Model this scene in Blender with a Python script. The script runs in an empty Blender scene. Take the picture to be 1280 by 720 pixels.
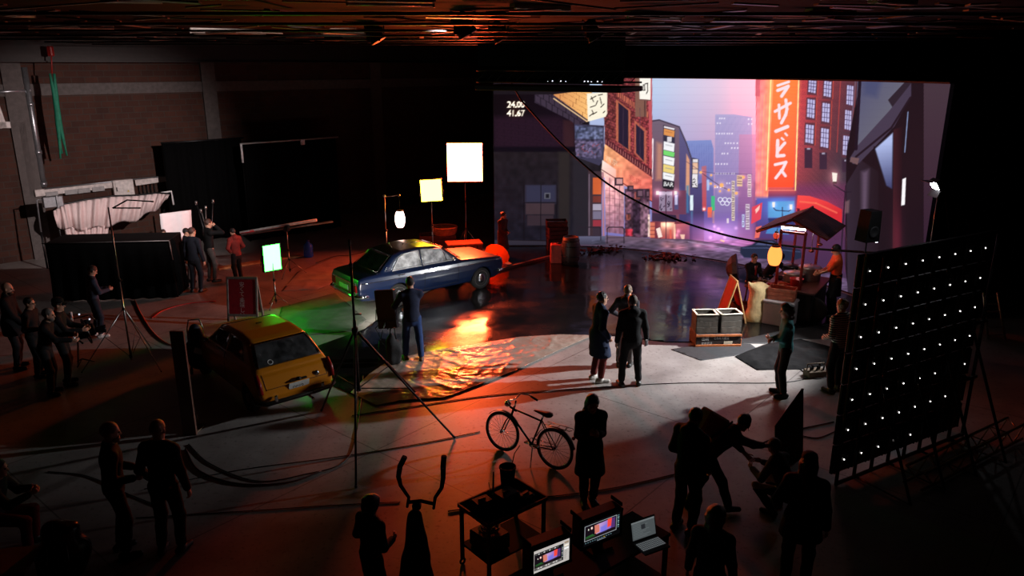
import bpy, bmesh, math, random
import numpy as np
from mathutils import Vector, Matrix

random.seed(11)
rng = np.random.default_rng(5)
SC = bpy.context.scene
COL = SC.collection
PI = math.pi

# ------------------------------------------------------------------ camera
CAM_H, FPX, PITCH = 6.2, 950.0, math.radians(16.4)
CP, SP = math.cos(PITCH), math.sin(PITCH)
cam_d = bpy.data.cameras.new('camera')
cam_d.sensor_width = 36.0
cam_d.lens = 36.0 * FPX / 1280.0
cam_d.clip_start, cam_d.clip_end = 0.05, 200
cam = bpy.data.objects.new('camera', cam_d)
cam.location = (0, 0, CAM_H)
cam.rotation_euler = (PI / 2 - PITCH, 0, 0)
COL.objects.link(cam)
SC.camera = cam


def G(px, py, z=0.0):
    """point of the horizontal plane at height z that the photograph shows at (px, py)"""
    x, y = (px - 640) / FPX, (360 - py) / FPX
    dz, dy = -SP + y * CP, CP + y * SP
    t = (z - CAM_H) / dz
    return Vector((x * t, dy * t, z))


def D(px, py, Y):
    """point at distance Y into the hall that the photograph shows at (px, py)"""
    x, y = (px - 640) / FPX, (360 - py) / FPX
    dz, dy = -SP + y * CP, CP + y * SP
    t = Y / dy
    return Vector((x * t, Y, CAM_H + dz * t))


def project(p):
    d = p[1] * CP + (CAM_H - p[2]) * SP
    u = p[1] * SP + (p[2] - CAM_H) * CP
    return 640 + FPX * p[0] / d, 360 - FPX * u / d


# ------------------------------------------------------------------ materials
def lin(c):
    r = []
    for v in c[:3]:
        v = v / 255.0
        r.append(v / 12.92 if v <= 0.04045 else ((v + 0.055) / 1.055) ** 2.4)
    return (*r, 1.0)


MATS = {}


def mat(name, rgb, rough=0.6, metal=0.0, var=0.18, scale=9.0, bump=0.0, spec=0.5, coat=0.0, bscale=None, detail=3):
    if name in MATS:
        return MATS[name]
    m = bpy.data.materials.new(name)
    m.use_nodes = True
    nt = m.node_tree
    b = nt.nodes['Principled BSDF']
    tc = nt.nodes.new('ShaderNodeTexCoord')
    nz = nt.nodes.new('ShaderNodeTexNoise')
    nz.inputs['Scale'].default_value = scale
    nz.inputs['Detail'].default_value = detail
    nt.links.new(tc.outputs['Object'], nz.inputs['Vector'])
    cr = nt.nodes.new('ShaderNodeValToRGB')
    c = lin(rgb)
    cr.color_ramp.elements[0].position, cr.color_ramp.elements[1].position = 0.3, 0.7
    cr.color_ramp.elements[0].color = (*[max(0, v * (1 - var)) for v in c[:3]], 1)
    cr.color_ramp.elements[1].color = (*[min(1, v * (1 + var)) for v in c[:3]], 1)
    nt.links.new(nz.outputs['Fac'], cr.inputs['Fac'])
    nt.links.new(cr.outputs['Color'], b.inputs['Base Color'])
    b.inputs['Roughness'].default_value = rough
    b.inputs['Metallic'].default_value = metal
    b.inputs['Specular IOR Level'].default_value = spec
    if coat:
        b.inputs['Coat Weight'].default_value = coat
        b.inputs['Coat Roughness'].default_value = 0.06
    if bump:
        n2 = nt.nodes.new('ShaderNodeTexNoise')
        n2.inputs['Scale'].default_value = bscale or scale * 4
        n2.inputs['Detail'].default_value = 4
        nt.links.new(tc.outputs['Object'], n2.inputs['Vector'])
        bp = nt.nodes.new('ShaderNodeBump')
        bp.inputs['Strength'].default_value = bump
        bp.inputs['Distance'].default_value = 0.02
        nt.links.new(n2.outputs['Fac'], bp.inputs['Height'])
        nt.links.new(bp.outputs['Normal'], b.inputs['Normal'])
    MATS[name] = m
    return m


def emit(name, rgb, strength, two=True):
    if name in MATS:
        return MATS[name]
    m = bpy.data.materials.new(name)
    m.use_nodes = True
    nt = m.node_tree
    b = nt.nodes['Principled BSDF']
    b.inputs['Base Color'].default_value = (0.02, 0.02, 0.02, 1)
    tc = nt.nodes.new('ShaderNodeTexCoord')
    nz = nt.nodes.new('ShaderNodeTexNoise')
    nz.inputs['Scale'].default_value = 3
    nt.links.new(tc.outputs['Object'], nz.inputs['Vector'])
    mx = nt.nodes.new('ShaderNodeMix')
    mx.data_type = 'RGBA'
    c = lin(rgb)
    mx.inputs['A'].default_value = (*[v * 0.96 for v in c[:3]], 1)
    mx.inputs['B'].default_value = c
    nt.links.new(nz.outputs['Fac'], mx.inputs['Factor'])
    nt.links.new(mx.outputs['Result'], b.inputs['Emission Color'])
    b.inputs['Emission Strength'].default_value = strength
    MATS[name] = m
    return m


def glass(name, tint=(200, 215, 225), dust=0.1, rough=0.03):
    if name in MATS:
        return MATS[name]
    m = bpy.data.materials.new(name)
    m.use_nodes = True
    nt = m.node_tree
    nt.nodes.remove(nt.nodes['Principled BSDF'])
    out = nt.nodes['Material Output']
    tr = nt.nodes.new('ShaderNodeBsdfTransparent')
    tr.inputs['Color'].default_value = lin(tint)
    gl = nt.nodes.new('ShaderNodeBsdfGlossy')
    gl.inputs['Roughness'].default_value = rough
    df = nt.nodes.new('ShaderNodeBsdfDiffuse')
    df.inputs['Color'].default_value = (0.75, 0.77, 0.8, 1)
    fr = nt.nodes.new('ShaderNodeFresnel')
    fr.inputs['IOR'].default_value = 1.5
    m1 = nt.nodes.new('ShaderNodeMixShader')
    nt.links.new(fr.outputs[0], m1.inputs[0])
    nt.links.new(tr.outputs[0], m1.inputs[1])
    nt.links.new(gl.outputs[0], m1.inputs[2])
    tc = nt.nodes.new('ShaderNodeTexCoord')
    nz = nt.nodes.new('ShaderNodeTexNoise')
    nz.inputs['Scale'].default_value = 7
    nz.inputs['Detail'].default_value = 6
    nt.links.new(tc.outputs['Object'], nz.inputs['Vector'])
    mp = nt.nodes.new('ShaderNodeMapRange')
    mp.inputs['From Min'].default_value = 0.35
    mp.inputs['From Max'].default_value = 0.7
    mp.inputs['To Min'].default_value = dust * 0.4
    mp.inputs['To Max'].default_value = min(1, dust * 1.6)
    nt.links.new(nz.outputs['Fac'], mp.inputs['Value'])
    m2 = nt.nodes.new('ShaderNodeMixShader')
    nt.links.new(mp.outputs[0], m2.inputs[0])
    nt.links.new(m1.outputs[0], m2.inputs[1])
    nt.links.new(df.outputs[0], m2.inputs[2])
    nt.links.new(m2.outputs[0], out.inputs['Surface'])
    MATS[name] = m
    return m


# ------------------------------------------------------------------ mesh building
class MB:
    """collects shapes; build() links them as ONE mesh object"""

    def __init__(s):
        s.v, s.f, s.sm = [], [], []

    def add(s, vs, fs, smooth=False):
        o = len(s.v)
        s.v += [tuple(v) for v in vs]
        s.f += [tuple(i + o for i in f) for f in fs]
        s.sm += [smooth] * len(fs)
        return s

    def box(s, c, size, rot=None, bev=0.0):
        """box with chamfered vertical and horizontal edges"""
        hx, hy, hz = size[0] / 2, size[1] / 2, size[2] / 2
        c = Vector(c)
        R = rot.to_3x3() if isinstance(rot, Matrix) else (Matrix.Rotation(rot, 3, 'Z') if rot else Matrix.Identity(3))
        b = min(bev, hx * 0.9, hy * 0.9, hz * 0.9)
        if b <= 0:
            vs = [(x * hx, y * hy, z * hz) for x in (-1, 1) for y in (-1, 1) for z in (-1, 1)]
            fs = [(0, 1, 3, 2), (4, 6, 7, 5), (0, 4, 5, 1), (2, 3, 7, 6), (0, 2, 6, 4), (1, 5, 7, 3)]
        else:
            vs, idx = [], {}
            for sx in (-1, 1):
                for sy in (-1, 1):
                    for sz in (-1, 1):
                        for a in range(3):
                            p = [sx * (hx - b), sy * (hy - b), sz * (hz - b)]
                            p[a] = (sx * hx, sy * hy, sz * hz)[a]
                            idx[(sx, sy, sz, a)] = len(vs)
                            vs.append(tuple(p))
            fs = []
            for a in range(3):
                o1, o2 = [(1, 2), (2, 0), (0, 1)][a]
                for sg in (-1, 1):
                    q = []
                    for e1, e2 in ((-1, -1), (1, -1), (1, 1), (-1, 1)):
                        t = [0, 0, 0]
                        t[a], t[o1], t[o2] = sg, e1, e2
                        q.append(idx[(*t, a)])
                    fs.append(q if sg > 0 else q[::-1])
            for a in range(3):       # edges parallel to axis a
                o1, o2 = [(1, 2), (2, 0), (0, 1)][a]
                for e1 in (-1, 1):
                    for e2 in (-1, 1):
                        t0, t1 = [0, 0, 0], [0, 0, 0]
                        t0[a], t1[a] = -1, 1
                        t0[o1] = t1[o1] = e1
                        t0[o2] = t1[o2] = e2
                        q = [idx[(*t0, o1)], idx[(*t1, o1)], idx[(*t1, o2)], idx[(*t0, o2)]]
                        fs.append(q if e1 * e2 > 0 else q[::-1])
            for sx in (-1, 1):
                for sy in (-1, 1):
                    for sz in (-1, 1):
                        q = [idx[(sx, sy, sz, a)] for a in range(3)]
                        fs.append(q if sx * sy * sz > 0 else q[::-1])
        return s.add([R @ Vector(v) + c for v in vs], fs)

    def tube(s, pts, r, n=8, cap=True, closed=False, smooth=True):
        pts = [Vector(p) for p in pts]
        N = len(pts)
        rs = r if isinstance(r, (list, tuple)) else [r] * N
        vs = []
        up = None
        for i, p in enumerate(pts):
            a = pts[(i - 1) % N] if (i > 0 or closed) else p
            b = pts[(i + 1) % N] if (i < N - 1 or closed) else p
            d = (b - a)
            d = d.normalized() if d.length > 1e-9 else Vector((0, 0, 1))
            if up is None:
                up = d.orthogonal().normalized()
            up = (up - d * up.dot(d))
            up = up.normalized() if up.length > 1e-6 else d.orthogonal().normalized()
            w = d.cross(up)
            for k in range(n):
                t = 2 * PI * k / n
                vs.append(p + (up * math.cos(t) + w * math.sin(t)) * rs[i])
        fs = []
        for i in range(N if closed else N - 1):
            j = (i + 1) % N
            for k in range(n):
                l = (k + 1) % n
                fs.append((i * n + k, i * n + l, j * n + l, j * n + k))
        s.add(vs, fs, smooth)
        if cap and not closed:
            o = len(s.v) - len(vs)
            s.f += [tuple(o + k for k in range(n))[::-1], tuple(o + (N - 1) * n + k for k in range(n))]
            s.sm += [False, False]
        return s

    def cyl(s, a, b, r, r2=None, n=12):
        return s.tube([a, b], [r, r if r2 is None else r2], n)

    def lathe(s, prof, c=(0, 0, 0), n=20, rot=None, smooth=True):
        """prof: (radius, height) from bottom to top about the z axis"""
        R = rot or Matrix.Identity(3)
        c = Vector(c)
        vs = []
        for r, z in prof:
            for k in range(n):
                t = 2 * PI * k / n
                vs.append(R @ Vector((r * math.cos(t), r * math.sin(t), z)) + c)
        fs = []
        for i in range(len(prof) - 1):
            for k in range(n):
                l = (k + 1) % n
                fs.append((i * n + k, i * n + l, (i + 1) * n + l, (i + 1) * n + k))
        if prof[0][0] > 1e-4:
            fs.append(tuple(range(n))[::-1])
        if prof[-1][0] > 1e-4:
            fs.append(tuple((len(prof) - 1) * n + k for k in range(n)))
        return s.add(vs, fs, smooth)

    def ball(s, c, r, n=14, sq=(1, 1, 1), rot=None):
        prof = [(max(1e-5, r * math.sin(PI * i / n)), -r * math.cos(PI * i / n)) for i in range(n + 1)]
        R = (rot or Matrix.Identity(3)) @ Matrix.Diagonal(sq)
        return s.lathe(prof, c, n + 4, R)

    def prism(s, poly, a, b, M=None):
        """polygon of (u, w) extruded from a to b; M maps (u, v, w) to the world, v along the extrusion"""
        M = M or Matrix.Identity(4)
        n = len(poly)
        vs = [M @ Vector((u, a, w)) for u, w in poly] + [M @ Vector((u, b, w)) for u, w in poly]
        fs = [tuple(range(n)), tuple(range(n, 2 * n))[::-1]]
        for i in range(n):
            j = (i + 1) % n
            fs.append((i, i + n, j + n, j))
        return s.add(vs, fs)

    def quad(s, a, b, c, d):
        return s.add([a, b, c, d], [(0, 1, 2, 3)])

    def torus(s, c, R, r, axis=(0, 0, 1), n=40, m=8):
        ax = Vector(axis).normalized()
        u = ax.orthogonal().normalized()
        w = ax.cross(u)
        c = Vector(c)
        return s.tube([c + (u * math.cos(2 * PI * i / n) + w * math.sin(2 * PI * i / n)) * R for i in range(n)], r, m, closed=True)

    def sheet(s, fn, nu, nv, thick=0.0, smooth=True):
        """grid surface fn(u, v) with u, v in 0..1"""
        vs = [fn(i / nu, j / nv) for j in range(nv + 1) for i in range(nu + 1)]
        W = nu + 1
        fs = [(j * W + i, j * W + i + 1, (j + 1) * W + i + 1, (j + 1) * W + i) for j in range(nv) for i in range(nu)]
        return s.add(vs, fs, smooth)

    def build(s, name, m, parent=None, solid=0.0, M=None):
        me = bpy.data.meshes.new(name)
        me.from_pydata([tuple(M @ Vector(v)) for v in s.v] if M else s.v, [], s.f)
        me.polygons.foreach_set('use_smooth', s.sm)
        for mm in (m if isinstance(m, (list, tuple)) else [m]):
            me.materials.append(mm)
        bm = bmesh.new()
        bm.from_mesh(me)
        bmesh.ops.recalc_face_normals(bm, faces=bm.faces)
        bm.to_mesh(me)
        bm.free()
        o = bpy.data.objects.new(name, me)
        COL.objects.link(o)
        if parent:
            o.parent = parent
        if solid:
            md = o.modifiers.new('thickness', 'SOLIDIFY')
            md.thickness = solid
            md.offset = 0
        return o


def tag(o, label=None, cat=None, group=None, kind=None):
    if label:
        o['label'] = label
    if cat:
        o['category'] = cat
    if group:
        o['group'] = group
    if kind:
        o['kind'] = kind
    return o


def thing(name, loc, rz=0.0, label=None, cat=None, group=None):
    o = bpy.data.objects.new(name, None)
    o.empty_display_size = 0.2
    o.location = loc
    o.rotation_euler = (0, 0, rz)
    COL.objects.link(o)
    return tag(o, label, cat, group)


def copy_tree(o, parent=None):
    c = o.copy()
    COL.objects.link(c)
    if parent:
        c.parent = parent
    for ch in [x for x in COL.objects if x.parent == o]:
        copy_tree(ch, c)
    return c


def struct(o):
    o['kind'] = 'structure'
    return o


def mesh_np(name, verts, faces, m, parent=None, smooth=True):
    me = bpy.data.meshes.new(name)
    nv, nf = len(verts), len(faces)
    k = faces.shape[1]
    me.vertices.add(nv)
    me.vertices.foreach_set('co', np.ascontiguousarray(verts, dtype=np.float32).ravel())
    me.loops.add(nf * k)
    me.loops.foreach_set('vertex_index', np.ascontiguousarray(faces, dtype=np.int32).ravel())
    me.polygons.add(nf)
    me.polygons.foreach_set('loop_start', np.arange(0, nf * k, k, dtype=np.int32))
    me.polygons.foreach_set('use_smooth', np.full(nf, smooth, dtype=bool))
    me.update(calc_edges=True)
    for mm in (m if isinstance(m, (list, tuple)) else [m]):
        me.materials.append(mm)
    o = bpy.data.objects.new(name, me)
    COL.objects.link(o)
    if parent:
        o.parent = parent
    return o


# ------------------------------------------------------------------ distance fields -> one continuous surface
def surface_nets(F, org, h):
    nx, ny, nz = F.shape
    ins = F < 0
    c = [F[i:nx - 1 + i, j:ny - 1 + j, k:nz - 1 + k] for i in (0, 1) for j in (0, 1) for k in (0, 1)]
    s = [x < 0 for x in c]
    cnt = sum(x.astype(np.int8) for x in s)
    act = (cnt > 0) & (cnt < 8)
    ids = np.full(act.shape, -1, dtype=np.int64)
    ids[act] = np.arange(act.sum())
    P = np.zeros((int(act.sum()), 3))
    W = np.zeros(len(P))
    base = np.argwhere(act).astype(float)
    off = [(i, j, k) for i in (0, 1) for j in (0, 1) for k in (0, 1)]
    cv = [x[act] for x in c]
    for a in range(8):
        for b in range(a + 1, 8):
            d = [off[b][q] - off[a][q] for q in range(3)]
            if sum(abs(q) for q in d) != 1:
                continue
            m = (cv[a] < 0) != (cv[b] < 0)
            t = cv[a][m] / (cv[a][m] - cv[b][m])
            P[m] += np.array(off[a])[None, :] + t[:, None] * np.array(d)[None, :]
            W[m] += 1
    P = (base + P / W[:, None]) * h + np.array(org)[None, :]
    quads = []
    for ax in range(3):
        sl0 = [slice(None)] * 3
        sl1 = [slice(None)] * 3
        sl0[ax], sl1[ax] = slice(0, -1), slice(1, None)
        A, B = ins[tuple(sl0)], ins[tuple(sl1)]
        e = np.argwhere(A != B)
        o1, o2 = [(1, 2), (2, 0), (0, 1)][ax]
        sh = act.shape
        ok = (e[:, o1] >= 1) & (e[:, o2] >= 1) & (e[:, o1] < sh[o1]) & (e[:, o2] < sh[o2])
        e = e[ok]
        fl = A[tuple(e.T)]
        q = []
        for d1, d2 in ((-1, -1), (0, -1), (0, 0), (-1, 0)):
            t = e.copy()
            t[:, o1] += d1
            t[:, o2] += d2
            q.append(ids[tuple(t.T)])
        q = np.stack(q, 1)
        q[~fl] = q[~fl][:, ::-1]
        quads.append(q)
    Q = np.concatenate(quads)
    Q = Q[(Q >= 0).all(1)]
    return P, Q


def smin(a, b, k):
    if k <= 0:
        return np.minimum(a, b)
    h = np.maximum(k - np.abs(a - b), 0) / k
    return np.minimum(a, b) - h * h * k * 0.25


class Field:
    def __init__(s, lo, hi, h):
        s.lo, s.h = np.array(lo, float), h
        n = np.ceil((np.array(hi) - s.lo) / h).astype(int) + 1
        s.n = n
        s.F = np.full(n, 1.0, dtype=np.float32)
        s.ax = [s.lo[i] + h * np.arange(n[i]) for i in range(3)]

    def win(s, lo, hi):
        sl = []
        for i in range(3):
            a = int(max(0, math.floor((lo[i] - s.lo[i]) / s.h)))
            b = int(min(s.n[i], math.ceil((hi[i] - s.lo[i]) / s.h) + 1))
            if b <= a:
                return None
            sl.append(slice(a, b))
        return tuple(sl)

    def grids(s, sl):
        return np.meshgrid(*[s.ax[i][sl[i]] for i in range(3)], indexing='ij', sparse=True)

    def cone(s, a, b, ra, rb, k=0.03, flat=None):
        """tapered limb; flat=(axis vector, factor) squeezes it along that axis"""
        a, b = np.array(a, float), np.array(b, float)
        R = max(ra, rb) * (1.6 if flat else 1) + k + 0.03
        sl = s.win(np.minimum(a, b) - R, np.maximum(a, b) + R)
        if sl is None:
            return
        X, Y, Z = s.grids(sl)
        px, py, pz = X - a[0], Y - a[1], Z - a[2]
        d = b - a
        L = max(1e-9, d @ d)
        t = np.clip((px * d[0] + py * d[1] + pz * d[2]) / L, 0, 1)
        qx, qy, qz = px - t * d[0], py - t * d[1], pz - t * d[2]
        if flat:
            ax, f = np.array(flat[0], float), flat[1]
            ax = ax / np.linalg.norm(ax)
            w = qx * ax[0] + qy * ax[1] + qz * ax[2]
            g = 1 / f - 1
            qx, qy, qz = qx + w * ax[0] * g, qy + w * ax[1] * g, qz + w * ax[2] * g
        dd = np.sqrt(qx * qx + qy * qy + qz * qz) - (ra + (rb - ra) * t)
        if flat:
            dd = dd * min(1, f * 1.3)
        s.F[sl] = smin(s.F[sl], dd.astype(np.float32), k)

    def ell(s, c, r, k=0.02, R3=None, sub=False):
        c, r = np.array(c, float), np.array(r, float)
        m = r.max() + k + 0.03
        sl = s.win(c - m, c + m)
        if sl is None:
            return
        X, Y, Z = s.grids(sl)
        p = [X - c[0], Y - c[1], Z - c[2]]
        if R3 is not None:
            M = np.array(R3).T
            p = [M[i][0] * p[0] + M[i][1] * p[1] + M[i][2] * p[2] for i in range(3)]
        q = np.sqrt((p[0] / r[0]) ** 2 + (p[1] / r[1]) ** 2 + (p[2] / r[2]) ** 2)
        g = np.sqrt((p[0] / r[0] ** 2) ** 2 + (p[1] / r[1] ** 2) ** 2 + (p[2] / r[2] ** 2) ** 2) + 1e-6
        dd = q * (q - 1) / g
        if sub:
            s.F[sl] = -smin(-s.F[sl], dd.astype(np.float32), k)
        else:
            s.F[sl] = smin(s.F[sl], dd.astype(np.float32), k)

    def cut(s, p, n):
        """keep the side of the plane the normal n points away from"""
        n = np.array(n, float)
        n /= np.linalg.norm(n)
        X, Y, Z = s.grids((slice(None),) * 3)
        dd = (X - p[0]) * n[0] + (Y - p[1]) * n[1] + (Z - p[2]) * n[2]
        s.F = np.maximum(s.F, dd.astype(np.float32))

    def wrinkle(s, amp, seed=0, f=22):
        X, Y, Z = s.grids((slice(None),) * 3)
        r = np.random.default_rng(seed)
        a = r.uniform(0, 6.28, 6)
        w = (np.sin(f * Z + 9 * X + a[0] + 2 * np.sin(7 * Y + a[1])) * 0.6
             + np.sin(f * 1.7 * Z - 14 * X + 11 * Y + a[2]) * 0.4 + np.sin(19 * X + 17 * Y + 6 * Z + a[3]) * 0.4)
        s.F = s.F + (amp * w).astype(np.float32)

    def mesh(s):
        s.F[0, :, :] = s.F[-1, :, :] = 1
        s.F[:, 0, :] = s.F[:, -1, :] = 1
        s.F[:, :, 0] = s.F[:, :, -1] = 1
        return surface_nets(s.F, s.lo, s.h)


def poly_sd(poly, U, V):
    """signed distance of points (U, V) to a closed polygon, negative inside"""
    P = np.array(poly, float)
    d = np.full(np.broadcast(U, V).shape, 1e9)
    sgn = np.ones(d.shape)
    n = len(P)
    for i in range(n):
        a, b = P[i], P[(i - 1) % n]
        ex, ey = b[0] - a[0], b[1] - a[1]
        wx, wy = U - a[0], V - a[1]
        t = np.clip((wx * ex + wy * ey) / (ex * ex + ey * ey + 1e-12), 0, 1)
        bx, by = wx - ex * t, wy - ey * t
        d = np.minimum(d, bx * bx + by * by)
        c1, c2, c3 = V >= a[1], V < b[1], ex * wy > ey * wx
        fl = (c1 & c2 & c3) | (~c1 & ~c2 & ~c3)
        sgn = np.where(fl, -sgn, sgn)
    return sgn * np.sqrt(d)
# ------------------------------------------------------------------ people
SKIN = mat('skin', (196, 146, 122), 0.5, var=0.08, scale=12)
SKIN_D = mat('skin_tan', (160, 112, 88), 0.5, var=0.08, scale=12)
EYE = mat('eye_dark', (30, 24, 22), 0.2)
LIP = mat('lip', (150, 84, 78), 0.45)


def cloth(rgb):
    n = 'cloth_%02x%02x%02x' % rgb
    return mat(n, rgb, 0.85, var=0.16, scale=14, bump=0.25, bscale=60, spec=0.25)


def hairmat(rgb):
    return mat('hair_%02x%02x%02x' % rgb, rgb, 0.45, var=0.35, scale=40, bump=0.6, bscale=120)


def ik(S, T, l1, l2, pole):
    S, T, pole = np.array(S, float), np.array(T, float), np.array(pole, float)
    d = T - S
    L = np.linalg.norm(d)
    if L > (l1 + l2) * 0.995:
        T = S + d / L * (l1 + l2) * 0.995
        d = T - S
        L = np.linalg.norm(d)
    u = d / L
    a = (l1 * l1 - l2 * l2 + L * L) / (2 * L)
    h = math.sqrt(max(0, l1 * l1 - a * a))
    p = pole - u * (pole @ u)
    p = p / (np.linalg.norm(p) + 1e-9)
    return S + u * a + p * h, T


def nrm(v):
    v = np.array(v, float)
    return v / (np.linalg.norm(v) + 1e-9)


def person(label, foot, head, heading, H=None, skin=SKIN, top=(20, 20, 24), bottom=(18, 18, 22), shoes=(24, 22, 22),
           hair=(30, 22, 18), style='short', lean=3, side=0, twist=0, hip=(0, 0, 0.945), hpitch=8, hyaw=0,
           handR=None, handL=None, elbR=None, elbL=None, footR=(0.11, 0.02), footL=(-0.11, -0.03), toe=(12, -12),
           coat=0.0, sleeve=1.0, curl=0.55, res=0.0145, beard=False, build=1.0, fold=0.004, hood=False, stripes=None,
           cap=None, phones=False, tie=None, apron=None, z0=0.0, belly=0.0, cat='person', group=None, glasses=False, dx=0.0):
    P0 = G(*foot, z0) if len(foot) == 2 else Vector(foot)
    if H is None:                       # the height that reaches the top of the head
        lo, hi = 1.2, 2.2
        for _ in range(30):
            m = (lo + hi) / 2
            if project((P0.x, P0.y, z0 + m))[1] > head[1]:
                lo = m
            else:
                hi = m
        print('HEIGHT %.2f  at %.1f %.1f  %s' % (lo, P0.x, P0.y, label))
        H = min(1.93, max(1.58, lo))
    s = H / 1.78
    T = thing('person', P0, -math.radians(heading), label, cat, group)
    la = math.radians(lean)
    sa = math.radians(side)
    u = nrm((math.sin(sa), math.sin(la), math.cos(la) * math.cos(sa)))
    tw = math.radians(twist)
    r = nrm(np.cross((math.sin(tw), math.cos(tw), 0), u) if True else 0)
    r = r if r[0] > 0 else -r
    f = nrm(np.cross(u, r))
    pel = np.array(hip, float)
    chest = pel + u * 0.34
    neck = pel + u * 0.535
    shR, shL = neck - u * 0.085 + r * 0.172 * build, neck - u * 0.085 - r * 0.172 * build
    hR = handR if handR is not None else (0.27, 0.05, pel[2] - 0.12)
    hL = handL if handL is not None else (-0.27, 0.05, pel[2] - 0.12)
    eR, hR = ik(shR, hR, 0.29, 0.255, elbR if elbR is not None else (0.5, -1, -0.2))
    eL, hL = ik(shL, hL, 0.29, 0.255, elbL if elbL is not None else (-0.5, -1, -0.2))
    hipR, hipL = pel + np.array((0.092, 0, -0.03)), pel + np.array((-0.092, 0, -0.03))
    aR = np.array((footR[0], footR[1], footR[2] if len(footR) > 2 else 0.085))
    aL = np.array((footL[0], footL[1], footL[2] if len(footL) > 2 else 0.085))
    kR, aR = ik(hipR, aR, 0.42, 0.42, (0.15, 1, 0))
    kL, aL = ik(hipL, aL, 0.42, 0.42, (-0.15, 1, 0))
    # head
    ya, pa = math.radians(hyaw), math.radians(hpitch)
    f0 = nrm((math.sin(ya), math.cos(ya), 0))
    hf = nrm(f0 * math.cos(pa) - np.array((0, 0, math.sin(pa))))
    hr = nrm(np.cross(hf, (0, 0, 1)))
    hu = nrm(np.cross(hr, hf))
    hc = neck + u * 0.075 + hf * 0.02 + hu * 0.065
    R3 = np.stack([hr, hf, hu], 1)

    def hp(x, y, z):
        return hc + hr * x + hf * y + hu * z

    allp = np.stack([pel, chest, neck, shR, shL, eR, eL, hR, hL, kR, kL, aR, aL, hc])
    lo, hi = allp.min(0) - 0.24, allp.max(0) + 0.24
    lo[2] = min(lo[2], -0.05)
    fw = (f, 0.70)

    def torso(F, o):
        F.cone(pel - u * 0.02, chest, 0.135 * build + o + belly * 0.4, 0.142 * build + o, 0.05, (f, 0.74))
        F.cone(chest, neck - u * 0.10, 0.142 * build + o, 0.118 * build + o, 0.05, (f, 0.72))
        F.cone(shR - u * 0.005, shL - u * 0.005, 0.05 + o, 0.05 + o, 0.06)
        for q_ in (shR, shL):
            F.cone(neck - u * 0.01, q_, 0.045 + o, 0.045 + o, 0.05)
        if belly:
            F.ell(pel + u * 0.12 + f * 0.06, (0.14, 0.10 + belly, 0.15), 0.05)

    def arm(F, S, E, Hd, o, t=1.0, k=0.035):
        F.cone(S, E, 0.052 * build + o, 0.043 * build + o, k)
        if t > 0.5:
            w = E + (Hd - E) * (0.93 if t >= 1 else (t - 0.5) * 2)
            F.cone(E, w, 0.042 * build + o, 0.031 + o, 0.025)

    # body
    B = Field(lo, hi, res)
    torso(B, 0)
    B.cone(neck - u * 0.04, hp(0, -0.015, -0.04), 0.058, 0.053, 0.03)
    for S, E, Hd in ((shR, eR, hR), (shL, eL, hL)):
        arm(B, S, E, Hd, 0, 1.0)
    for h_, k_, a_ in ((hipR, kR, aR), (hipL, kL, aL)):
        B.cone(h_, k_, 0.088 * build, 0.056, 0.05)
        B.cone(k_, k_ + (a_ - k_) * 0.35, 0.054, 0.056, 0.03)
        B.cone(k_ + (a_ - k_) * 0.3, a_, 0.056, 0.037, 0.03)
    hands = []
    for sg, E, Hd in ((1, eR, hR), (-1, eL, hL)):
        d = nrm(Hd - E)
        n = np.array((-sg, 0, 0), float) if abs(d[0]) < 0.75 else np.array((0, 0, -1.0))
        n = nrm(n - d * (n @ d))
        sd = nrm(np.cross(d, n)) * sg
        B.cone(Hd + d * 0.015, Hd + d * 0.075, 0.030, 0.040, 0.02, (n, 0.5))
        hands.append((Hd, d, n, sd))
    dirs = []
    for a_, t_ in ((aR, toe[0]), (aL, toe[1])):
        td = np.array((math.sin(math.radians(t_)), math.cos(math.radians(t_)), 0))
        dirs.append(td)
        B.cone(a_ + np.array((0, 0, -0.04)) - td * 0.03, a_ + td * 0.13 + np.array((0, 0, -0.055)), 0.036, 0.026, 0.02)
    # head: skull, jaw, brow, nose, ears, sockets, lips, chin
    B.ell(hp(0, -0.012, 0.030), (0.076, 0.097, 0.093), 0.02, R3)
    B.ell(hp(0, 0.022, -0.052), (0.057, 0.068, 0.066), 0.04, R3)
    B.ell(hp(0, 0.075, -0.098), (0.024, 0.018, 0.016), 0.02, R3)
    B.cone(hp(0, 0.084, 0.012), hp(0, 0.108, -0.026), 0.010, 0.015, 0.015)
    B.ell(hp(0, 0.080, 0.028), (0.052, 0.014, 0.010), 0.015, R3)
    for sg in (1, -1):
        B.ell(hp(sg * 0.034, 0.098, 0.008), (0.016, 0.016, 0.011), 0.01, R3, sub=True)
        B.ell(hp(sg * 0.079, -0.005, -0.005), (0.012, 0.02, 0.032), 0.008, R3)
    B.ell(hp(0, 0.083, -0.062), (0.024, 0.012, 0.009), 0.006, R3)
    P, Q = B.mesh()
    # five fingers on each hand
    fb = MB()
    for Hd, d, n, sd in hands:
        for i, L in enumerate((0.070, 0.079, 0.074, 0.058)):
            p = Hd + d * (0.088 - abs(i - 1.2) * 0.004) + sd * (0.030 - 0.0195 * i)
            pts, a = [p - d * 0.02], 0.12 + curl * 0.35 + i * 0.05
            pts.append(p)
            q = p
            for sL, da in ((0.45, curl), (0.30, curl * 0.9), (0.25, curl * 0.5)):
                q = q + (d * math.cos(a) + n * math.sin(a)) * L * sL
                pts.append(q)
                a += da
            fb.tube(pts + [pts[-1] + (pts[-1] - pts[-2]) * 0.15], [0.0095, 0.0092, 0.0088, 0.0080, 0.0065, 0.001], 6, cap=False)
        p = Hd + d * 0.03 + sd * 0.03
        d1 = nrm(d * 0.62 + sd * 0.62 + n * 0.35)
        d2 = nrm(d * 0.85 + sd * 0.15 + n * 0.5)
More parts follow.
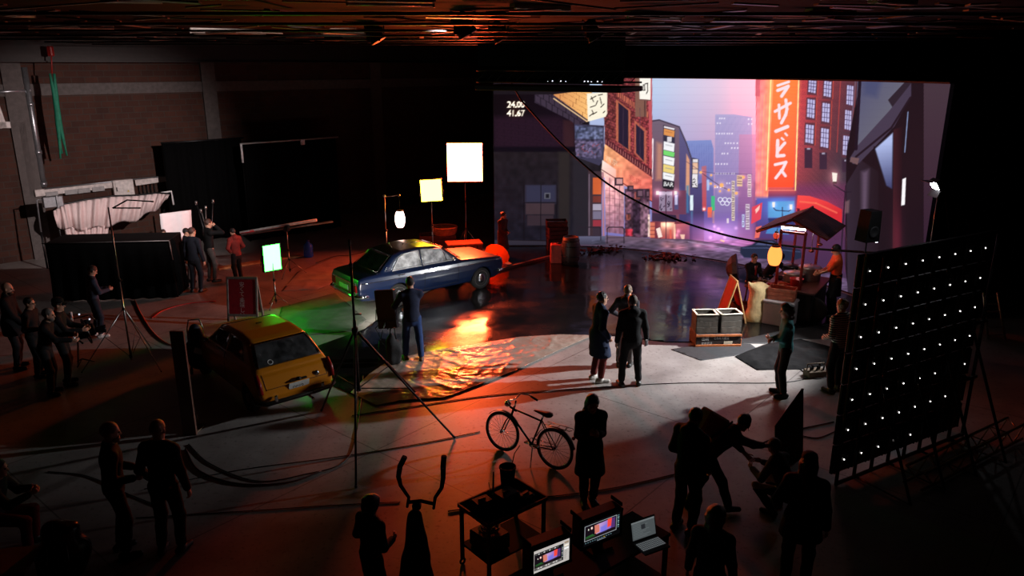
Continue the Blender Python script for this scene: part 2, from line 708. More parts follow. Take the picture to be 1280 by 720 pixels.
        fb.tube([p - d1 * 0.015, p, p + d1 * 0.04, p + d1 * 0.04 + d2 * 0.03, p + d1 * 0.04 + d2 * 0.036],
                [0.012, 0.012, 0.0105, 0.008, 0.001], 6, cap=False)
    nE = len(fb.f)
    eb = MB()
    for sg in (1, -1):
        eb.ball(hp(sg * 0.034, 0.082, 0.008), 0.0125, 6)
    lb = MB().ball(hp(0, 0.085, -0.062), 0.013, 6, (1.7, 0.9, 0.55), Matrix([list(x) for x in R3]))
    V = [P, np.array(fb.v).reshape(-1, 3), np.array(eb.v).reshape(-1, 3), np.array(lb.v).reshape(-1, 3)]
    o1, o2, o3 = len(P), len(P) + len(fb.v), len(P) + len(fb.v) + len(eb.v)
    FQ = [Q, np.array(fb.f) + o1, np.array(eb.f) + o2, np.array(lb.f) + o3]
    mi = np.concatenate([np.full(len(x), m) for x, m in zip(FQ, (0, 0, 1, 2))]).astype(np.int32)
    b = mesh_np('body', np.concatenate(V) * s, np.concatenate(FQ), [skin, EYE, LIP], T)
    b.data.polygons.foreach_set('material_index', mi)

    # trousers
    rt = res
    if bottom is not None:
        F = Field(lo, hi, rt)
        F.cone(pel + u * 0.05, pel - u * 0.06, 0.138 * build, 0.135 * build, 0.05, (f, 0.78))
        for h_, k_, a_ in ((hipR, kR, aR), (hipL, kL, aL)):
            F.cone(h_, k_, 0.094 * build, 0.072, 0.04)
            F.cone(k_, a_ + (k_ - a_) * 0.13, 0.074, 0.062, 0.03)
        F.wrinkle(fold, sum(map(ord, label)) % 97)
        F.cut(pel + u * 0.09, u)
        P, Q = F.mesh()
        mesh_np('trousers', P * s, Q, cloth(bottom), T)
    # top
    hem = pel - u * 0.03
    F = Field(lo, hi, rt)
    torso(F, 0.018)
    if coat:
        F.cone(pel, pel - np.array((0, -0.05, coat)), 0.205 * build, 0.245 * build, 0.06, (f, 0.80))
        F.wrinkle(fold, sum(map(ord, label)) % 89)
        F.cut(pel - np.array((0, 0, coat)), (0, 0, -1))
    else:
        F.cone(pel, hem - u * 0.1, 0.150 * build, 0.155 * build, 0.05, (f, 0.76))
        F.wrinkle(fold, sum(map(ord, label)) % 89)
        F.cut(hem - u * 0.05, -u)
    F.cut(neck + u * 0.03, nrm(u + f * 0.35))
    if coat or hood:
        F.cone(neck - u * 0.03 - f * 0.01, neck + u * 0.025 - f * 0.01, 0.078, 0.072, 0.03)
    if hood:
        F.ell(neck - u * 0.03 - f * 0.085, (0.11, 0.06, 0.08), 0.03)
    for S, E, Hd in ((shR, eR, hR), (shL, eL, hL)):
        arm(F, S, E, Hd, 0.016 if not coat else 0.022, sleeve)
    P, Q = F.mesh()
    nm = 'coat' if coat else ('jacket' if hood else 'shirt')
    mesh_np(nm, P * s, Q, stripes or cloth(top), T)
    # shoes
    for a_, td in zip((aR, aL), dirs):
        F = Field(a_ - 0.25, a_ + 0.25, res * 0.85)
        F.cone(a_ + np.array((0, 0, -0.045)) - td * 0.045, a_ + td * 0.15 + np.array((0, 0, -0.052)), 0.050, 0.038, 0.02)
        F.cone(a_ + np.array((0, 0, 0.01)), a_ + np.array((0, 0, -0.05)), 0.047, 0.05, 0.02)
        F.cut((0, 0, a_[2] - 0.085), (0, 0, -1))
        P, Q = F.mesh()
        mesh_np('shoe', P * s, Q, mat('shoe_%02x%02x%02x' % shoes, shoes, 0.5), T)
    # hair
    if style != 'bald' and not (cap and style == 'none'):
        F = Field(hc - 0.42, hc + 0.24, 0.011)
        g = {'short': 0.0, 'curly': 0.028, 'long': 0.012, 'bun': 0.006, 'bob': 0.02, 'tail': 0.006}[style]
        F.ell(hp(0, -0.018, 0.036), (0.082 + g, 0.102 + g, 0.099 + g), 0.02, R3)
        if style in ('long', 'bob', 'curly'):
            for sg in (1, -1):
                F.cone(hp(sg * 0.06, -0.04, 0.0), hp(sg * 0.065, -0.055, -0.10 - (0.10 if style == 'long' else 0.03)), 0.045, 0.035, 0.03)
            F.cone(hp(0, -0.07, 0.0), hp(0, -0.085, -0.12 - (0.12 if style == 'long' else 0)), 0.06, 0.05, 0.03)
        if style == 'bun':
            F.ell(hp(0, -0.11, 0.07), (0.04, 0.04, 0.04), 0.015)
        if style == 'tail':
            F.cone(hp(0, -0.10, 0.03), hp(0, -0.15, -0.12), 0.03, 0.018, 0.02)
        if style in ('curly', 'bob', 'long'):
            F.wrinkle(0.007 if style == 'curly' else 0.003, 3, 60)
        F.cut(hp(0, 0.062, 0.058), nrm(hf * 0.85 - hu * 0.5))
        if style in ('short', 'bun', 'tail'):
            F.cut(hp(0, 0, -0.052), nrm(-hu + hf * 0.3))
        P, Q = F.mesh()
        mesh_np('hair', P * s, Q, hairmat(hair), T)
    if beard:
        F = Field(hc - 0.25, hc + 0.2, 0.010)
        F.ell(hp(0, 0.030, -0.070), (0.064, 0.072, 0.068), 0.03, R3)
        F.cut(hp(0, 0.06, -0.045), nrm(hu * 1.0 - hf * 0.35))
        F.ell(hp(0, 0.10, -0.062), (0.022, 0.02, 0.009), 0.005, R3, sub=True)
        F.cut(hp(0, -0.01, -0.06), -hf)
        P, Q = F.mesh()
        mesh_np('beard', P * s, Q, hairmat(hair), T)
    Rm = Matrix([list(x) for x in R3])
    if cap:
        cb = MB().lathe([(0.098, 0), (0.1, 0.03), (0.088, 0.066), (0.055, 0.086), (0.001, 0.092)], hp(0, -0.015, 0.062) * 1, 20, Rm @ Matrix.Diagonal((0.9, 1.08, 1)))
        cb.sheet(lambda a, t: hp((a - 0.5) * 0.15, 0.07 + 0.085 * t * (1 - 0.5 * (2 * a - 1) ** 2), 0.066 - 0.02 * t - 0.03 * (2 * a - 1) ** 2), 8, 4)
        o = cb.build('cap', cloth(cap), T)
        o.scale = (s, s, s)
    if phones:
        pb = MB()
        pb.tube([hp(0.092 * math.cos(a), -0.01, 0.03 + 0.105 * math.sin(a)) for a in np.linspace(0, PI, 14)], 0.010, 6)
        for sg in (1, -1):
            pb.lathe([(0.036, 0), (0.042, 0.012), (0.036, 0.026)], hp(sg * 0.082, -0.005, 0.0), 14, Rm @ Matrix.Rotation(sg * PI / 2, 3, 'Y'))
        pb.tube([hp(0.09, 0.02, -0.01), hp(0.075, 0.09, -0.05), hp(0.03, 0.115, -0.06)], 0.004, 5)
        o = pb.build('headphones', mat('headphone_black', (18, 18, 20), 0.35), T)
        o.scale = (s, s, s)
    if glasses:
        gb = MB()
        for sg in (1, -1):
            gb.torus(hp(sg * 0.034, 0.108, 0.008), 0.021, 0.0025, hf, 14, 5)
            gb.tube([hp(sg * 0.055, 0.105, 0.012), hp(sg * 0.082, 0.0, 0.01)], 0.0025, 5)
        gb.tube([hp(-0.012, 0.11, 0.012), hp(0.012, 0.11, 0.012)], 0.0025, 5)
        o = gb.build('glasses', mat('glasses_frame', (20, 20, 20), 0.3), T)
        o.scale = (s, s, s)
    if tie:
        q = lambda a, d: chest + f * (0.128 + d) + u * a
        tb = MB().add([q(0.14, 0) - r * 0.05, q(0.14, 0) + r * 0.05, q(-0.04, 0.006)], [(0, 1, 2)])
        o = tb.build('shirt_front', cloth((190, 150, 150)), T, 0.006)
        o.scale = (s, s, s)
        tb = MB().add([q(0.14, .008) - r * 0.02, q(0.14, .008) + r * 0.02, q(0.09, .012) + r * 0.016, q(-0.10, .02) + r * 0.028, q(-0.14, .02),
                       q(-0.10, .02) - r * 0.028, q(0.09, .012) - r * 0.016], [tuple(range(7))])
        o = tb.build('necktie', cloth(tie), T, 0.008)
        o.scale = (s, s, s)
    if apron:
        F = Field(lo, hi, rt)
        F.cone(pel + u * 0.12, pel - np.array((0, 0, 0.42)), 0.158 * build, 0.185 * build, 0.05, (f, 0.82))
        F.cut(pel - np.array((0, 0, 0.42)), (0, 0, -1))
        F.cut(pel + u * 0.10, u)
        F.wrinkle(0.004, 4)
        P, Q = F.mesh()
        mesh_np('apron', P * s, Q, cloth(apron), T)
    return T
# ------------------------------------------------------------------ the picture on the LED wall
def text_tris(body, size=1.0):
    """flat triangles of lettering, origin at the left end of the baseline"""
    c = bpy.data.curves.new('lettering', 'FONT')
    c.body, c.size, c.resolution_u = body, size, 3
    o = bpy.data.objects.new('lettering', c)
    COL.objects.link(o)
    dg = bpy.context.evaluated_depsgraph_get()
    dg.update()
    me = bpy.data.meshes.new_from_object(o.evaluated_get(dg))
    vs = [tuple(v.co) for v in me.vertices]
    fs = [tuple(p.vertices) for p in me.polygons]
    bpy.data.objects.remove(o)
    bpy.data.meshes.remove(me)
    return vs, fs


class Canvas:
    def __init__(s, x0, y0, x1, y1, sc):
        s.x0, s.y0, s.sc = x0, y0, sc
        s.w, s.h = int((x1 - x0) * sc), int((y1 - y0) * sc)
        s.I = np.zeros((s.h, s.w, 3), dtype=np.float32)
        s.X = x0 + (np.arange(s.w) + 0.5)[None, :] / sc
        s.Y = y0 + (np.arange(s.h) + 0.5)[:, None] / sc

    def win(s, xa, ya, xb, yb):
        a, b = max(0, int((xa - s.x0) * s.sc) - 1), min(s.w, int((xb - s.x0) * s.sc) + 2)
        c, d = max(0, int((ya - s.y0) * s.sc) - 1), min(s.h, int((yb - s.y0) * s.sc) + 2)
        return slice(c, d), slice(a, b)

    def blend(s, sl, al, col):
        X, Y = s.X[:, sl[1]], s.Y[sl[0]]
        c = col(X, Y) if callable(col) else np.array(col, dtype=np.float32)
        s.I[sl] = s.I[sl] * (1 - al[..., None]) + c * al[..., None]

    def poly(s, pts, col, a=1.0, soft=0.35):
        P = np.array(pts, float)
        m = soft + 0.5
        sl = s.win(P[:, 0].min() - m, P[:, 1].min() - m, P[:, 0].max() + m, P[:, 1].max() + m)
        if sl[0].stop <= sl[0].start or sl[1].stop <= sl[1].start:
            return
        d = poly_sd(pts, s.X[:, sl[1]], s.Y[sl[0]])
        al = np.clip(0.5 - d / (2 * soft), 0, 1).astype(np.float32) * a
        s.blend(sl, al, col)

    def rect(s, x0, y0, x1, y1, col, a=1.0, soft=0.35):
        s.poly([(x0, y0), (x1, y0), (x1, y1), (x0, y1)], col, a, soft)

    def line(s, pts, w, col, a=1.0, soft=0.3):
        for p, q in zip(pts[:-1], pts[1:]):
            sl = s.win(min(p[0], q[0]) - w - 1, min(p[1], q[1]) - w - 1, max(p[0], q[0]) + w + 1, max(p[1], q[1]) + w + 1)
            if sl[0].stop <= sl[0].start or sl[1].stop <= sl[1].start:
                continue
            X, Y = s.X[:, sl[1]] - p[0], s.Y[sl[0]] - p[1]
            ex, ey = q[0] - p[0], q[1] - p[1]
            t = np.clip((X * ex + Y * ey) / (ex * ex + ey * ey + 1e-9), 0, 1)
            d = np.hypot(X - ex * t, Y - ey * t) - w / 2
            s.blend(sl, np.clip(0.5 - d / (2 * soft), 0, 1).astype(np.float32) * a, col)

    def glow(s, x, y, r, col, a=1.0, ry=None):
        ry = ry or r
        sl = s.win(x - 3 * r, y - 3 * ry, x + 3 * r, y + 3 * ry)
        g = np.exp(-(((s.X[:, sl[1]] - x) / r) ** 2 + ((s.Y[sl[0]] - y) / ry) ** 2)).astype(np.float32)
        s.I[sl] += g[..., None] * np.array(col, dtype=np.float32) * a

    def dot(s, x, y, r, col, a=1.0):
        s.line([(x, y), (x + 0.01, y)], 2 * r, col, a)

    def ring(s, x, y, r, w, col):
        s.line([(x + r * math.cos(t), y + r * math.sin(t)) for t in np.linspace(0, 2 * PI, 17)], w, col)

    def text(s, body, x, y, size, col, a=1.0, sx=1.0, shear=0.0, bold=0.0):
        vs, fs = text_tris(body, size)
        V = [(x + v[0] * sx, y - v[1] + shear * v[0] * sx) for v in vs]
        for f in fs:
            s.poly([V[i] for i in f], col, a, 0.25 + bold)

    def noise(s, pts, amp, cell, seed=0, stretch=1.0):
        """mottling of what is already there, cell in photo pixels"""
        P = np.array(pts, float)
        sl = s.win(P[:, 0].min(), P[:, 1].min(), P[:, 0].max(), P[:, 1].max())
        h, w = sl[0].stop - sl[0].start, sl[1].stop - sl[1].start
        r = np.random.default_rng(seed)
        gh, gw = int(h / (cell * s.sc)) + 2, int(w / (cell * stretch * s.sc)) + 2
        g = r.uniform(-1, 1, (gh, gw))
        yy, xx = np.linspace(0, gh - 1.001, h), np.linspace(0, gw - 1.001, w)
        yi, xi = yy.astype(int), xx.astype(int)
        fy, fx = (yy - yi)[:, None], (xx - xi)[None, :]
        n = (g[yi][:, xi] * (1 - fy) * (1 - fx) + g[yi + 1][:, xi] * fy * (1 - fx)
             + g[yi][:, xi + 1] * (1 - fy) * fx + g[yi + 1][:, xi + 1] * fy * fx)
        d = poly_sd(pts, s.X[:, sl[1]], s.Y[sl[0]])
        al = np.clip(0.5 - d, 0, 1)
        s.I[sl] *= (1 + amp * n * al)[..., None].astype(np.float32)

    def lerp(s, pts, u, v, c1, c2, a=1.0, soft=0.35):
        """gradient from point u to point v"""
        ux, uy = u
        ex, ey = v[0] - ux, v[1] - uy
        L = ex * ex + ey * ey
        c1, c2 = np.array(c1, dtype=np.float32), np.array(c2, dtype=np.float32)

        def f(X, Y):
            t = np.clip(((X - ux) * ex + (Y - uy) * ey) / L, 0, 1)[..., None]
            return (c1 * (1 - t) + c2 * t).astype(np.float32)
        s.poly(pts, f, a, soft)

    def bricks(s, pts, cw, ch, col, a, slope=0.0, w=0.35, seed=1):
        """mortar lines inside a polygon"""
        P = np.array(pts, float)
        x0, y0, x1, y1 = P[:, 0].min(), P[:, 1].min(), P[:, 0].max(), P[:, 1].max()
        sl = s.win(x0, y0, x1, y1)
        X, Y = s.X[:, sl[1]], s.Y[sl[0]] - slope * (s.X[:, sl[1]] - x0)
        row = np.floor(Y / ch)
        m = (np.mod(Y, ch) < w) | (np.mod(X + row * cw * 0.5, cw) < w)
        d = poly_sd(pts, s.X[:, sl[1]], s.Y[sl[0]])
        s.blend(sl, (np.clip(0.5 - d, 0, 1) * m * a).astype(np.float32), col)

    def sample(s, px, py):
        fx = np.clip((px - s.x0) * s.sc - 0.5, 0, s.w - 1.001)
        fy = np.clip((py - s.y0) * s.sc - 0.5, 0, s.h - 1.001)
        xi, yi = fx.astype(int), fy.astype(int)
        a, b = (fx - xi)[..., None], (fy - yi)[..., None]
        I = s.I
        return I[yi, xi] * (1 - a) * (1 - b) + I[yi, xi + 1] * a * (1 - b) + I[yi + 1, xi] * (1 - a) * b + I[yi + 1, xi + 1] * a * b


def street_picture():
    C = Canvas(600, 85, 1155, 410, 3)
    r = np.random.default_rng(3)
    Q = lambda x0, y0, k: (lambda L: [(x0 + a / k, y0 + b / k) for a, b in L])

    # sky
    def sky(X, Y):
        t = np.clip((X - 812) / 140, 0, 1)[..., None]
        v = np.clip((Y - 110) / 190, 0, 1)[..., None]
        top = np.array((190, 210, 240)) * (1 - t) + np.array((255, 200, 222)) * t
        low = np.array((124, 116, 184)) * (1 - t) + np.array((165, 96, 150)) * t
        return top * (1 - v) + low * v + 0 * X[..., None]
    C.rect(600, 85, 1155, 320, sky)
    C.glow(946, 150, 30, (56, 4, 0), 1, 90)
    # far towers
    tw = [(894, 143), (918, 143), (940, 146), (940, 300), (893, 300)]
    C.lerp(tw, (900, 143), (900, 290), (172, 168, 214), (124, 104, 168), 0.85)
    for x in np.arange(895, 940, 2.2):
        C.line([(x, 146), (x, 262)], 0.4, (120, 120, 180), 0.25)
    C.lerp([(924, 168), (948, 168), (948, 300), (922, 300)], (930, 168), (930, 260), (205, 140, 180), (140, 84, 140), 0.7)
    for y, xa, xb in ((147, 899, 907), (153, 896, 902), (166, 895, 917), (178, 906, 922), (184, 914, 922), (191, 902, 909), (204, 894, 909), (216, 894, 920),
                      (228, 908, 918), (233, 893, 904), (148, 935, 940), (154, 935, 940)):
        x = xa
        while x < xb:
            C.rect(x, y, x + 1.6, y + 2.0, (245, 238, 255), 0.9)
            x += r.uniform(2.6, 4.2)
    C.lerp([(858, 176), (889, 175), (892, 186), (892, 300), (858, 300)], (870, 176), (870, 280), (124, 142, 205), (92, 80, 150), 0.9)
    for x in np.arange(862, 890, 3):
        C.line([(x, 180), (x, 250)], 0.4, (92, 104, 170), 0.5)

    # building with the stacked sign
    C.lerp([(815, 150), (824, 149), (850, 158), (850, 305), (815, 305)], (830, 150), (830, 300), (116, 100, 118), (120, 62, 84))
    C.lerp([(849, 158), (858, 178), (866, 204), (869, 225), (869, 305), (849, 305)], (850, 170), (868, 260), (96, 90, 132), (72, 62, 112))
    C.line([(815, 151.5), (824, 150), (849, 158.5), (858, 179), (867, 206)], 1.6, (70, 60, 78))
    C.poly([(821, 178), (828, 180), (828, 225), (820, 225)], (232, 160, 122), 0.6, 2.5)
    C.poly([(858, 192), (862, 200), (862, 245), (857, 240)], (255, 180, 130), 0.8, 0.8)
    C.poly([(815, 172), (817, 174), (816, 224), (815, 224)], (250, 235, 240), 1)
    C.poly([(829, 156), (844, 161), (842.5, 236), (827.5, 234)], (70, 60, 78))
    bands = [(157.5, 159.5, (245, 240, 245)), (160.5, 168.5, (226, 150, 84)), (169.5, 176, (52, 50, 70)), (176.5, 187, (246, 246, 250)), (187.5, 193.5, (122, 222, 116)),
             (194.5, 204.5, (248, 248, 250)), (205, 214.5, (240, 214, 130)), (215, 223.5, (248, 248, 250)), (224.5, 235, (30, 28, 36))]
    for a, b, c in bands:
        k = lambda y: 0.02 * (235 - y)
        C.poly([(828.5 + k(a), a), (843 + k(a) * 0.3, a + 3.2), (842.2 + k(b) * 0.3, b + 3.0), (828.5 + k(b), b)], c)
    for y in (163.5, 180, 198.5, 209, 218.5):
        C.line([(832, y + 0.8), (840, y + 2.6)], 1.0, (176, 110, 70) if y < 170 else (150, 150, 160), 0.7)
    C.rect(834, 171, 839.5, 177.5, (240, 236, 240), 0.9)
    C.text('BAR', 829.6, 232.2, 7.6, (255, 255, 255), sx=0.86, shear=0.1, bold=0.15)
    # lower storey: vertical sign boards, lamps, awning, lit shops
    C.rect(815, 238, 858, 268, (112, 62, 88))
    for x0 in (824, 833):
        C.rect(x0, 239, x0 + 7.5, 264, (150, 132, 158))
        for _ in range(9):
            x, y = x0 + r.uniform(1, 5.5), r.uniform(246, 262)
            C.line([(x, y), (x + r.uniform(-2, 2.5), y + r.uniform(-1.5, 3))], 1.0, (46, 34, 56))
    C.rect(824, 240, 840, 244, (196, 176, 200))
    C.rect(843, 240, 848, 262, (84, 80, 122))
    C.rect(843.5, 244, 847, 256, (196, 190, 226))
    for x in (822, 844.5):
        C.glow(x, 241, 5, (150, 110, 120), 0.8)
        C.rect(x - 1.8, 238.8, x + 1.8, 243.5, (255, 246, 240))
    C.lerp([(815, 266), (845, 269), (846, 279), (815, 276)], (815, 266), (845, 279), (70, 48, 72), (44, 34, 58))
    C.rect(813, 277, 862, 303, (120, 50, 64))
    C.lerp([(826, 278), (843, 278), (843, 300), (826, 300)], (834, 278), (834, 300), (250, 180, 150), (170, 70, 76))
    C.glow(833, 281, 7, (120, 110, 90), 1, 4)
    C.rect(812, 278, 818.5, 297, (220, 120, 96))
    for y in (283, 288, 293):
        C.line([(812, y), (818.5, y)], 0.8, (120, 50, 56))
    C.poly([(820, 286), (825, 284), (828, 296), (823, 297.5)], (255, 230, 220))
    C.rect(837, 287, 839.5, 301, (226, 100, 88))
    C.rect(842, 280, 844.5, 302, (255, 196, 170))
    C.lerp([(845, 280), (862, 279), (862, 303), (845, 303)], (846, 280), (860, 303), (212, 112, 120), (120, 60, 100))
    C.rect(847, 288, 856, 301, (160, 80, 110), 0.7)
    C.poly([(850, 293), (856, 293), (855, 302), (853, 302)], (250, 200, 180))
    for p in ((846, 294), (848, 289)):
        C.glow(*p, 2.5, (100, 70, 80))
    C.line([(832.5, 243), (832.5, 302)], 0.9, (48, 36, 56))
    # next houses down the street
    C.lerp([(864, 232), (880, 228), (880, 304), (862, 304)], (870, 232), (870, 300), (78, 74, 124), (70, 44, 84))
    C.poly([(865.5, 197), (873.5, 199), (872, 236), (864, 234)], (60, 54, 74))
    for a, b, c in ((199, 203, (232, 226, 232)), (203.5, 211, (238, 190, 160)), (211.5, 217, (240, 210, 190)), (217.5, 234, (240, 234, 238))):
        C.rect(866 - (a - 199) * 0.03, a, 872.5 - (a - 199) * 0.03, b, c)
    for _ in range(8):
        x, y = r.uniform(866, 871), r.uniform(220, 232)
        C.line([(x, y), (x + r.uniform(-2, 2), y + r.uniform(-1, 2))], 0.9, (60, 60, 60))
    C.rect(862.5, 244, 866.5, 263, (226, 242, 250))
    C.rect(858, 232, 861, 266, (70, 130, 176), 0.8, 1.2)
    C.rect(863.5, 264, 866, 280, (90, 150, 190), 0.6, 1)
    C.lerp([(877, 208), (883, 207), (883, 264), (878, 264)], (880, 208), (880, 264), (180, 110, 130), (196, 74, 84))
    C.rect(883.5, 224.5, 886.5, 238, (170, 190, 235))
    C.glow(880, 261, 2, (120, 110, 100), 1)
    C.dot(880, 261.5, 1.3, (255, 246, 236))
    C.rect(889, 245, 893.5, 263, (70, 190, 132))
    C.rect(884.5, 259, 890, 272, (255, 110, 74))
    C.rect(890.5, 264, 893, 279, (224, 160, 120), 0.8)
    C.lerp([(862, 272), (955, 262), (955, 306), (862, 306)], (880, 272), (880, 305), (118, 92, 170), (200, 120, 180), 0.55, 5)
    C.glow(890, 292, 16, (96, 62, 84), 0.9, 12)
    C.glow(912, 290, 14, (60, 50, 70), 0.7, 14)
    for x, y in ((898, 286), (902, 291), (893, 283), (906, 297), (888, 297), (920, 285)):
        C.glow(x, y, 2, (120, 90, 90), 0.6)
    C.poly([(901, 299), (906, 301), (905, 303), (900, 301)], (255, 190, 170))
    # wires with paper lanterns
    for L in ([(858, 202), (876, 214), (895, 217), (918, 217), (940, 218)], [(874, 214), (890, 226), (910, 237), (924, 238)], [(876, 215), (900, 233), (912, 238)]):
        C.line(L, 0.6, (70, 56, 92), 0.8)
    for x, y, q in ((876, 215.5, 1.7), (889, 219, 1.4), (888.5, 229.5, 1.6), (902, 231.5, 2.6), (911, 237.5, 1.7), (920.5, 241.5, 1.9), (929, 221.5, 2.0), (937, 231, 1.8), (894, 233, 1.3), (900, 239, 1.3)):
        C.glow(x, y, q * 2, (90, 60, 30), 0.6)
        C.dot(x, y, q, (255, 186, 118))
    # five linked rings
    for x, y in ((900.3, 249.6), (906.1, 249.6), (911.6, 250.4), (903.2, 253.6), (908.8, 254.2)):
        C.ring(x, y, 2.7, 0.85, (238, 238, 255))
    # vertical shop signs on the right of the street
    for x0, y0, x1, y1, c in ((914.5, 226, 918.5, 276, (222, 206, 186)), (921, 219, 928, 233, (236, 200, 160)), (934.5, 218, 939, 246, (226, 206, 210)), (932, 255, 937, 287, (214, 200, 214)), (927.5, 268, 930.5, 284, (200, 214, 250))):
        C.rect(x0, y0, x1, y1, c, 0.95)
        y = y0 + 2
        while y < y1 - 2:
            C.line([(x0 + 1, y), (x1 - 1, y + r.uniform(-0.6, 0.8))], 1.0, (96, 66, 96), 0.8)
            y += r.uniform(2.2, 3.6)
    C.rect(908.5, 273, 911, 279, (255, 240, 240), 0.8)

    # left side street: dark masonry
    C.rect(600, 85, 737, 312, (26, 20, 26))
    C.lerp([(612, 118), (722, 118), (722, 186), (612, 186)], (612, 118), (720, 186), (14, 7, 12), (22, 13, 26))
    up = [(616, 146), (700, 146), (718, 168), (718, 186), (616, 186)]
    C.poly(up, (44, 24, 40), 0.75, 4)
    C.bricks(up, 9, 4, (16, 8, 16), 0.5, 0.12)
    C.rect(704, 150, 718, 186, (62, 34, 38), 0.7, 2)
    C.rect(612, 183.5, 760, 190, (12, 8, 18), 0.9, 1.5)
    lowm = [(616, 190), (755, 190), (748, 300), (616, 300)]
    C.lerp(lowm, (616, 190), (616, 300), (32, 26, 31), (27, 25, 36))
    C.bricks([(634, 200), (700, 200), (700, 298), (616, 298), (616, 240)], 7, 3.0, (22, 18, 26), 0.42)
    C.noise(lowm, 0.22, 5, 5)
    C.rect(656, 231, 696, 255, (44, 40, 56))
    C.rect(658, 232, 694, 252, (50, 50, 72), 0.9, 1)
    C.rect(680.5, 241, 688, 248.5, (92, 92, 104))
    C.rect(682, 242.5, 686.5, 247.5, (26, 26, 34))
    C.rect(657, 254, 693, 268, (74, 56, 62), 0.8, 0.8)
    C.rect(659, 269, 692, 282, (60, 46, 54), 0.8, 0.8)
    for x in (655, 696, 676):
        C.line([(x, 231), (x, 304)], 1.0, (20, 16, 22))
    C.line([(656, 253.5), (696, 253.5)], 1.0, (22, 18, 24))
    C.rect(698, 190, 712, 304, (44, 38, 38), 0.9, 2)
    C.rect(716, 195, 737, 304, (40, 36, 44), 0.9, 2)
    C.lerp([(616, 300), (700, 302), (700, 312), (616, 312)], (616, 300), (616, 312), (52, 47, 58), (40, 36, 48))
    # lit upper brickwork and its cornice
    C.lerp([(692, 118), (740, 112), (740, 150), (732, 152), (692, 124)], (694, 122), (736, 130), (224, 150, 92), (255, 196, 120))
    C.bricks([(692, 118), (740, 112), (740, 150), (732, 152), (692, 124)], 8, 6, (130, 70, 40), 0.7, 0.55)
    cor = [(668, 118), (691, 118), (735, 150), (722, 158), (712, 150), (668, 128)]
    C.poly(cor, (62, 50, 66))
    C.bricks(cor, 7, 9, (24, 18, 28), 0.8, 0.6, 0.8)
    C.line([(692, 123), (734, 152)], 1.2, (255, 214, 160))
    # hanging box sign, two halves
    C.poly([(718, 155), (755, 157), (755, 200), (749, 207), (720, 196)], (62, 58, 82))
    C.lerp([(718.5, 157), (753.5, 159), (753.5, 174), (718.5, 173)], (718, 157), (754, 174), (74, 78, 108), (104, 110, 142))
    C.lerp([(718.5, 176), (754, 177), (752, 199), (720, 195)], (718, 176), (754, 199), (96, 84, 112), (86, 80, 110))
    C.noise([(718.5, 157), (754, 157), (752, 199), (718.5, 197)], 0.5, 2.2, 8)
    for _ in range(26):
        x, y = r.uniform(722, 750), r.uniform(179, 194)
        C.line([(x, y), (x + r.uniform(-3, 3), y + r.uniform(-2, 2))], 0.9, (164, 74, 82) if r.uniform() < 0.6 else (40, 36, 52), 0.7)
    # red brick house
    br = [(752, 95), (815, 95), (815, 250), (756, 215), (756, 165)]
    C.lerp(br, (756, 140), (815, 150), (120, 56, 56), (158, 62, 68))
    C.bricks(br, 4.5, 3.4, (64, 26, 36), 0.7, 0.35, 0.7)
    C.noise(br, 0.35, 2.5, 12)
    C.poly([(771, 113), (815, 143), (815, 152), (771, 121)], (196, 104, 84))
    C.bricks([(771, 113), (815, 143), (815, 152), (771, 121)], 2.4, 20, (80, 34, 40), 0.8, 0.7, 0.9)
    C.rect(794, 95, 808, 146, (132, 92, 80))
    C.line([(806, 95), (806, 146)], 1.2, (70, 40, 44))
    C.lerp([(809, 95), (815, 95), (815, 250), (812, 246), (811, 150)], (812, 100), (812, 240), (196, 96, 104), (190, 66, 74))
    C.poly([(770, 124), (788, 138), (788, 190), (770, 176)], (206, 116, 84), 0.8)
    C.poly([(773, 128), (785.5, 138), (785.5, 187), (773, 178)], (40, 30, 50))
    C.poly([(793, 150), (808, 163), (808, 206), (793, 192)], (200, 108, 84), 0.8)
    C.poly([(795, 155), (805, 164), (805, 202), (795, 191)], (42, 32, 54))
    for x in (779, 800):
        C.line([(x, 135), (x, 196)], 0.7, (84, 60, 78), 0.7)
    C.poly([(756, 172), (815, 212), (815, 222), (756, 180)], (86, 34, 44))
    C.bricks([(757, 174), (815, 214), (815, 221), (757, 179)], 3.0, 30, (196, 116, 110), 0.8, 0.7, 1.0)
    C.lerp([(756, 180), (815, 222), (815, 252), (753, 216)], (756, 185), (812, 235), (255, 178, 124), (232, 110, 100))
    C.noise([(756, 180), (815, 222), (815, 252), (753, 216)], 0.22, 4, 21)
    C.lerp([(753, 200), (770, 212), (770, 228), (751, 220)], (752, 205), (770, 224), (255, 232, 222), (255, 180, 160))
    C.line([(752, 212), (815, 252)], 1.0, (90, 36, 44))
    C.text('西京', 756.5, 200, 8, (255, 226, 196), 0.6, shear=0.5)
    C.text('商店', 786, 224, 8, (200, 80, 74), 0.7, shear=0.5)
    # shop front
    C.rect(735, 214, 752, 300, (62, 46, 54))
    for a, b, c in ((222, 243, (206, 96, 52)), (245, 253, (116, 54, 48)), (255, 263, (168, 160, 180)), (264, 274, (120, 112, 136)), (275, 283, (150, 52, 66)), (284, 297, (58, 46, 58))):
        C.rect(741, a, 751.5, b, c)
    C.line([(736.5, 218), (736.5, 298)], 1.4, (112, 96, 112))
    C.line([(753.5, 216), (754.5, 298)], 2.2, (176, 120, 132))
    C.lerp([(756, 216), (780, 232), (780, 293), (757, 290)], (760, 220), (772, 292), (255, 190, 182), (138, 96, 122))
    C.glow(763, 242, 10, (46, 28, 30), 1, 18)
    for x in (762, 768.5, 774.5):
        C.line([(x, 222), (x, 291)], 0.8, (136, 84, 100))
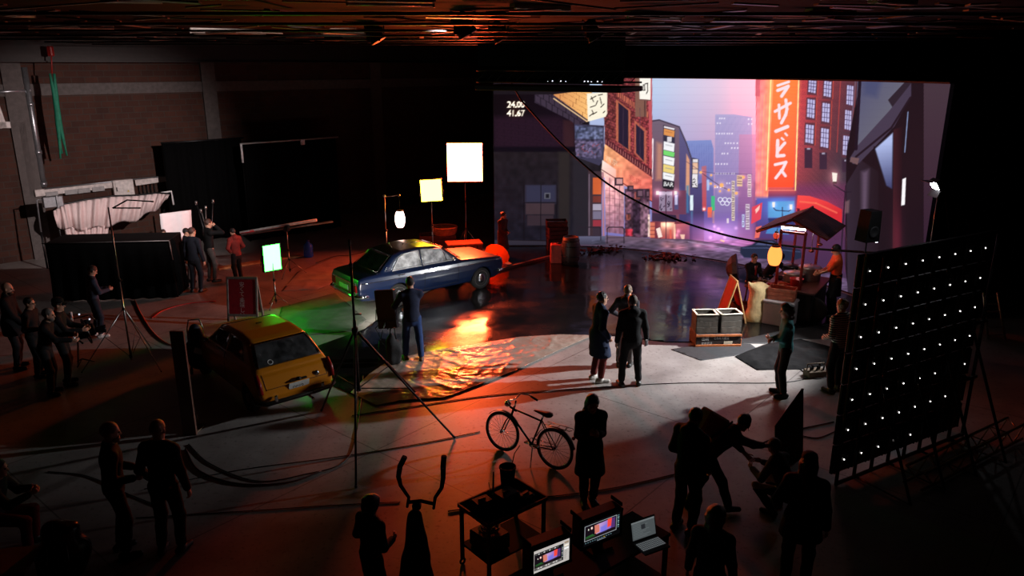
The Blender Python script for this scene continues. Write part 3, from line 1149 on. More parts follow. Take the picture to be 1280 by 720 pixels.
    for y in (238, 247, 256, 265, 274, 283):
        C.line([(757, y), (780, y + 3)], 0.7, (150, 96, 112), 0.8)
    C.noise([(756, 216), (780, 232), (780, 293), (757, 290)], 0.2, 3, 31)
    C.rect(781, 236, 812, 297, (84, 56, 74))
    for x0, y0, x1, y1, c in ((782, 240, 789, 266, (126, 84, 102)), (783, 268, 788, 275, (160, 84, 76)), (782, 286, 791, 295, (176, 50, 66)), (791, 250, 800, 292, (52, 36, 52)), (801, 252, 811, 294, (122, 88, 106)), (793, 240, 800, 249, (176, 90, 86)), (810, 268, 812.5, 296, (248, 214, 200))):
        C.rect(x0, y0, x1, y1, c, 1, 0.7)
    C.noise([(781, 236), (812, 236), (812, 297), (781, 297)], 0.5, 2.5, 33)
    for x0, y0, w, h in ((768, 222, 11, 10), (784, 232, 8, 7), (795, 237, 9, 10), (806, 238, 6, 9)):
        C.rect(x0, y0, x0 + w, y0 + h, (54, 38, 50))
        C.rect(x0 + 2.5, y0 + 1.5, x0 + w - 1, y0 + h - 2, (206, 150, 150) if x0 < 770 else (116, 84, 100))
    # lit white sign boards
    C.poly([(733.5, 117), (759, 115), (759, 142), (757, 146), (735, 152)], (255, 247, 224))
    for a, b in (((738, 124), (745, 120)), ((739, 121), (742, 127)), ((748, 119), (753, 118)), ((750, 122), (752, 130)), ((738, 134), (744, 132)), ((740, 138), (742, 142)), ((747, 126), (745, 131)), ((751, 134), (755, 130)), ((741, 143), (746, 140)), ((737, 145), (741, 142)), ((754, 141), (756, 139))):
        C.line([a, b], 1.1, (52, 40, 34))
    C.poly([(799.5, 97), (813.5, 97), (813, 125), (799.5, 124)], (255, 250, 240))
    C.line([(799.5, 124.5), (813, 125.5)], 1.5, (120, 84, 80))
    C.line([(804, 106), (803.5, 113), (806, 113), (805.5, 106)], 1.1, (40, 34, 34))
    C.line([(806, 105), (809.5, 104), (809.5, 114), (808, 117)], 1.1, (40, 34, 34))
    # pavement, rails and wet road
    C.lerp([(720, 296), (860, 299), (1000, 318), (1110, 345), (1150, 400), (600, 400), (600, 310), (720, 305)], (760, 300), (1040, 330), (84, 66, 86), (96, 78, 108))
    C.lerp([(720, 295), (757, 295), (757, 306), (720, 306)], (720, 296), (720, 306), (96, 96, 122), (66, 62, 80))
    C.lerp([(757, 294), (860, 301), (862, 310), (757, 309)], (757, 296), (757, 310), (112, 90, 108), (76, 64, 84))
    for x0, y0, x1, y1 in ((721, 284, 751, 300), (759, 284, 780, 304)):
        C.line([(x0, y1), (x0, y0 + 2), (x0 + 2, y0), (x1 - 2, y0), (x1, y0 + 2), (x1, y1)], 1.2, (42, 34, 44))
        C.line([(x0, (y0 + y1) / 2 + 3), (x1, (y0 + y1) / 2 + 3)], 0.7, (52, 42, 54))
    for x, y, q, c, a in ((834, 306, 8, (110, 60, 54), 0.9), (850, 309, 9, (130, 64, 66), 0.7), (872, 305, 6, (110, 70, 80), 0.8), (888, 308, 12, (110, 60, 90), 0.8), (905, 312, 12, (100, 70, 110), 0.6), (940, 320, 16, (60, 40, 90), 0.5), (868, 318, 12, (50, 34, 50), 0.7)):
        C.glow(x, y, q, c, a, 4.5)
    C.noise([(740, 300), (1060, 300), (1060, 400), (740, 400)], 0.3, 1.6, 41, 4)
    C.line([(860, 302), (900, 309), (960, 322)], 0.8, (196, 176, 210), 0.7)

    # right: tall house with the red sign
    body = [(945, 85), (1078, 85), (1074, 190), (1064, 350), (990, 330), (945, 305)]
    C.lerp(body, (985, 180), (1056, 205), (176, 62, 66), (62, 54, 68))
    C.lerp([(945, 230), (1066, 230), (1064, 350), (945, 310)], (990, 236), (1000, 330), (112, 54, 92), (72, 44, 80), 0.9, 6)
    C.bricks([(998, 90), (1070, 90), (1060, 300), (992, 300)], 3.0, 1.9, (60, 30, 48), 0.28, 0.05, 0.5)
    C.lerp([(946, 100), (967, 100), (960, 250), (944, 250)], (946, 150), (967, 150), (240, 132, 140), (255, 140, 100))
    for x, a in ((950, 0.5), (954, 0.8), (958, 0.5), (962, 0.9)):
        C.line([(x + 1.5, 118), (x - 3, 248)], 1.0, (255, 176, 110), a * 0.7)
    C.noise([(946, 100), (967, 100), (960, 250), (944, 250)], 0.13, 5, 44)
    C.poly([(944.5, 100), (950, 100), (950, 121), (944, 120)], (196, 88, 104), 0.8)
    C.lerp([(960, 85), (1000, 85), (993, 240), (957, 240)], (968, 100), (992, 235), (255, 176, 96), (250, 96, 70), 0.6, 4)
    C.lerp([(967.5, 85), (997.5, 85), (992, 234), (960, 234)], (972, 100), (984, 234), (255, 128, 56), (255, 74, 40))
    for y in np.arange(101, 234, 2.1):
        C.line([(968 - (y - 100) * 0.052, y), (997 - (y - 100) * 0.037, y + 0.5)], 0.45, (210, 60, 30), 0.3)
    for a, b in (((963.8, 95), (958, 238)), ((998.6, 95), (994.2, 238))):
        C.line([a, b], 1.4, (255, 236, 150))
    C.line([(958, 238), (994, 238)], 1.0, (255, 150, 120), 0.7)
    zt = Q(930, 95, 6.545)
    zs = Q(930, 200, 5.14)
    W = (255, 228, 236)
    C.glow(975, 160, 40, (60, 22, 26), 1, 90)
    for L, w in ((zt([(276, 78), (366, 48)]), 3.2), (zt([(276, 118), (362, 84), (345, 110), (308, 165)]), 4.0), (zt([(254, 290), (380, 222)]), 3.6), (zt([(286, 236), (290, 345)]), 3.4), (zt([(342, 195), (352, 270), (340, 320), (306, 384)]), 3.8),
                 (zt([(262, 452), (356, 414)]), 4.4), (zt([(276, 528), (272, 655), (326, 650)]), 4.2), (zt([(334, 548), (280, 610)]), 3.8), (zt([(308, 508), (324, 522)]), 2.6), (zt([(338, 470), (352, 486)]), 2.6),
                 (zs([(200, 30), (270, 14), (248, 60), (204, 116)]), 3.6), (zs([(240, 66), (266, 102)]), 3.6)):
        C.line(L, w, W)
    zw = Q(990, 95, 6.0)
    for x0, y0, x1, y1 in ((122, 30, 176, 130), (237, 36, 290, 160), (408, 68, 455, 222), (112, 172, 166, 318), (224, 200, 278, 350), (394, 254, 440, 408), (100, 362, 158, 508), (214, 390, 270, 540), (380, 446, 430, 600)):
        (a, b), (c, d) = zw([(x0, y0), (x1, y1)])
        sk = 1.0
        C.poly([(a - 1.6 + sk, b - 2), (c + 1.8 + sk, b - 1.6), (c + 1.8, d + 2.5), (a - 1.6, d + 1.5)], (92, 52, 66), 0.9)
        C.line([(c + 2.4 + sk, b - 2), (c + 2.4, d + 2)], 0.9, (226, 84, 66), 0.8 if x0 < 300 else 0.4)
        C.poly([(a + sk, b), (c + sk, b + 1.5), (c, d), (a, d - 2)], (196, 192, 236))
        for f in (0.33, 0.66):
            x = a + (c - a) * f
            C.line([(x + sk, b), (x, d)], 0.7, (64, 50, 84))
        for f in (0.25, 0.5, 0.75):
            y = b + (d - b) * f
            C.line([(a, y - 0.8), (c + 1, y + 0.6)], 0.7, (64, 50, 84))
    for x0, y0, x1, y1 in ((94, 540, 152, 690), (206, 575, 262, 700), (376, 628, 420, 720)):
        (a, b), (c, d) = zw([(x0, y0), (x1, y1)])
        C.rect(a, b, c, d, (54, 38, 58), 0.9)
        C.rect(a + 3, b, c - 2.5, b + 2.0, (196, 196, 220), 0.8)
    C.line([(1051, 95), (1046, 190)], 1.0, (216, 76, 70), 0.7)
    C.line([(1070, 95), (1062, 180)], 1.2, (110, 104, 130), 0.7)
    # shop under it: blue light and red awning
    C.lerp([(945, 247), (994, 246), (994, 302), (945, 298)], (970, 248), (970, 300), (92, 98, 188), (80, 56, 112), 1, 2)
    C.glow(974, 262, 14, (10, 80, 100), 0.9, 12)
    C.poly([(960, 252), (993, 251), (993, 272), (960, 272)], (96, 176, 226), 0.75, 1)
    C.poly([(960, 285), (990, 284), (986, 293), (957, 292)], (74, 150, 216), 0.8)
    C.poly([(960, 273), (993, 272), (993, 284), (962, 284)], (44, 52, 104), 0.9)
    C.poly([(940, 259), (953, 253), (951, 274), (939, 280)], (230, 72, 92))
    C.poly([(944, 262), (950, 256), (949, 262), (945, 267)], (255, 206, 196))
    C.poly([(945, 284), (952, 282), (949, 297), (943, 298)], (240, 110, 100))
    aw = [(997, 244), (1012, 245), (1034, 252), (1053, 262), (1052, 286), (1034, 276), (1014, 268), (995, 264)]
    C.glow(1024, 258, 26, (90, 10, 14), 0.8, 12)
    C.lerp(aw, (1010, 244), (1018, 274), (255, 78, 76), (214, 44, 54))
    for x, y in ((998, 263), (1005, 265), (1012, 268), (1019, 270), (1027, 274), (1035, 277), (1043, 281)):
        C.poly([(x - 2, y - 3), (x + 2, y - 2), (x + 1.5, y + 2.5), (x - 1.5, y + 2)], (96, 26, 50))
    C.line([(1000, 252), (1020, 254), (1046, 266)], 2.2, (255, 120, 90), 0.7)
    # street lamps of the picture
    C.line([(978, 259), (978, 318)], 1.0, (46, 36, 66))
    C.line([(967, 260), (970, 263), (978, 263.5), (986, 264), (989, 262)], 1.0, (46, 36, 66))
    for x, y in ((967, 256), (988.7, 259)):
        C.glow(x, y, 4, (90, 60, 80), 0.7)
        C.poly([(x - 1.8, y - 3.4), (x + 1.8, y - 3.4), (x + 1.4, y + 3), (x - 1.4, y + 3)], (255, 246, 240))
    # parked car in the picture
    C.poly([(926, 309), (940, 306), (948, 300), (967, 300), (978, 307.5), (1000, 312), (1004, 322), (990, 326), (930, 322), (925, 316)], (34, 42, 66), 1, 0.8)
    C.poly([(944, 306), (950, 301.8), (965, 301.8), (973, 307.5)], (84, 90, 130), 0.9)
    C.line([(958, 301.5), (958, 307)], 0.8, (34, 42, 66))
    C.line([(928, 310), (958, 310), (1000, 315)], 0.7, (96, 106, 150), 0.8)
    # far right: overhang, awning beam, column, lit opening
    C.poly([(1058, 190), (1078, 85), (1155, 85), (1155, 410), (1066, 410), (1056, 330)], (22, 18, 27))
    C.lerp([(1058, 230), (1076, 200), (1098, 215), (1098, 410), (1060, 410)], (1060, 240), (1098, 240), (46, 38, 52), (28, 23, 32))
    C.poly([(1077, 215), (1086, 212), (1084, 262), (1077, 265)], (112, 92, 116), 0.75, 3)
    C.lerp([(1072, 85), (1144, 85), (1130, 112), (1114, 140), (1070, 188)], (1074, 110), (1120, 140), (84, 86, 116), (104, 104, 118))
    C.poly([(1080, 100), (1102, 100), (1096, 122), (1080, 118)], (64, 72, 110), 0.7, 4)
    C.poly([(1110, 125), (1138, 95), (1140, 103), (1118, 138)], (40, 34, 46))
    C.poly([(1062, 198), (1072, 182), (1112, 138), (1139, 104), (1139, 120), (1118, 158), (1074, 204), (1066, 205)], (66, 58, 78))
    C.line([(1070, 196), (1114, 160), (1138, 122)], 2.6, (28, 22, 34))
    C.poly([(1064, 196), (1074, 198), (1072, 206), (1062, 202)], (112, 84, 88))
    C.lerp([(1094, 186), (1116, 166), (1115, 236), (1108, 232)], (1100, 180), (1112, 235), (176, 190, 236), (60, 66, 108), 1, 1)
    C.line([(1093, 184), (1092, 205)], 2, (20, 16, 26))
    C.lerp([(1117, 162), (1128, 158), (1126, 410), (1115, 410)], (1116, 200), (1127, 200), (58, 28, 36), (30, 18, 27))
    C.glow(1122, 300, 7, (50, 10, 18), 0.8, 40)
    C.line([(1135, 140), (1131, 190)], 1.3, (140, 160, 205), 0.9)
    C.line([(1075, 98), (1070, 186)], 4.0, (24, 20, 34))
    C.poly([(1128, 224), (1132.5, 222), (1131, 256), (1126.5, 257)], (255, 250, 255))
    C.line([(1052, 262), (1058, 300), (1056, 340)], 1.0, (120, 60, 80), 0.4)
    C.poly([(1056, 252), (1062, 250), (1061, 266), (1056, 267)], (150, 110, 116), 0.6, 1.2)
    C.line([(1056.5, 240), (1050, 336)], 1.5, (34, 26, 42))
    C.line([(1050.5, 330), (1049, 348)], 4, (34, 26, 42))
    C.line([(1042, 231), (1047, 234), (1056, 240), (1064, 240)], 1.3, (34, 26, 42))
    C.line([(1056, 240), (1057, 232)], 1.0, (34, 26, 42))
    C.glow(1043, 221, 8, (120, 70, 64), 0.8, 10)
    C.poly([(1040, 215.5), (1046.6, 216.5), (1045.6, 228), (1041, 227.5)], (255, 244, 232))
    C.rect(1041, 227, 1046, 229.5, (90, 60, 64))
    # frame-rate read-out of the screen
    for body, y in (('24.00', 134.2), ('41.67', 145.0)):
        C.glow(644, y - 3.5, 9, (44, 22, 6), 0.8, 5)
        C.text(body, 634, y, 10.6, (330, 318, 290), sx=0.93, bold=0.45)
    # faint pixel seams of the screen cabinets
    for y in np.arange(100, 330, 9.2):
        C.rect(600, y, 1155, y + 0.5, (30, 20, 40), 0.05)
    return C


PIC = street_picture()
# plan of the curved screen, metres
CTRL = [(-0.62, 26.35), (1.8, 26.35), (4.0, 25.9), (6.0, 24.85), (7.7, 23.4), (8.95, 21.7), (9.7, 20.0), (10.2, 18.3)]


def spline(P, n):
    P = [np.array(p, float) for p in P]
    P = [2 * P[0] - P[1]] + P + [2 * P[-1] - P[-2]]
    out = []
    for i in range(1, len(P) - 2):
        for k in range(n):
            t = k / n
            a, b, c, d = P[i - 1:i + 3]
            out.append(0.5 * (2 * b + (c - a) * t + (2 * a - 5 * b + 4 * c - d) * t * t + (3 * b - a - 3 * c + d) * t ** 3))
    out.append(P[-2])
    return np.array(out)


PLAN = spline(CTRL, 90)
WZ0, WZ1, NV = 0.03, 5.76, 300
nu = len(PLAN)
zz = np.linspace(WZ0, WZ1, NV)
WV = np.zeros((NV, nu, 3))
WV[:, :, 0], WV[:, :, 1], WV[:, :, 2] = PLAN[None, :, 0], PLAN[None, :, 1], zz[:, None]
dd = WV[..., 1] * CP + (CAM_H - WV[..., 2]) * SP
uu = WV[..., 1] * SP + (WV[..., 2] - CAM_H) * CP
col = np.clip(PIC.sample(640 + FPX * WV[..., 0] / dd, 360 - FPX * uu / dd), 0, 340) / 255.0
col = np.where(col <= 0.04045, col / 12.92, ((col + 0.055) / 1.055) ** 2.4)


def screen_mesh(name, V, colr, parent, strength):
    """a screen: every vertex shows its own pixel"""
    nv, nu = V.shape[:2]
    i = np.arange(nv * nu).reshape(nv, nu)
    F = np.stack([i[:-1, :-1], i[:-1, 1:], i[1:, 1:], i[1:, :-1]], -1).reshape(-1, 4)
    m = MATS.get('screen_pixels_%g' % strength)
    if m is None:
        m = bpy.data.materials.new('screen_pixels')
        MATS['screen_pixels_%g' % strength] = m
        m.use_nodes = True
        b = m.node_tree.nodes['Principled BSDF']
        at = m.node_tree.nodes.new('ShaderNodeAttribute')
        at.attribute_name = 'pixel'
        m.node_tree.links.new(at.outputs['Color'], b.inputs['Emission Color'])
        b.inputs['Base Color'].default_value = (0.012, 0.012, 0.014, 1)
        b.inputs['Roughness'].default_value = 0.6
        b.inputs['Specular IOR Level'].default_value = 0.08
        b.inputs['Emission Strength'].default_value = strength
    o = mesh_np(name, V.reshape(-1, 3), F, m, parent)
    a = o.data.attributes.new('pixel', 'FLOAT_COLOR', 'POINT')
    c4 = np.ones((nv * nu, 4), dtype=np.float32)
    c4[:, :3] = colr.reshape(-1, 3)
    a.data.foreach_set('color', c4.ravel())
    return o


wall = thing('led_wall', (0, 0, 0), 0, 'huge curved LED video wall showing a neon Japanese street at dusk', 'video wall')
screen_mesh('screen', WV, col, wall, 1.0)
# cabinets behind the screen face, upright ribs and top rail
mcab = mat('cabinet_black', (14, 14, 16), 0.6)
tan = np.gradient(PLAN, axis=0)
tan /= np.linalg.norm(tan, axis=1)[:, None]
nor = np.stack([-tan[:, 1], tan[:, 0]], 1)          # away from the stage
if nor[100] @ np.array((0, 1)) < 0:
    nor = -nor
b = MB()
for o_, z0, z1 in ((0.0, 0.0, 0.028), (0.0, 5.762, 5.80)):
    for i in range(0, nu - 10, 10):
        p, q = PLAN[i], PLAN[i + 10]
        a_, c_ = nor[i], nor[i + 10]
        vs = [(*(p + a_ * k), z) for z in (z0, z1) for k in (-0.02, 0.14)] + [(*(q + c_ * k), z) for z in (z0, z1) for k in (-0.02, 0.14)]
        b.add(vs, [(0, 1, 3, 2), (4, 6, 7, 5), (0, 4, 5, 1), (2, 3, 7, 6), (0, 2, 6, 4), (1, 5, 7, 3)])
b.build('edge_rail', mcab, wall)
b = MB()
b.sheet(lambda u, v: (*(PLAN[int(u * (nu - 1))] + nor[int(u * (nu - 1))] * 0.12), 0.02 + 5.75 * v), 60, 2)
b.build('cabinet_back', mcab, wall)
b = MB()
for i in range(0, nu, 35):
    p = PLAN[i] + nor[i] * 0.22
    b.box((p[0], p[1], 2.9), (0.08, 0.08, 5.8))
    q = PLAN[i] + nor[i] * 1.4
    b.cyl((q[0], q[1], 0.04), (p[0], p[1], 3.6), 0.04, n=6)
b.build('support_frame', mat('black_steel', (20, 20, 22), 0.5, 0.6), wall)
# ------------------------------------------------------------------ the hall
def node_mat(name):
    m = bpy.data.materials.new(name)
    m.use_nodes = True
    nt = m.node_tree
    return m, nt, nt.nodes['Principled BSDF'], (lambda t, **k: new_node(nt, t, **k))


def new_node(nt, t, **k):
    n = nt.nodes.new('ShaderNode' + t)
    for a, v in k.items():
        if a.startswith('i_'):
            n.inputs[a[2:].replace('_', ' ')].default_value = v
        else:
            setattr(n, a, v)
    return n


def concrete():
    m, nt, b, N = node_mat('stage_concrete')
    L = nt.links.new
    tc = N('TexCoord')
    mp = N('Mapping')
    mp.inputs['Rotation'].default_value = (0, 0, math.radians(40))
    mp.inputs['Location'].default_value = (0.7, 1.1, 0)
    L(tc.outputs['Object'], mp.inputs['Vector'])
    br = N('TexBrick', offset=0.0)
    br.inputs['Scale'].default_value = 1
    br.inputs['Brick Width'].default_value = 4.2
    br.inputs['Row Height'].default_value = 4.2
    br.inputs['Mortar Size'].default_value = 0.012
    br.inputs['Mortar Smooth'].default_value = 0.3
    br.inputs['Color1'].default_value = lin((160, 153, 149))
    br.inputs['Color2'].default_value = lin((153, 147, 144))
    br.inputs['Mortar'].default_value = lin((92, 86, 84))
    L(mp.outputs[0], br.inputs['Vector'])
    n1 = N('TexNoise')
    n1.inputs['Scale'].default_value = 0.9
    n1.inputs['Detail'].default_value = 8
    n1.inputs['Roughness'].default_value = 0.65
    L(tc.outputs['Object'], n1.inputs['Vector'])
    r1 = N('ValToRGB')
    r1.color_ramp.elements[0].position, r1.color_ramp.elements[0].color = 0.3, (0.55, 0.53, 0.52, 1)
    r1.color_ramp.elements[1].position, r1.color_ramp.elements[1].color = 0.62, (1, 1, 1, 1)
    L(n1.outputs['Fac'], r1.inputs[0])
    mx = N('Mix', data_type='RGBA', blend_type='MULTIPLY')
    mx.inputs['Factor'].default_value = 1
    L(br.outputs['Color'], mx.inputs['A'])
    L(r1.outputs['Color'], mx.inputs['B'])
    n2 = N('TexNoise')
    n2.inputs['Scale'].default_value = 14
    n2.inputs['Detail'].default_value = 6
    L(tc.outputs['Object'], n2.inputs['Vector'])
    r2 = N('ValToRGB')
    r2.color_ramp.elements[0].position, r2.color_ramp.elements[0].color = 0.30, (0.35, 0.33, 0.32, 1)
    r2.color_ramp.elements[1].position, r2.color_ramp.elements[1].color = 0.42, (1, 1, 1, 1)
    L(n2.outputs['Fac'], r2.inputs[0])
    m2 = N('Mix', data_type='RGBA', blend_type='MULTIPLY')
    m2.inputs['Factor'].default_value = 0.7
    L(mx.outputs['Result'], m2.inputs['A'])
    L(r2.outputs['Color'], m2.inputs['B'])
    L(m2.outputs['Result'], b.inputs['Base Color'])
    mr = N('MapRange')
    mr.inputs['To Min'].default_value, mr.inputs['To Max'].default_value = 0.34, 0.52
    L(n1.outputs['Fac'], mr.inputs['Value'])
    L(mr.outputs[0], b.inputs['Roughness'])
    b.inputs['Specular IOR Level'].default_value = 0.8
    bp = N('Bump')
    bp.inputs['Strength'].default_value = 0.12
    bp.inputs['Distance'].default_value = 0.01
    L(n2.outputs['Fac'], bp.inputs['Height'])
    L(bp.outputs['Normal'], b.inputs['Normal'])
    return m


def brick_wall():
    m, nt, b, N = node_mat('hall_brick')
    L = nt.links.new
    tc = N('TexCoord')
    sp = N('SeparateXYZ')
    L(tc.outputs['Object'], sp.inputs[0])
    cb = N('CombineXYZ')
    L(sp.outputs['X'], cb.inputs['X'])
    L(sp.outputs['Z'], cb.inputs['Y'])
    br = N('TexBrick')
    br.inputs['Scale'].default_value = 1
    br.inputs['Brick Width'].default_value = 0.40
    br.inputs['Row Height'].default_value = 0.20
    br.inputs['Mortar Size'].default_value = 0.014
    br.inputs['Color1'].default_value = lin((80, 43, 30))
    br.inputs['Color2'].default_value = lin((62, 33, 24))
    br.inputs['Mortar'].default_value = lin((70, 56, 49))
    br.inputs['Bias'].default_value = -0.2
    L(cb.outputs[0], br.inputs['Vector'])
    nz = N('TexNoise')
    nz.inputs['Scale'].default_value = 2.5
    nz.inputs['Detail'].default_value = 6
    L(tc.outputs['Object'], nz.inputs['Vector'])
    mx = N('Mix', data_type='RGBA', blend_type='MULTIPLY')
    mx.inputs['Factor'].default_value = 0.55
    L(br.outputs['Color'], mx.inputs['A'])
    L(nz.outputs['Fac'], mx.inputs['B'])
    L(mx.outputs['Result'], b.inputs['Base Color'])
    b.inputs['Roughness'].default_value = 0.9
    bp = N('Bump')
    bp.inputs['Strength'].default_value = 0.5
    bp.inputs['Distance'].default_value = 0.02
    bp.invert = True
    L(br.outputs['Fac'], bp.inputs['Height'])
    L(bp.outputs['Normal'], b.inputs['Normal'])
    return m


CEIL = 7.05
fl = MB().box((0, 18, -0.1), (64, 48, 0.2)).build('floor', concrete())
struct(fl)
A0 = Vector((-15.6, 24.7, 0))
WD = Vector((3.9, 3.6, 0)).normalized()      # along the brick wall, away from the camera
WN = Vector((WD.y, -WD.x, 0))                # into the hall
ANG = math.atan2(WD.y, WD.x)


def Wl(s, n, z):
    """point s metres along the brick wall from A0, n metres into the hall"""
    return A0 + WD * s + WN * n + Vector((0, 0, z))


wl = MB().box((0, 0.15, CEIL / 2), (34, 0.3, CEIL)).build('wall_left', brick_wall())
wl.location = Wl(5, 0, 0)
wl.rotation_euler = (0, 0, ANG)
struct(wl)
blk = mat('black_paint', (15, 14, 15), 0.9, spec=0.2)
wb = MB().box((0, 0.15, CEIL / 2), (30, 0.3, CEIL)).build('wall_back', blk)
wb.location = (10.2, 29.4, 0)
wb.rotation_euler = (0, 0, -math.radians(46.8))
struct(wb)
ce = MB().box((0, 18, CEIL + 0.1), (64, 48, 0.2)).build('ceiling', mat('ceiling_black', (11, 9, 9), 0.9, spec=0.1))
struct(ce)
conc = mat('pillar_concrete', (88, 80, 78), 0.85, bump=0.2)
# concrete frame of the brick wall
t = MB().box((0, 0, 0), (34, 0.06, 0.36)).build('trim_1', conc)
t.location = Wl(5, 0.03, 5.42)
t.rotation_euler = (0, 0, ANG)
struct(t)
for i, (px, w) in enumerate(((24, 0.55), (264, 0.50), (470, 0.5))):
    # where the sight line of the column meets the wall
    dr = (px - 640) / FPX
    s = 0.0
    for _ in range(40):
        q = Wl(s, 0, 4.5)
        s += (px - project(q)[0]) * 0.015
    c = MB().box((0, 0, CEIL / 2), (w, 0.10, CEIL)).build('trim_%d' % (i + 2), conc)
    c.location = Wl(s, 0.05, 0)
    c.rotation_euler = (0, 0, ANG)
    struct(c)
# dark steel beam under the ceiling, parallel to the brick wall
bm_ = MB()
bm_.box((0, 0, 0.34), (34, 0.30, 0.03)).box((0, 0, 0), (34, 0.04, 0.68)).box((0, 0, -0.34), (34, 0.30, 0.03))
t = bm_.build('trim_5', mat('beam_steel', (40, 30, 28), 0.6, 0.3))
t.location = Wl(5, 0.9, 6.62)
t.rotation_euler = (0, 0, ANG)
struct(t)


def on_wall(px, py, n=0.05):
    """point of the plane n metres in front of the brick wall shown at (px, py)"""
    x, y = (px - 640) / FPX, (360 - py) / FPX
    d = Vector((x, CP + y * SP, -SP + y * CP))
    o = Vector((0, 0, CAM_H))
    p = A0 + WN * n
    t = (p - o).dot(WN) / d.dot(WN)
    return o + d * t


# pipes, ducts and boxes on the brick wall
zinc = mat('zinc', (168, 168, 172), 0.35, 0.8)
duct = mat('duct_white', (206, 194, 190), 0.5)
p = MB().tube([on_wall(30, 84), on_wall(55, 234)], 0.09, 12)
for f in (0.3, 0.7, 0.97):
    a, b_ = on_wall(30, 84), on_wall(55, 234)
    q = a + (b_ - a) * f
    p.cyl(q - Vector((0, 0, 0.06)), q + Vector((0, 0, 0.06)), 0.115)
tag(p.build('drain_pipe', zinc), 'vertical grey metal pipe on the brick wall beside the window', 'pipe')
p = MB().tube([on_wall(-20, 116), on_wall(37, 113)], 0.06, 10)
p.cyl(on_wall(36, 113), on_wall(38, 113), 0.09)
tag(p.build('conduit', zinc), 'thin horizontal conduit meeting the vertical grey pipe near the ceiling', 'pipe')


def wall_bar(mb, a, b, h, dpt=0.10):
    """square duct between two wall points"""
    d = b - a
    ez = WN
    ex = d.normalized()
    ey = ez.cross(ex).normalized()
    M = Matrix((ex, ez, ey)).transposed()
    mb.box((a + b) / 2, (d.length + h, dpt, h), M.to_4x4(), 0.01)
    return mb


p = MB()
pts = [on_wall(-6, 130), on_wall(3, 156), on_wall(27, 156), on_wall(41, 240)]
for a, b_ in zip(pts[:-1], pts[1:]):
    wall_bar(p, a, b_, 0.20)
tag(p.build('cable_duct', duct), 'pale stepped cable duct zigzagging down the brick wall', 'duct')
tr = thing('cable_trunking', on_wall(140, 230), 0, 'long white cable trunking under the vertical grey pipe on the brick wall', 'cable trunking')
p = MB()
wall_bar(p, on_wall(48, 241, 0.12), on_wall(135, 231, 0.12), 0.22, 0.16)
wall_bar(p, on_wall(172, 228, 0.12), on_wall(220, 221, 0.12), 0.20, 0.16)
o = p.build('trunking', duct, tr, M=Matrix.Translation(-tr.location))
p = MB().tube([on_wall(56, 236, 0.25), on_wall(215, 219, 0.25)], 0.025, 8)
p.build('conduit_tube', zinc, tr, M=Matrix.Translation(-tr.location))
p = MB()
for px in (60, 84, 100, 118):
    wall_bar(p, on_wall(px, 243 - (px - 60) * 0.11, 0.16), on_wall(px + 9, 242 - (px - 60) * 0.11, 0.16), 0.16, 0.12)
p.build('junction_box', mat('box_grey', (150, 146, 146), 0.5), tr, M=Matrix.Translation(-tr.location))
q = on_wall(154, 236, 0.18)
eb = thing('electrical_cabinet', q, ANG, 'pale grey electrical cabinet with small warning sticker on the brick wall', 'electrical cabinet')
MB().box((0, 0, 0), (0.66, 0.22, 0.64), bev=0.015).build('cabinet_body', duct, eb)
MB().box((0.02, -0.12, 0), (0.56, 0.02, 0.56), bev=0.008).build('cabinet_door', mat('cab_door', (214, 204, 200), 0.45), eb)
MB().box((-0.24, -0.135, 0.02), (0.03, 0.03, 0.14), bev=0.006).build('handle', mat('handle_dark', (40, 40, 42), 0.4), eb)
MB().add([(0.08, -0.132, -0.10), (0.16, -0.132, -0.10), (0.12, -0.132, -0.03)], [(0, 1, 2)]).build('warning_sticker', mat('sticker_yellow', (210, 180, 60), 0.5), eb)
g = thing('wall_grating', on_wall(184, 238, 0.1), ANG, 'small dark barred grating on the brick wall right of the pale electrical cabinet', 'grating')
p = MB()
for i in range(5):
    p.cyl((-0.26 + i * 0.13, 0, -0.30), (-0.26 + i * 0.13, 0, 0.26), 0.018, n=6)
p.box((0, 0, 0.28), (0.64, 0.04, 0.04)).box((0, 0, -0.30), (0.64, 0.04, 0.04))
p.build('bars', mat('grate_black', (24, 22, 22), 0.5, 0.5), g)
q0, q1 = on_wall(64, 90, 1.4), on_wall(80, 199, 1.4)
q0.z = CEIL - 0.02
st = thing('hanging_strap', (q0.x, q0.y, CEIL), 0, 'long green strap hanging from a red hook under the ceiling', 'strap')
p = MB()
for i, (dx, L) in enumerate(((-0.05, 1.0), (0.0, 0.94), (0.05, 0.97))):
    a, b_ = on_wall(65, 92, 1.4), on_wall(80, 198, 1.4)
    pts = [a + (b_ - a) * f * L + WD * (dx * 1.2 + 0.05 * math.sin(f * 4 + i * 1.5)) for f in np.linspace(0, 1, 12)]
    p.tube(pts, [0.03 + 0.05 * math.sin(PI * min(1, k / 11 * 1.1)) for k in range(12)], 6)
p.build('strap_webbing', mat('strap_green', (16, 110, 84), 0.7, bump=0.3), st, M=Matrix.Translation(-st.location))
p = MB().cyl(on_wall(64, 68, 1.4), on_wall(65, 92, 1.4), 0.02).box(on_wall(63, 64, 1.4), (0.16, 0.16, 0.3), bev=0.03)
p.build('hook', mat('hook_red', (150, 30, 26), 0.5), st, M=Matrix.Translation(-st.location))

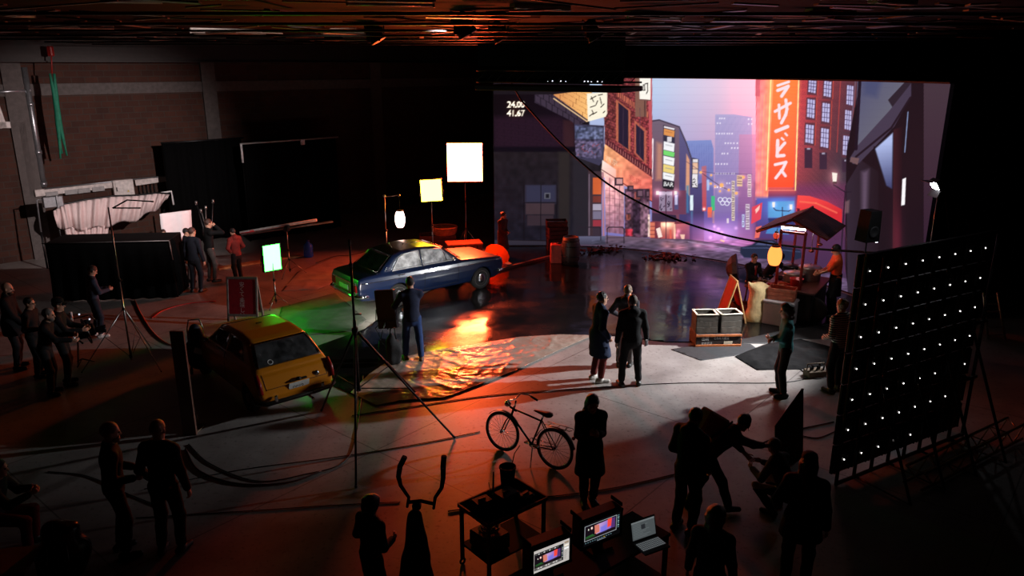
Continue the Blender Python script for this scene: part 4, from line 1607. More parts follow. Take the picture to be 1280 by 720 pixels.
# ------------------------------------------------------------------ ceiling: unlit fluorescent battens, loose panels, hanging lamps
mb_ = mat('batten_grey', (226, 210, 196), 0.35)
ref = None
bt = [(35, 37, 108), (237, 41, 90), (403, 44, 60), (541, 46, 60), (432, 6, 112), (130, 59, 75), (268, 60, 64), (390, 59, 52), (640, 15, 70), (784, 23, 68), (896, 30, 62), (654, 48, 60),
      (750, 49, 50), (-10, 59, 60), (988, 36, 50), (500, 60, 44), (1010, 20, 55), (840, 52, 40), (1090, 8, 50), (-15, 20, 60)]
wordx = ['at the dark corner over the pipes', 'over the vertical grey pipe', 'over the concrete column']
blabel = ['unlit ceiling batten above the green strap, third row from the wall', 'unlit ceiling batten above the concrete column', 'unlit ceiling batten glowing reddish above the black curtain',
          'brightest red lit ceiling batten above the yellow panel light', 'long pale ceiling batten nearest the top edge of the frame', 'thin ceiling batten in the row beside the steel beam, near the strap',
          'thin ceiling batten in the beam row above the concrete column', 'thin ceiling batten in the beam row above the black curtain', 'pale ceiling batten above the red panel light, near the top edge',
          'pale ceiling batten above the brick house of the screen', 'pale ceiling batten above the lilac sky of the screen', 'dull ceiling batten above the left end of the LED wall',
          'dull ceiling batten above the hanging lamp over the LED wall', 'thin ceiling batten in the beam row at the left end', 'dim ceiling batten above the red sign of the screen',
          'short reddish ceiling batten in the beam row above the lantern', 'dim upper ceiling batten above the red sign of the screen', 'short dim ceiling batten just above the sky of the screen', 'last dim ceiling batten toward the dark right end',
          'faint ceiling batten in the upper left corner']
for (px, py, w), lb in zip(bt, blabel):
    a, c = G(px, py, CEIL - 0.12), G(px + w, py + (2 if px < 600 else 3), CEIL - 0.12)
    L = min((c - a).length, 3.0)
    o = thing('ceiling_batten', (a + c) / 2 + Vector((0, 0, 0.12)), math.atan2(c.y - a.y, c.x - a.x), lb, 'ceiling light', 'unlit fluorescent battens on the ceiling')
    if ref is None:
        h = MB().box((0, 0, -0.04), (1.0, 0.16, 0.08), bev=0.01)
        ref = [h.build('batten_body', mb_, o), MB().cyl((-0.48, 0, -0.105), (0.48, 0, -0.105), 0.022, n=8).build('tube', mat('tube_white', (214, 206, 196), 0.25), o)]
        ref += [MB().box((sx, 0, -0.1), (0.02, 0.05, 0.06)).build('tube_socket', mb_, o) for sx in (-.485, .485)]
        for c_ in ref:
            c_.scale = (L, 1, 1)
    else:
        for r_ in ref:
            c_ = r_.copy()
            COL.objects.link(c_)
            c_.parent = o
            c_.scale = (L, 1, 1)
# ragged acoustic strips nailed under the roof: nobody could count them
r = np.random.default_rng(9)
p = MB()
for _ in range(420):
    x, y = r.uniform(-13, 13), r.uniform(7.5, 27.5)
    if (Vector((x, y, 0)) - A0).dot(WN) < 1.6 or x + y > 37:
        continue
    L, w = r.uniform(0.3, 1.5), r.uniform(0.05, 0.16)
    a = r.normal(0.04, 0.10) + (1.57 if r.uniform() < 0.06 else 0)
    p.box((x, y, CEIL - r.uniform(0.04, 0.2)), (L, w, 0.02), (Matrix.Rotation(a, 3, 'Z') @ Matrix.Rotation(r.normal(0, 0.06), 3, 'X') @ Matrix.Rotation(r.normal(0, 0.05), 3, 'Y')).to_4x4())
o = p.build('acoustic_strips', mat('strip_wood', (112, 92, 80), 0.4, var=0.9, scale=0.8))
tag(o, 'ragged thin strips covering the dark ceiling', 'ceiling strips', kind='stuff')
p = MB()
for i, y in enumerate(np.arange(9, 24, 2.3)):
    p.cyl((-12, y, CEIL - 0.3), (12, y + .3, CEIL - 0.3), 0.02, n=6)
o = p.build('lighting_grid', mat('grid_black', (26, 22, 22), 0.4, 0.6))
tag(o, 'dark pipe grid hung close under the ceiling', 'lighting grid')
lamp_lab = ['black stage lamp on the ceiling above the yellow panel light', 'black stage lamp on the ceiling right above the red panel light', 'black stage lamp on the ceiling above the left end of the LED wall', 'black stage lamp on the ceiling above the brick house of the screen']
pro = None
for (px, py, Y), lb in zip(((468, 42, 17.0), (579, 32, 13.5), (623, 40, 16.5), (741, 38, 16.0)), lamp_lab):
    q = D(px, py, Y)
    o = thing('stage_lamp', (q.x, q.y, CEIL), 0, lb, 'stage lamp', 'black stage lamps under the ceiling')
    z = q.z - CEIL
    if pro is None:
        bk = mat('lamp_black', (12, 12, 13), 0.5)
        R = Matrix.Rotation(math.radians(150), 3, 'Y')
        pro = [MB().lathe([(0.05, -0.22), (0.13, -0.20), (0.15, 0.0), (0.17, 0.16), (0.19, 0.17), (0.16, 0.18)], (0, 0, z), 18, R).build('lamp_head', bk, o),
               MB().tube([(-0.2, 0, z), (-0.2, 0, z + 0.22), (0, 0, z + 0.3), (0.2, 0, z + 0.22), (0.2, 0, z)], 0.018, 6).build('yoke', bk, o),
               MB().cyl((0, 0, z + 0.3), (0, 0, 0.0), 0.025).build('hanger', bk, o),
               MB().box((0, 0.17, z), (0.30, 0.02, 0.30)).build('barn_door', bk, o), MB().box((0, -0.17, z), (0.3, 0.02, 0.3)).build('barn_door', bk, o)]
        z0 = z
    else:
        for r_ in pro:
            c_ = r_.copy()
            COL.objects.link(c_)
            c_.parent = o
            c_.location.z = (z - z0) if 'hanger' not in r_.name else 0
# ------------------------------------------------------------------ sheets on the floor
def floor_sheet(name, pts, m, label, cat, cell=0.08, amp=0.0, z=0.006, seed=1, freq=3.0, kind=None):
    """sheeting lying on the floor, outline pts in metres"""
    P = np.array([(p[0], p[1]) for p in pts])
    x0, y0 = P.min(0) - cell
    nx, ny = (np.ceil((P.max(0) + cell - P.min(0) + cell) / cell)).astype(int) + 1
    X, Y = np.meshgrid(x0 + cell * np.arange(nx), y0 + cell * np.arange(ny), indexing='ij')
    d = poly_sd(P, X, Y)
    ins = d < 0
    # outside corners slide onto the outline
    bx, by, bd = X.copy(), Y.copy(), np.full(X.shape, 1e9)
    for i in range(len(P)):
        a, b = P[i], P[(i + 1) % len(P)]
        e = b - a
        t = np.clip(((X - a[0]) * e[0] + (Y - a[1]) * e[1]) / (e @ e), 0, 1)
        qx, qy = a[0] + e[0] * t, a[1] + e[1] * t
        q = (X - qx) ** 2 + (Y - qy) ** 2
        u = q < bd
        bx, by, bd = np.where(u, qx, bx), np.where(u, qy, by), np.where(u, q, bd)
    XX, YY = np.where(ins, X, bx), np.where(ins, Y, by)
    r = np.random.default_rng(seed)
    Z = np.zeros(X.shape)
    if amp:
        for k in range(9):
            f = freq * (1.35 ** k) * 0.5
            a, ph = r.uniform(0, PI), r.uniform(0, 6.28)
            w = X * math.cos(a) + Y * math.sin(a)
            w2 = -X * math.sin(a) + Y * math.cos(a)
            Z += (1 - np.abs(np.sin(f * w + 1.2 * np.sin(f * 0.6 * w2 + ph)))) ** 3 * (0.8 ** k)
        Z *= amp * np.clip(-d / 0.15, 0.1, 1)
    V = np.stack([XX, YY, Z + z], -1).reshape(-1, 3)
    idx = np.arange(nx * ny).reshape(nx, ny)
    keep = ins[:-1, :-1] | ins[1:, :-1] | ins[1:, 1:] | ins[:-1, 1:]
    F = np.stack([idx[:-1, :-1], idx[1:, :-1], idx[1:, 1:], idx[:-1, 1:]], -1)[keep]
    used = np.unique(F)
    mp = np.full(nx * ny, -1)
    mp[used] = np.arange(len(used))
    o = mesh_np(name, V[used], mp[F], m)
    md = o.modifiers.new('thickness', 'SOLIDIFY')
    md.thickness, md.offset = 0.004, -1
    return tag(o, label, cat, kind=kind)


def wet_plastic(name, rgb, r0, r1, bump, bs, spec=0.6):
    m, nt, b, N = node_mat(name)
    L = nt.links.new
    tc = N('TexCoord')
    n1 = N('TexNoise')
    n1.inputs['Scale'].default_value = 0.8
    n1.inputs['Detail'].default_value = 7
    L(tc.outputs['Object'], n1.inputs['Vector'])
    mr = N('MapRange')
    mr.inputs['From Min'].default_value, mr.inputs['From Max'].default_value = 0.38, 0.66
    mr.inputs['To Min'].default_value, mr.inputs['To Max'].default_value = r0, r1
    L(n1.outputs['Fac'], mr.inputs['Value'])
    L(mr.outputs[0], b.inputs['Roughness'])
    cr = N('ValToRGB')
    c = lin(rgb)
    cr.color_ramp.elements[0].color = (*[v * 0.7 for v in c[:3]], 1)
    cr.color_ramp.elements[1].color = (*[v * 1.5 for v in c[:3]], 1)
    L(n1.outputs['Fac'], cr.inputs[0])
    L(cr.outputs[0], b.inputs['Base Color'])
    b.inputs['Specular IOR Level'].default_value = spec
    n2 = N('TexNoise')
    n2.inputs['Scale'].default_value = bs
    n2.inputs['Detail'].default_value = 4
    n2.inputs['Distortion'].default_value = 0.8
    L(tc.outputs['Object'], n2.inputs['Vector'])
    bp = N('Bump')
    bp.inputs['Strength'].default_value = bump
    bp.inputs['Distance'].default_value = 0.02
    L(n2.outputs['Fac'], bp.inputs['Height'])
    L(bp.outputs['Normal'], b.inputs['Normal'])
    return m


WET = wet_plastic('wet_black_plastic', (17, 15, 15), 0.07, 0.30, 0.09, 4, 0.26)
g = lambda L: [G(*p) for p in L]
edge = [Vector((x, y, 0)) for x, y in (PLAN - nor * 0.15)[20::45]]
main = g([(366, 462), (384, 437), (455, 412), (482, 392), (560, 352), (640, 330), (618, 314)]) + edge + g([(1066, 384), (1060, 402), (985, 412), (935, 428), (834, 428), (800, 424), (745, 418), (706, 432), (640, 462), (560, 492), (455, 500)])
floor_sheet('plastic_sheeting', main, WET, 'wet black plastic sheeting before the LED wall, under the dark blue car', 'plastic sheeting', 0.10, 0.005, 0.008, 3, 1.6)
CRK = wet_plastic('crumpled_film', (150, 134, 122), 0.16, 0.36, 0.25, 10)
floor_sheet('crumpled_sheet', g([(438, 492), (462, 468), (486, 452), (540, 439), (600, 430), (650, 422), (700, 419), (742, 420), (700, 438), (640, 466), (600, 482), (556, 498), (500, 502), (470, 508)]), CRK,
            'crumpled shiny plastic sheet glowing orange on the floor before the man in navy', 'plastic sheet', 0.04, 0.017, 0.022, 5, 7.0)
floor_sheet('folded_tarpaulin', g([(352, 384), (420, 366), (458, 400), (440, 414), (380, 420), (346, 408)]), mat('tarp_grey', (88, 92, 84), 0.6, bump=0.4, scale=3),
            'flat grey tarpaulin turned green by the small panel light behind the yellow car', 'tarpaulin', 0.08, 0.02, 0.006, 8, 3)
floor_sheet('red_lit_tarpaulin', g([(372, 340), (420, 320), (480, 312), (452, 332), (430, 350), (395, 362), (352, 364)]), mat('tarp_pale', (150, 140, 134), 0.55, bump=0.4, scale=3),
            'creased pale tarpaulin on the red lit floor behind the trunk of the blue car', 'tarpaulin', 0.08, 0.03, 0.006, 9, 3)
matm = mat('rubber_mat', (36, 36, 39), 0.75, bump=0.3)
floor_sheet('floor_mat', g([(838, 437), (886, 428), (938, 430), (952, 440), (876, 451)]), matm, 'thin dark grey mat on the pale floor in front of the stacked crates', 'mat', 0.1, 0, 0.006)
floor_sheet('black_cloth', g([(918, 446), (958, 430), (1000, 424), (1040, 434), (1040, 456), (1000, 462), (946, 463)]), mat('molton_black', (22, 21, 22), 0.95, spec=0.1, bump=0.3),
            'rumpled black cloth on the floor behind the woman in the teal shirt', 'cloth', 0.06, 0.06, 0.006, 12, 3.5)
floor_sheet('loose_mat', g([(868, 420), (930, 424), (985, 412), (1055, 404), (1056, 424), (1000, 424), (955, 430), (880, 428)]), mat('mat_charcoal', (27, 26, 28), 0.7, bump=0.3),
            'charcoal floor mat under the food cart and the cream sack', 'mat', 0.1, 0.0, 0.012)

# ------------------------------------------------------------------ stands and lamps
STEEL = mat('steel_bright', (150, 148, 146), 0.3, 0.85)
BLKM = mat('stand_black', (22, 22, 24), 0.4, 0.4)


def tripod(T, h, r=0.5, hub=0.45, m=STEEL, rot=0.3, pole_r=0.016, legs=3, base=0.0):
    p = MB().cyl((0, 0, base + 0.10), (0, 0, h * 0.55), pole_r * 1.25).cyl((0, 0, h * 0.5), (0, 0, h), pole_r)
    p.build('pole', m, T)
    k = MB()
    for z in (hub, h * 0.55, base + 0.18):
        k.cyl((0, 0, z - 0.03), (0, 0, z + 0.03), pole_r * 2.0)
    k.cyl((0, 0, h * 0.55), (0.06, 0, h * 0.55), 0.012)
    k.build('collar', BLKM, T)
    for i in range(legs):
        a = rot + 2 * PI * i / legs
        c, s = math.cos(a), math.sin(a)
        q = MB().tube([(0.02 * c, 0.02 * s, hub), (r * c, r * s, base + 0.014)], 0.011, 6)
        q.tube([(0.015 * c, 0.015 * s, base + 0.18), (r * 0.45 * c, r * 0.45 * s, base + hub * 0.55 + 0.01)], 0.007, 5)
        L = q.build('leg', m, T)
        MB().ball((r * c, r * s, base + 0.016), 0.016, 6).build('rubber_foot', BLKM, L)


def panel_light(name, base, w, h, zc, face, tilt, em, label, m=STEEL, hub=0.5, r=0.5, rolling=0.0, cat='panel light', frame=0.03):
    """lamp panel on a tripod: face = compass direction the light looks to (degrees, 0 = away from the camera)"""
    T = thing(name, base, 0, label, cat)
    tripod(T, zc, r, hub, m)
    R = Matrix.Rotation(-math.radians(face), 4, 'Z') @ Matrix.Rotation(math.radians(tilt), 4, 'X') @ Matrix.Rotation(math.radians(rolling), 4, 'Y')
    M = Matrix.Translation((0, 0, zc)) @ R
    MB().box((0, -0.05, 0), (w + 2 * frame, 0.09, h + 2 * frame), bev=0.012).build('panel_body', BLKM, T, M=M)
    q = MB()
    for sx, sz, a, b in ((1, 0, 0, 1), (-1, 0, 0, 1), (0, 1, 1, 0), (0, -1, 1, 0)):
        q.box((sx * (w / 2 + frame / 2), 0.005, sz * (h / 2 + frame / 2)), (frame if sx else w, 0.03, frame if sz else h + 2 * frame), bev=0.004)
    q.build('frame_rim', BLKM, T, M=M)
    MB().sheet(lambda u, v: ((u - .5) * w, 0.006 + 0.012 * math.sin(PI * u) * math.sin(PI * v), (v - .5) * h), 8, 8).build('diffuser', em, T, M=M)
    MB().tube([(-w / 2 - frame - .02, -0.05, 0), (-w / 2 - frame - .02, -0.12, -h * .3), (0, -0.13, -h * .32), (w / 2 + frame + .02, -0.12, -h * .3), (w / 2 + frame + .02, -0.05, 0)], 0.012, 6).build('yoke', m, T, M=M)
    return T


RED = emit('lamp_red', (255, 82, 42), 190)
YEL = emit('lamp_yellow', (255, 218, 42), 34)
GRN = emit('lamp_green', (44, 255, 50), 34)
q = D(581, 203, 26.0)
panel_light('panel_light', (q.x, q.y, 0), 1.18, 1.28, q.z, 178, 0, RED, 'large blazing red panel light on a tall stand left of the LED wall', r=0.5, hub=0.7)
q = D(539, 238, 23.6)
panel_light('panel_light', (q.x, q.y, 0), 0.64, 0.66, q.z, 176, 4, YEL, 'yellow panel light on a stand behind the roof of the dark blue car', rolling=3)
q = D(340, 322, 19.3)
panel_light('panel_light', (q.x, q.y, 0), 0.46, 0.68, q.z, 138, 0, GRN, 'small green panel light on a stand between the red sandwich board and the blue car', r=0.35, hub=0.35)
# white soft panel lighting the side of the blue car, seen from behind
q = D(484, 386, 17.2)
panel_light('panel_light', (q.x, q.y, 0), 0.44, 0.86, q.z, 16, -8, emit('lamp_white', (255, 246, 235), 66), 'black backed tall panel light beside the man in navy, aimed at the blue car', BLKM, r=0.5, hub=0.5, rolling=-8)
sb = MB()
c = G(493, 458) + Vector((0.0, 0.05, 0))
F = Field((-0.4, -0.3, -0.02), (0.4, 0.3, 0.9), 0.016)
F.ell((-0.05, 0, 0.38), (0.12, 0.10, 0.36), 0.05)
F.ell((0.05, 0.03, 0.30), (0.12, 0.10, 0.29), 0.05)
F.wrinkle(0.012, 2, 16)
P, Q = F.mesh()
T = thing('sandbag', c, 0.2, 'black sandbag hanging low on the stand of the tall panel light', 'sandbag')
mesh_np('bag', P, Q, mat('sandbag_black', (18, 18, 20), 0.8, bump=0.3), T)
MB().tube([(-0.08, 0, 0.66), (-0.05, 0, 0.84), (0.03, 0, 0.86), (0.06, 0.02, 0.56)], 0.014, 6).build('strap', mat('strap_black', (14, 14, 14), 0.7), T)

# paper lantern hanging from a stand arm
b0 = D(483, 300, 22.9)
top = D(479, 245, 22.9)
T = thing('lantern_stand', (b0.x, b0.y, 0), 0, 'steel stand with a short arm carrying the white paper lantern behind the blue car', 'stand')
tripod(T, top.z, 0.5, 0.5)
la = D(500, 274, 22.9)
arm = MB().cyl((0, 0, top.z - 0.03), (la.x - b0.x + 0.02, 0, top.z + 0.03), 0.014)
arm.ball((0, 0, top.z), 0.045, 8)
arm.ball((la.x - b0.x, 0, top.z + 0.02), 0.04, 8)
arm.build('arm', STEEL, T)


def lantern(name, c, r, h, em, label, top_z):
    T = thing(name, c, 0, label, 'lantern')
    pr = []
    n = 22
    for i in range(n + 1):
        t = i / n
        rr = r * (0.55 + 0.45 * math.sin(PI * t) ** 0.6)
        pr.append((rr * (1 + (0.02 if i % 2 else -0.02)), (t - 0.5) * h))
    MB().lathe(pr, (0, 0, 0), 24).build('paper_shade', em, T)
    dk = mat('lantern_black', (20, 16, 14), 0.5)
    for z in (h / 2, -h / 2 - .03):
        MB().lathe([(r * .5, z), (r * .58, z), (r * .58, z + .03), (r * .5, z + .03)], n=20).build('rim', dk, T)
    MB().tube([(0, 0, h / 2), (0, 0, top_z - c[2])], 0.006, 5).build('cord', dk, T)
    return T


lantern('paper_lantern', tuple(la), 0.155, 0.50, emit('lantern_white', (255, 214, 200), 5.0), 'glowing whitish paper lantern hanging from the stand behind the blue car', top.z + 0.02)

# the key work light, on its tall stand behind the LED panel array
WLP = D(1168, 232, 16.0)
b1 = Vector((WLP.x + 0.14, WLP.y + 0.05, 0))
T = thing('work_light', b1, 0, 'bright white work light on a tall pole behind the black panel array', 'work light')
tripod(T, WLP.z + 0.06, 0.6, 0.6)
aim = Vector((3.0, 16.1, 0.0)) - WLP
aq = aim.to_track_quat('Y', 'Z').to_matrix().to_4x4()
M = Matrix.Translation(WLP - b1) @ aq
MB().box((0, -0.06, 0), (0.34, 0.12, 0.22), bev=0.02).build('housing', BLKM, T, M=M)
MB().sheet(lambda u, v: ((u - .5) * .29, 0.004, (v - .5) * .17), 4, 4).build('lamp_face', emit('work_white', (244, 248, 255), 60), T, M=M)
q = MB()
for sg in (1, -1):
    q.add([(-0.17, 0, sg * 0.11), (0.17, 0, sg * 0.11), (0.2, 0.14, sg * 0.19), (-0.2, 0.14, sg * 0.19)], [(0, 1, 2, 3)])
q.build('barn_door', BLKM, T, 0.006, M=M)
MB().cyl((0, 0, WLP.z + 0.06), WLP - b1, 0.02).build('bracket', STEEL, T)
ld = bpy.data.lights.new('work_light_beam', 'SPOT')
ld.energy = 5600
ld.color = (0.97, 0.98, 1.0)
ld.spot_size = math.radians(68)
ld.spot_blend = 1.0
ld.shadow_soft_size = 0.09
lo = bpy.data.objects.new('work_light_beam', ld)
lo.location = WLP + aim.normalized() * 0.16
lo.rotation_euler = aim.to_track_quat('-Z', 'Y').to_euler()
COL.objects.link(lo)

# spot added at a stage lamp to brighten the white cloth and brick wall
ld = bpy.data.lights.new('added_cloth_wash', 'SPOT')
src = D(579, 32, 13.5) + Vector((-0.3, 0.1, -0.1))
tgt = Wl(2.0, 1.0, 2.6)
ld.energy = 8500
ld.color = (1.0, 0.86, 0.84)
ld.spot_size = math.radians(36)
ld.spot_blend = 0.9
ld.shadow_soft_size = 0.12
lo = bpy.data.objects.new('added_cloth_wash', ld)
lo.location = src
lo.rotation_euler = (tgt - src).to_track_quat('-Z', 'Y').to_euler()
COL.objects.link(lo)

# big wind-up stand in front, folded legs wide
cx = Vector((-2.52, 11.5, 0))
T = thing('crank_stand', cx, 0, 'tall black wind-up stand with wide spread legs beside the yellow car', 'stand')
hubz, topz = 2.08, 3.6
MB().cyl((0, 0, 1.1), (0, 0, hubz + 0.2), 0.026).cyl((0, 0, hubz), (0, 0, 3.2), 0.02).cyl((0, 0, 3.1), (0, 0, topz), 0.015).build('pole', BLKM, T)
MB().cyl((0, 0, hubz - 0.05), (0, 0, hubz + 0.07), 0.05).cyl((0, 0, 3.15), (0, 0, 3.22), 0.03).cyl((0, 0, topz - .1), (0, 0, topz), 0.022).cyl((0.0, 0, hubz + .3), (0.12, 0, hubz + .3), 0.012).build('collar', mat('collar_grey', (70, 70, 72), 0.4, 0.5), T)
MB().cyl((0, 0, 1.06), (0, 0, 1.14), 0.045).build('lower_collar', BLKM, T)
for e in (G(568, 548), G(445, 610), G(402, 514), G(519, 491)):
    v = e - cx
    L = MB().tube([(v.x * .02, v.y * .02, hubz), (v.x, v.y, 0.02)], 0.018, 7)
    L.tube([(0, 0, 1.1), (v.x * .52, v.y * .52, hubz * .49)], 0.010, 6)
    o = L.build('leg', BLKM, T)
    MB().ball((v.x, v.y, 0.024), 0.024, 7).build('rubber_foot', BLKM, o)
# stand with a T of bars in front of the white cloth
b2 = G(165, 455)
t0 = D(158, 258, b2.y + 0.1)
T = thing('frame_stand', b2, 0, 'thin pale steel stand topped by an open black bar frame before the white cloth', 'stand')
tripod(T, t0.z, 0.95, 1.25, STEEL, rot=-0.5)
d = lambda px, py: D(px, py, b2.y + 0.1) - b2
MB().tube([d(141, 260), d(176, 260)], 0.016, 6).tube([d(141, 260), d(159, 250), d(192, 252)], 0.016, 6).build('crossbar', BLKM, T)
# ------------------------------------------------------------------ the two cars
CHR = mat('chrome', (210, 212, 214), 0.12, 1.0, var=0.04)
TYRE = mat('tyre', (22, 22, 22), 0.8, bump=0.2)
RIM = mat('wheel_grey', (214, 210, 204), 0.35, 0.25)
DARK = mat('interior_dark', (24, 22, 22), 0.8)


def smax(a, b, k):
    return -smin(-a, -b, k)


def wheel(T, x, y, r, w, side, hub=0.19):
    """side +1: outer face towards +y"""
    M = Matrix.Translation((x, y, r)) @ Matrix.Rotation(-side * PI / 2, 4, 'X')
    h = w / 2
    o = MB().lathe([(r * .66, -h), (r * .92, -h), (r, -h * .6), (r, h * .6), (r * .95, h * .95), (r * .80, h * 1.0), (r * .66, h * .9)], n=36).build('wheel', TYRE, T, M=M)
    MB().lathe([(r * .67, h * .88), (r * .70, h * .93), (r * .62, h * .86), (r * .55, h * .80), (hub * .92, h * .78), (0.001, h * .60)], n=36).build('rim', RIM, o, M=M)
    MB().lathe([(hub * .80, h * .76), (hub * .78, h * .84), (hub * .55, h * .95), (hub * .2, h * 1.0), (0.001, h * 1.0)], n=28).build('hubcap', CHR, o, M=M)
    return o


def car_body(lower, cabin, wl, wc, arches, holes, plan, h=0.02):
    xs = [p[0] for p in lower]
    F = Field((min(xs) - .08, -.92, .14), (max(xs) + .08, .92, 1.56), h)
    X, Y, Z = np.meshgrid(*F.ax, indexing='ij', sparse=True)
    XZx, XZz = np.meshgrid(F.ax[0], F.ax[2], indexing='ij')
    tap = plan(XZx)

    def W(tab):
        return np.interp(F.ax[2], [t[0] for t in tab], [t[1] for t in tab])[None, :]
    aY = np.abs(F.ax[1])[None, :, None]
    L2 = poly_sd(lower, XZx, XZz)[:, None, :]
    body = smax(L2 + 0 * aY, (aY - (W(wl) * tap)[:, None, :]) * 0.96, 0.07)
    cab2 = [(cabin[0][0] - .02, .70)] + cabin + [(cabin[-1][0] + .02, .70)]
    C2 = poly_sd(cab2, XZx, XZz)[:, None, :]
    cw = (aY - (W(wc) * tap)[:, None, :]) * 0.93
    cab = smax(C2 + 0 * aY, cw, 0.09)
    inner = np.maximum(np.maximum(C2 + 0.05, cw + 0.045), 0.60 - Z)
    d = smin(body, cab, 0.03)
    lower_in = np.maximum(np.maximum(L2 + 0.10, aY - 0.66), np.maximum(cabin[-1][0] + 0.15 - X, X - (cabin[0][0] - 0.12)))
    inner = np.minimum(inner, np.maximum(lower_in, 0.34 - Z))
    d = np.maximum(d, -inner)
    for poly, yfun in holes:
        H2 = poly_sd(poly, XZx, XZz)[:, None, :]
        d = np.maximum(d, -np.maximum(H2 + 0 * aY, yfun(aY, Z)))
    for ax_, r in arches:
        c = np.sqrt((X - ax_) ** 2 + (Z - r + 0.045) ** 2) - r
        d = np.maximum(d, -np.maximum(c + 0 * aY, 0.50 - aY))
    F.F = d.astype(np.float32)
    return F.mesh()


def pane(pts, m, T, name='window_glass'):
    b = MB()
    b.add(pts, [tuple(range(len(pts)))])
    return b.build(name, m, T, 0.006)


def car_paint(name, rgb, dirt=0.25):
    m, nt, b, N = node_mat(name)
    L = nt.links.new
    tc = N('TexCoord')
    nz = N('TexNoise')
    nz.inputs['Scale'].default_value = 3.5
    nz.inputs['Detail'].default_value = 8
    L(tc.outputs['Object'], nz.inputs['Vector'])
    cr = N('ValToRGB')
    c = lin(rgb)
    cr.color_ramp.elements[0].color = (*[v * (1 - dirt) for v in c[:3]], 1)
    cr.color_ramp.elements[1].color = (*[min(1, v * (1 + dirt)) for v in c[:3]], 1)
    L(nz.outputs['Fac'], cr.inputs[0])
    L(cr.outputs[0], b.inputs['Base Color'])
    b.inputs['Roughness'].default_value = 0.30
    b.inputs['Coat Weight'].default_value = 0.6
    b.inputs['Coat Roughness'].default_value = 0.10
    n2 = N('TexNoise')
    n2.inputs['Scale'].default_value = 160
    L(tc.outputs['Object'], n2.inputs['Vector'])
    bp = N('Bump')
    bp.inputs['Strength'].default_value = 0.05
    bp.inputs['Distance'].default_value = 0.004
    L(n2.outputs['Fac'], bp.inputs['Height'])
    L(bp.outputs['Normal'], b.inputs['Normal'])
    return m


def seat(T, x, y, w, m, z=0.36, hb=0.62, bench=False):
    b = MB()
    b.box((x, y, z + .08), (.5, w, .18), bev=0.05)
    b.box((x - .27, y, z + .36), (.14, w, hb), Matrix.Rotation(-.2, 4, 'Y'), bev=0.05)
    return b.build('rear_bench' if bench else 'front_seat', m, T)


def sw(tab, z):
    return float(np.interp(z, [t[0] for t in tab], [t[1] for t in tab]))


# ---- dark blue saloon
fwd = Vector((0.79, 0.616, 0))
ra = Vector((-3.49, 19.93, 0))
SED = thing('saloon_car', ra, math.atan2(fwd.y, fwd.x), 'dark blue old four door saloon car parked on the wet sheeting', 'car')
lower = [(3.40, .32), (3.46, .42), (3.49, .62), (3.47, .80), (3.38, .865), (2.6, .93), (2.02, .965), (-.5, .985), (-.98, .945), (-1.12, .905), (-1.17, .72), (-1.14, .42), (-1.05, .31), (-.4, .25), (3.2, .25)]
cabin = [(2.08, .93), (1.52, 1.365), (1.30, 1.435), (.75, 1.475), (.26, 1.445), (-.02, 1.375), (-.58, .93)]
wl_ = [(.2, .73), (.30, .78), (.45, .825), (.65, .857), (.80, .85), (.90, .82), (1.0, .76)]
wc_ = [(.90, .765), (1.0, .745), (1.2, .672), (1.38, .605), (1.5, .55)]
plan = lambda x: 1 - .07 * np.clip(np.abs(x - 1.15) / 2.32, 0, 1.05) ** 5
s_front = [(1.80, 1.005), (1.43, 1.355), (.82, 1.395), (.82, 1.005)]
s_rear = [(.75, 1.005), (.75, 1.395), (.30, 1.365), (.12, 1.29), (-.14, 1.005)]
wind = [(2.18, 1.0), (1.64, 1.38), (1.40, 1.345), (1.78, 1.0)]
back = [(-.68, 1.0), (-.22, 1.36), (.06, 1.345), (-.28, 1.0)]
side_f = lambda aY, Z: 0.42 - aY
mid_f = lambda aY, Z: aY - (0.66 - (Z - 1.0) * 0.36)
P, Q = car_body(lower, cabin, wl_, wc_, ((0, .355), (2.705, .355)), ((s_front, side_f), (s_rear, side_f), (wind, mid_f), (back, mid_f)), plan)
mesh_np('car_body', P, Q, car_paint('paint_navy', (16, 29, 58)), SED)
GL = glass('dusty_glass', (150, 170, 190), 0.85)
GLC = glass('clear_glass', (120, 130, 140), 0.012)
